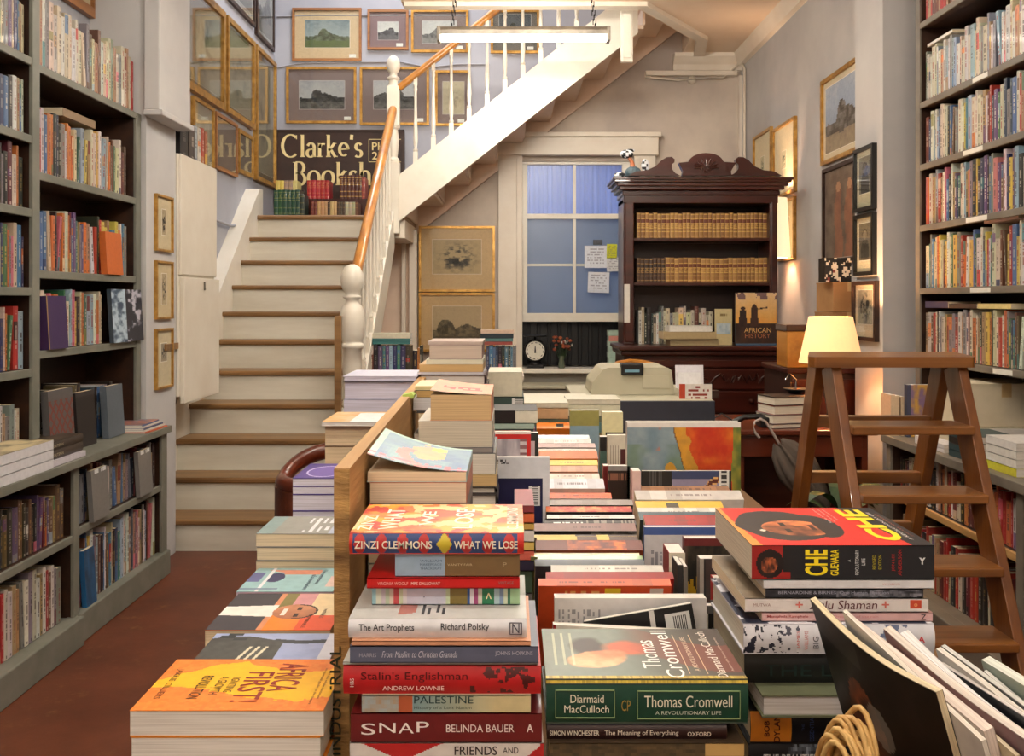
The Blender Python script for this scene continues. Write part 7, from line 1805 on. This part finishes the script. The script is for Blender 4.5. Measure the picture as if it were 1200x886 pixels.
# the face-out books
def face_out(label, X, y, z, w, h, T, fn, rz, base=(.4, .4, .4), tilt=.06, n=(40, 50)):
    t = thing('book', label, 'book', (X, y, z), 0, None, (-tilt, 0, rz)); b = .0012
    mb = MB(); mb.box(-w/2, 0, 0, w/2, b, h, 0, base); mb.box(-w/2, T-b, 0, w/2, T, h, 0, base); mb.box(-w/2, b, 0, -w/2+b, T-b, h, 0, base)
    mb.grid((-w/2, -.0003, 0), (w, 0, 0), (0, 0, h), n[0], n[1], fn); mb.build('cover', M['print'], t)
    MB().box(-w/2+b, b, .001, w/2-.001, T-b, h-.001, 0, CREAMP).build('page_block', M['pages_z'], t); return t
LW = math.pi/2
face_out('purple book with gilt edge facing out on the fourth shelf of left bookcase', -1.88, 3.72, 1.199, .16, .22, .045, lambda u, v: (.24, .15, .34) if u > .04 else (.62, .50, .30), LW, (.22, .14, .32))
def bwc(u, v):
    n = fbm(u*7, v*9, 121); 
    if u < .45: return mixc((.70, .78, .84), (.20, .28, .38), (n-.42)*4)
    return mixc((.14, .15, .20), (.72, .72, .78), (n-.52)*6)
face_out('large blue, black and white illustrated book facing out at the stair end', -1.87, 4.38, 1.199, .34, .255, .02, bwc, LW, (.2, .25, .3), n=(60, 50))
face_out('orange book facing out on the third shelf of the left bookcase', -1.88, 4.25, 1.522, .17, .20, .03, flat((.78, .40, .16)), LW, (.74, .38, .15))
def net(u, v): return (.46, .22, .18) if (math.sin((u*9+v*10)*3.1) > .55 or math.sin((u*9-v*10)*3.1) > .55) and v < .85 else (.36, .35, .35)
face_out('grey book with rust lattice pattern facing out on the left counter', -1.86, 3.72, .762, .20, .27, .03, net, LW, (.36, .35, .35), n=(60, 70))
for (y, lab, c) in ((3.93, 'very dark brown glossy book facing out on the left counter', (.14, .12, .13)), (4.22, 'slate grey book facing out at the stair end of the left counter', (.36, .40, .44))):
    face_out(lab, -1.86, y, .762, .17, .24, .03, (lambda cc: (lambda u, v: mixc(cc, (.5, .5, .5), .15 if v > .9 else 0)))(c), LW, c, n=(4, 12))
for (y, z, lab) in ((3.83, .469, 'plain grey paper-wrapped book facing out in the low left unit'), (4.30, .469, 'grey wrapped book with white strip facing out, nearer the stairs')):
    face_out(lab, -1.752, y, z, .15, .215, .02, lambda u, v: (.86, .86, .86) if v > .90 and .1 < u < .9 and h2(int(u*20), 2) > .3 else (.47, .46, .45), LW, (.46, .45, .44), n=(20, 24))
face_out('bright blue tall book facing out on the lowest left shelf', -1.762, 3.76, .120, .09, .24, .02, lambda u, v: mixc((.16, .42, .62), (.12, .2, .3), fbm(u*5, v*5, 3)), LW, (.15, .4, .6), n=(12, 20))
# left counter piles
CT = .7595
def lc(label, y0, y1, Xf, D, z, T, base, pagec, rz=0, hard=False, cover=None, spine=None):
    return hero('book', label, y1-y0, D, T, (Xf, y0, z), math.pi/2+rz, base, pagec, hard, cover=cover, spine=spine)
for k in range(3):
    t = lc('white-spined book, %s of three stacked on the left counter' % ['lowest', 'middle', 'top'][k], 3.06, 3.42, -1.75+.0*k, .24, CT+.0365*k, .0355, (.86, .86, .88), WHITEP, .0, cover=(lambda a, b: mixc((.84, .78, .62), (.35, .32, .26), (fbm(a*5, b*5, 4)-.4)*2)) if k == 2 else None)
    stxt(t, 'white paper', .12, .38, .28, .62, (.5, .52, .58)) if False else None
for k in range(4):
    lc('blue-spined paperback, %s from the bottom of the blue pile on left counter' % ordw(k+1), 2.78, 3.04, -1.75, .17, CT+.026*k, .0252, (.30, .48, .66), WHITEP)
lc('thin white paperbacks under the dark pile on left counter', 3.44, 3.70, -1.76, .18, CT, .022, (.80, .78, .82), (.86, .80, .84))
for k in range(2):
    t = hero('book', 'dark book with pale title and cream pages, %s of the pair on left counter' % ['lower', 'upper'][k], .33, .22, .034, (-1.78-.20, 3.70, CT+.0225+.035*k), math.pi/2-.0, (.25, .21, .17), (.90, .84, .70), True) if False else lc('dark brown book titled No Outspan, %s of the pair on left counter' % ['lower', 'upper'][k], 3.40, 3.70, -1.77, .22, CT+.0225+.035*k, .0345, (.24, .20, .17), (.88, .82, .66), 0, True, cover=lambda a, b: mixc((.34, .29, .22), (.16, .14, .12), fbm(a*5, b*5, 8)))
    stxt(t, 'NO OUTSPAN', .10, .35, .45, .68, (.72, .68, .56))
for k in range(5):
    lc('thin colourful brochure, %s from the bottom at the stair end of left counter' % ordw(k+1), 4.30+.006*k, 4.55, -1.76-.006*k, .20, CT+.0075*k, .007, [(.80, .40, .26), (.86, .84, .80), (.30, .34, .48), (.84, .80, .76), (.36, .40, .56)][k], WHITEP, .02*(k-2), cover=(lambda a, b: mixc((.34, .38, .52), (.84, .50, .36), fbm(a*6, b*6, 2)*1.6-.3)) if k == 4 else None)
# right counter contents
RC = .7865
t = upright('paperback with mauve and yellow cover of figures, upright on the right counter', 1063, 1096, 451, 4.02, .03, (.2, .22, .3), fn=lambda u, v: (.26, .28, .38) if u < .15 else mixc((.80, .62, .30), (.52, .42, .56), (fbm(u*6, v*6, 3)-.35)*3), zb=RC, n=(30, 40))
for k, x in enumerate((1045, 1050, 1057)):
    upright('small cream paperback, %s from the left beside the mauve cover' % ordw(k+1), x-1, x+4, 463+k, 4.06, .11, (.84, .72, .58), fn=flat((.86, .76, .62)), zb=RC, n=(2, 2))
carton(1.84, 2.20, 3.66, 3.92, RC+.095, RC+.27, M['cream_card'], 'long pale carton on the right counter behind the ladder', name='carton')
for k in range(2): on_row('wide cream book, %s under the pale carton on the right counter' % ['lower', 'upper'][k], 1.82, 3.94, .30, .36, RC+.047*k, .046, (.80, .76, .66), 1, WHITEP)
for k in range(4): on_row('dark teal and black spined book, %s from the bottom of its pile' % ordw(k+1), 1.735, 3.56, .22, .16, RC+.026*k, .0252, [(.12, .22, .24), (.16, .26, .28), (.10, .12, .12), (.20, .30, .32)][k], 1, WHITEP)
for k in range(4): on_row('white paperback with dark block, %s from the bottom of its pile' % ordw(k+1), 1.745, 3.30, .20, .16, RC+.030*k, .029, [(.78, .76, .22), (.86, .85, .82), (.84, .83, .80), (.86, .85, .83)][k], 1, WHITEP)
for k in range(2): on_row('thin white catalogue, %s at the pillar end of the right counter' % ['lower', 'upper'][k], 1.735, 3.86, .26, .07, RC+.017*k, .016, (.82, .80, .80), 1, WHITEP)
for k in range(3): on_row('teal and pink spined book, %s of three at the frame edge of right shelves' % ['lowest', 'middle', 'top'][k], RXF-.0, 3.42, .22, .15, 1.132+.0*k+.05*k if False else 1.30+.045*k, .044, [(.22, .10, .14), (.20, .42, .42), (.62, .30, .28)][k], 1, WHITEP) if False else None
# mahogany bookcase rows
HB = {'tan': 1}
def hut(shelf, y, x0, x1, hh_, seed, pal, dark=False):
    r = random.Random(seed); X0, X1 = px(x0, HYF+.09), px(x1, HYF+.09); x = X0; z = hz(y)+.001; k = 0
    while x < X1-.02:
        k += 1; T = .026+.008*r.random()
        base = mixc((.66, .50, .28), (.50, .34, .17), r.random()); isd = dark and k <= 7
        if isd: base = mixc((.20, .12, .08), (.30, .20, .12), r.random())
        H = hh_*(1-.05*r.random())
        def fn(u, v, base=base, isd=isd):
            if any(abs(v-q) < .018 for q in (.08, .26, .42, .60, .78, .95)): return mixc(base, (.84, .70, .36) if not isd else (.64, .50, .26), .75)
            if .62 < v < .76: return mixc(base, (.34, .10, .06) if not isd else (.12, .06, .04), .65)
            if .44 < v < .56 and h2(int(u*3), int(v*40)) > .5: return mixc(base, (.80, .64, .30), .5)
            return base
        me = small_book(H, .15, T, base, 1, True, TANP, fn=fn, nv=28, hard=True)
        o_ = bpy.data.objects.new('book', me); COL.objects.link(o_); o_.location = (x+T/2, HYF+.085+.006*r.random(), z)
        setup(o_, None, '%s leather volume, %s from left, %s, mahogany bookcase' % ('dark' if isd else 'tan', ordw(k), shelf), 'book', 'leather volumes in the mahogany bookcase')
        x += T+.001
hut('upper shelf', 278.5, 746, 903, .185, 71, HB)
hut('middle shelf', 331, 746, 907, .180, 72, HB, True)
ZL = zc0+.001
fill_row('lowest shelf, mahogany bookcase', (px(748, 6.42), 6.40, ZL), 0, px(838, 6.42)-px(748, 6.42), .20, .27, 0, {'white': 4, 'grey': 2, 'cream': 4, 'black': 2, 'red': 1, 'maroon': 1}, 'the left', seed=73, lean=.0, tmin=.014, tmax=.034)
hero('book', 'beige flat box-like book, lower of the lying pile in the mahogany bookcase', .33, .20, .045, (px(786, 6.12), 6.13, ZL), 0, (.62, .55, .40), TANP)
hero('book', 'wider beige book lying on another in the mahogany bookcase', .36, .22, .050, (px(778, 6.10), 6.11, ZL+.0455), 0, (.66, .58, .42), TANP)
hero('book', 'white book on top of the two beige ones in the mahogany bookcase', .29, .18, .040, (px(785, 6.12), 6.13, ZL+.096), 0, (.84, .83, .80), WHITEP)
upright('pale yellow booklet with small blue picture in the mahogany bookcase', 838, 858, 362, 6.25, .02, (.74, .68, .50), fn=lambda u, v: mixc((.5, .6, .68), (.82, .84, .82), fbm(u*6, v*6, 2)) if .3 < v < .6 and .1 < u < .9 else ((.5, .42, .25) if .8 < v < .86 and .3 < u < .8 and h2(int(u*18), 1) > .4 else (.76, .70, .52)), zb=ZL, n=(24, 30))
def afc(u, v):
    n = fbm(u*6, v*5, 131)
    c = mixc((.86, .60, .24), (.84, .74, .60), (v-.5)*1.5+n*.3) if v > .42 else mixc((.12, .08, .07), (.30, .16, .08), n)
    if v > .86 and n > .5: c = (.45, .34, .34)
    for cx_, t_ in ((.18, .70), (.46, .74)):
        if ((u-cx_)/.055)**2+((v-t_)/.04)**2 < 1: c = (.22, .13, .10)
        if abs(u-cx_) < .10-.04*(v-.4)*2 and .35 < v < t_-.03: c = mixc((.30, .17, .11), (.12, .07, .06), n)
    if abs(v-.68+(u-.46)*-.12) < .012 and .45 < u < .78: c = (.2, .12, .08)
    if v < .04: c = (.25, .35, .45)
    return c
t = upright('framed book cover with two figures at sunset, African title, in the mahogany bookcase', 862, 910, 343, 6.20, .02, (.12, .10, .10), fn=afc, zb=ZL, n=(50, 60))
wq = px(910, 6.2)-px(862, 6.2)
lettering('AFRICAN', (.06+.0, -.001, .088), (1, 0, 0), (0, 0, 1), .185, .034, (.84, .66, .40), t); lettering('HISTORY', (.065, -.001, .05), (1, 0, 0), (0, 0, 1), .175, .032, (.66, .40, .26), t)
# pale stack on the window sill, left of the bookcase
for k in range(7):
    w_ = .145-.006*(k % 3); hero('book', 'pale green-edged book, %s from the bottom of the pile on the window sill' % ordw(k+1), w_, .13, .047, (px(712, 7.92)+.004*(k % 2), 7.86, .8005+.048*k), 0, (.66, .76, .70) if k != 5 else (.84, .56, .50), (.76, .82, .76))
# low shelf table: two clusters
fill_row('cream table, stair foot end', (px(434, 5.98), 5.96, .901), 0, px(482, 5.98)-px(434, 5.98), .19, .205, 0, {'orange': 1, 'black': 2, 'cream': 1, 'teal': 2, 'maroon': 1, 'purple': 2, 'pale blue': 2, 'navy': 1}, 'the left', seed=81, lean=0, tmin=.018, tmax=.035)
fill_row('cream table, right part', (px(570, 5.98), 5.96, .901), 0, px(606, 5.98)-px(570, 5.98), .185, .20, 0, {'navy': 2, 'blue': 4, 'black': 2, 'grey': 1}, 'the left', seed=82, lean=0, tmin=.014, tmax=.028)
fill_row('cream table, short run behind', (px(484, 6.15), 6.13, .901), 0, px(500, 6.15)-px(484, 6.15), .15, .20, 0, {'navy': 1, 'black': 1, 'white': 1, 'orange': 1}, 'the left', seed=83, lean=0)
for k, (c, T) in enumerate((((.22, .44, .44), .022), ((.24, .46, .46), .016), ((.80, .78, .70), .034))):
    hero('book', 'flat %s book, %s on the cluster near the stair foot' % (['teal', 'green', 'pale'][k], ['lowest', 'middle', 'top'][k]), .25, .14, T, (px(437, 5.98), 5.96, .901+.2065+[0, .0225, .039][k]), 0, c, WHITEP)
for k, (c, T) in enumerate((((.56, .26, .22), .022), ((.30, .46, .46), .022), ((.10, .16, .20), .030), ((.80, .70, .62), .025))):
    hero('book', 'flat %s book, %s from the bottom on the right cluster of the cream table' % (['rust', 'teal', 'dark', 'pinkish'][k], ordw(k+1)), .22, .14, T, (px(562, 5.98)+.003*k, 5.955, .901+.2025+[0, .0225, .045, .0755][k]), 0, c, WHITEP)
# books on the landing, front and back row
LD = 2.0805
def land(shelf, seq, x0px, Yl, z, hgt, seed, lab):
    r = random.Random(seed); x = px(x0px, Yl); k = 0
    for (n, c, T, H, cn) in seq:
        for q in range(n):
            k += 1; base = mixc(c, (r.random(), r.random(), r.random()), .05)
            def fn(u, v, base=base, cn=cn):
                if any(abs(v-p) < .02 for p in (.12, .30, .62, .88)): return mixc(base, (.84, .70, .36), .7 if 'gilt' in cn else .35)
                if .66 < v < .82 and cn in ('green', 'gilt brown', 'red'): return mixc(base, (.78, .66, .34), .45 if h2(int(u*4), int(v*50)) > .4 else 0)
                return base
            me = small_book(H*(1-.02*r.random()), .15, T, base, 1, True, CREAMP, fn=fn, nv=24, hard=True)
            o_ = bpy.data.objects.new('book', me); COL.objects.link(o_); o_.location = (x+T/2, Yl, z)
            setup(o_, None, '%s volume, %s from the left in the %s row on the landing' % (cn, ordw(k), lab), 'book', 'books on the landing')
            x += T+.001
land('front', [(6, (.08, .26, .18), .034, .215, 'green'), (1, (.12, .20, .17), .036, .18, 'dark green')], 321, 7.24, LD, 0, 5, 'front')
land('fr2', [(2, (.42, .14, .12), .026, .125, 'dull red'), (3, (.72, .55, .38), .027, .128, 'tan'), (1, (.2, .15, .1), .02, .12, 'brown'), (2, (.80, .66, .44), .026, .125, 'cream'), (3, (.25, .18, .12), .022, .125, 'brown striped'), (3, (.70, .68, .56), .026, .12, 'pale'), (1, (.45, .3, .2), .02, .12, 'chestnut')], 364, 7.28, LD, 0, 6, 'low right-hand front')
pb = thing('book_plinth', 'plain dark plank step raising the back row of books on the landing', 'plinth', (-1.5, 7.58, LD)); MB().box(-.44, -.10, 0, .42, .13, .168).build('plank', M['mahog'], pb)
land('back', [(2, (.84, .76, .36), .034, .155, 'yellow'), (2, (.62, .50, .46), .036, .155, 'mauve brown'), (1, (.80, .74, .48), .036, .155, 'straw'), ], 323, 7.50, LD+.169, 0, 7, 'raised back')
land('back2', [(5, (.66, .10, .14), .036, .158, 'red')], 360, 7.50, LD+.169, 0, 8, 'raised middle')
land('back3', [(6, (.30, .12, .09), .030, .200, 'gilt brown'), (1, (.66, .30, .26), .030, .18, 'salmon')], 398, 7.50, LD+.169, 0, 9, 'raised right')
# books on top of the wall cupboard
x_ = -1.90
for k, (c, T, H, lab) in enumerate((((.07, .06, .07), .12, .21, 'thick black box file nearest on top of the white cupboard'), ((.26, .22, .20), .10, .19, 'dark grey-brown volume on top of the white cupboard'), ((.62, .66, .70), .05, .20, 'pale blue-grey volume on the white cupboard'), ((.80, .78, .74), .05, .20, 'whitish volume on the white cupboard'), ((.66, .24, .16), .05, .21, 'rust red volume on the white cupboard'), ((.60, .34, .22), .05, .20, 'brown volume farthest on the white cupboard'))):
    y_ = [5.06, 5.20, 5.28, 5.34, 5.40, 5.46][k]
    me = small_book(H, .18, T, c, 300+k, sum(c) < 1.2, CREAMP, hard=True); o_ = bpy.data.objects.new('book', me); COL.objects.link(o_)
    o_.location = (-1.855, y_+T/2-.05, 2.2215); o_.rotation_euler = (0, 0, math.pi/2); setup(o_, None, lab, 'book', 'books on the wall cupboard')
# stack on the desk
for k, (T, c) in enumerate(((.022, (.3, .2, .2)), (.042, (.55, .5, .5)), (.044, (.5, .2, .16)), (.040, (.16, .12, .12)))):
    z = .7905+[0, .0225, .065, .1095][k]
    Y = 4.30; hero('book', 'hardback with pale pages, %s from the bottom of the desk pile under the lamp' % ordw(k+1), .16, .225-.004*k, T, (px(955-(k % 2), Y), Y, z), math.pi/2+.25, c, (.90, .86, .78), True)
ds = thing('glass_dish', 'dark glass dish with chrome stand on top of the desk book pile', 'dish', (1.40, 4.42, .9405)); MB().lathe([(.03, 0), (.035, .006), (.06, .02), (.062, .026), (.05, .02)], 20).build('bowl', M['iron'], ds); MB().tube([(0, 0, .02), (.0, 0, .07), (-.03, 0, .10), (-.05, 0, .07)], .004, 6).build('stand', M['chrome'], ds)
rb = MB().box(-.02, -.02, 0, .02, .02, .16).lathe([(.012, .16), (.01, .2)], 8).build('red_bottle', ink((.72, .12, .08)), None, 'small red bottle on the desk seen through the ladder', 'bottle', loc=(1.56, 4.62, .7905))

# ================================================================ BOOKS PAST THE LIMIT
# the books that show largest stay objects; all the others are the same real geometry joined in one object
bpy.context.view_layer.update()
import numpy as np
from mathutils.bvhtree import BVHTree
books = [o for o in COL.objects if o.parent is None and o.get('category') == 'book']
vs_, fs_, own, nv0 = [], [], [], 0; tops = []
for o in list(COL.objects):
    if o.type != 'MESH' or o.name.startswith('pane') or o.name.split('.')[0] == 'glass': continue
    me = o.data; n1, n2, n3 = len(me.vertices), len(me.loops), len(me.polygons)
    co = np.empty(n1*3, np.float64); me.vertices.foreach_get('co', co); mw = np.array(o.matrix_world)
    vs_ += (co.reshape(-1, 3) @ mw[:3, :3].T+mw[:3, 3]).tolist()
    li = np.empty(n2, np.int32); me.loops.foreach_get('vertex_index', li); li = (li+nv0).tolist(); nv0 += n1
    lt = np.empty(n3, np.int32); me.polygons.foreach_get('loop_total', lt)
    k = 0
    for t_ in lt.tolist(): fs_.append(li[k:k+t_]); k += t_
    q = o
    while q.parent is not None: q = q.parent
    own += [len(tops)]*n3; tops.append(q.name)
tree = BVHTree.FromPolygons(vs_, fs_)
hits = {}; eye = Vector((0, 0, EH))
for yy in range(2, 886, 4):
    for xx in range(2, 1200, 4):
        r_ = tree.ray_cast(eye, Vector(((xx-CX)/F, 1, -(yy-HY)/F)))
        if r_[2] is not None: n_ = tops[own[r_[2]]]; hits[n_] = hits.get(n_, 0)+1
del vs_, fs_, own
books.sort(key=lambda o: (-hits.get(o.name, 0), o.name))
KEEP = 300
rest = books[KEEP:]
seen_rest = sum(1 for o in rest if hits.get(o.name, 0))
print('books', len(books), 'kept', KEEP, 'rest in view', seen_rest, 'smallest kept', hits.get(books[KEEP-1].name, 0))
mats_, gone, VV, LV, LT_, MI, SMO, CC = [], [], [], [], [], [], [], []; nv_ = 0
for r_ in rest:
    for o in [r_]+list(r_.children):
        gone.append(o)
        if o.type != 'MESH': continue
        me = o.data; n1, n2, n3 = len(me.vertices), len(me.loops), len(me.polygons)
        co = np.empty(n1*3, np.float32); me.vertices.foreach_get('co', co); mw = np.array(o.matrix_world)
        VV.append(co.reshape(-1, 3) @ mw[:3, :3].T+mw[:3, 3])
        li = np.empty(n2, np.int32); me.loops.foreach_get('vertex_index', li); LV.append(li+nv_); nv_ += n1
        lt = np.empty(n3, np.int32); me.polygons.foreach_get('loop_total', lt); LT_.append(lt)
        for m_ in me.materials:
            if m_ not in mats_: mats_.append(m_)
        mm = np.array([mats_.index(m_) for m_ in me.materials], np.int32)
        mi = np.empty(n3, np.int32); me.polygons.foreach_get('material_index', mi); MI.append(mm[mi])
        sm_ = np.empty(n3, bool); me.polygons.foreach_get('use_smooth', sm_); SMO.append(sm_)
        cd = np.empty(n2*4, np.float32); me.color_attributes['Col'].data.foreach_get('color', cd); CC.append(cd)
VV = np.concatenate(VV).astype(np.float32); LV = np.concatenate(LV); LT_ = np.concatenate(LT_); MI = np.concatenate(MI); SMO = np.concatenate(SMO); CC = np.concatenate(CC)
me = bpy.data.meshes.new('packed_books'); me.vertices.add(len(VV)); me.vertices.foreach_set('co', VV.ravel())
me.loops.add(len(LV)); me.loops.foreach_set('vertex_index', LV); me.polygons.add(len(LT_))
me.polygons.foreach_set('loop_start', np.concatenate([[0], np.cumsum(LT_)[:-1]]).astype(np.int32))
for m_ in mats_: me.materials.append(m_)
me.polygons.foreach_set('material_index', MI); me.polygons.foreach_set('use_smooth', SMO)
me.update(calc_edges=True)
ca = me.color_attributes.new('Col', 'FLOAT_COLOR', 'CORNER'); ca.data.foreach_set('color', CC)
bo = bpy.data.objects.new('packed_books', me); COL.objects.link(bo)
setup(bo, None, 'the many smaller books filling out the shelves and the lower parts of the piles', 'books', None, 'stuff')
bpy.data.batch_remove(gone)
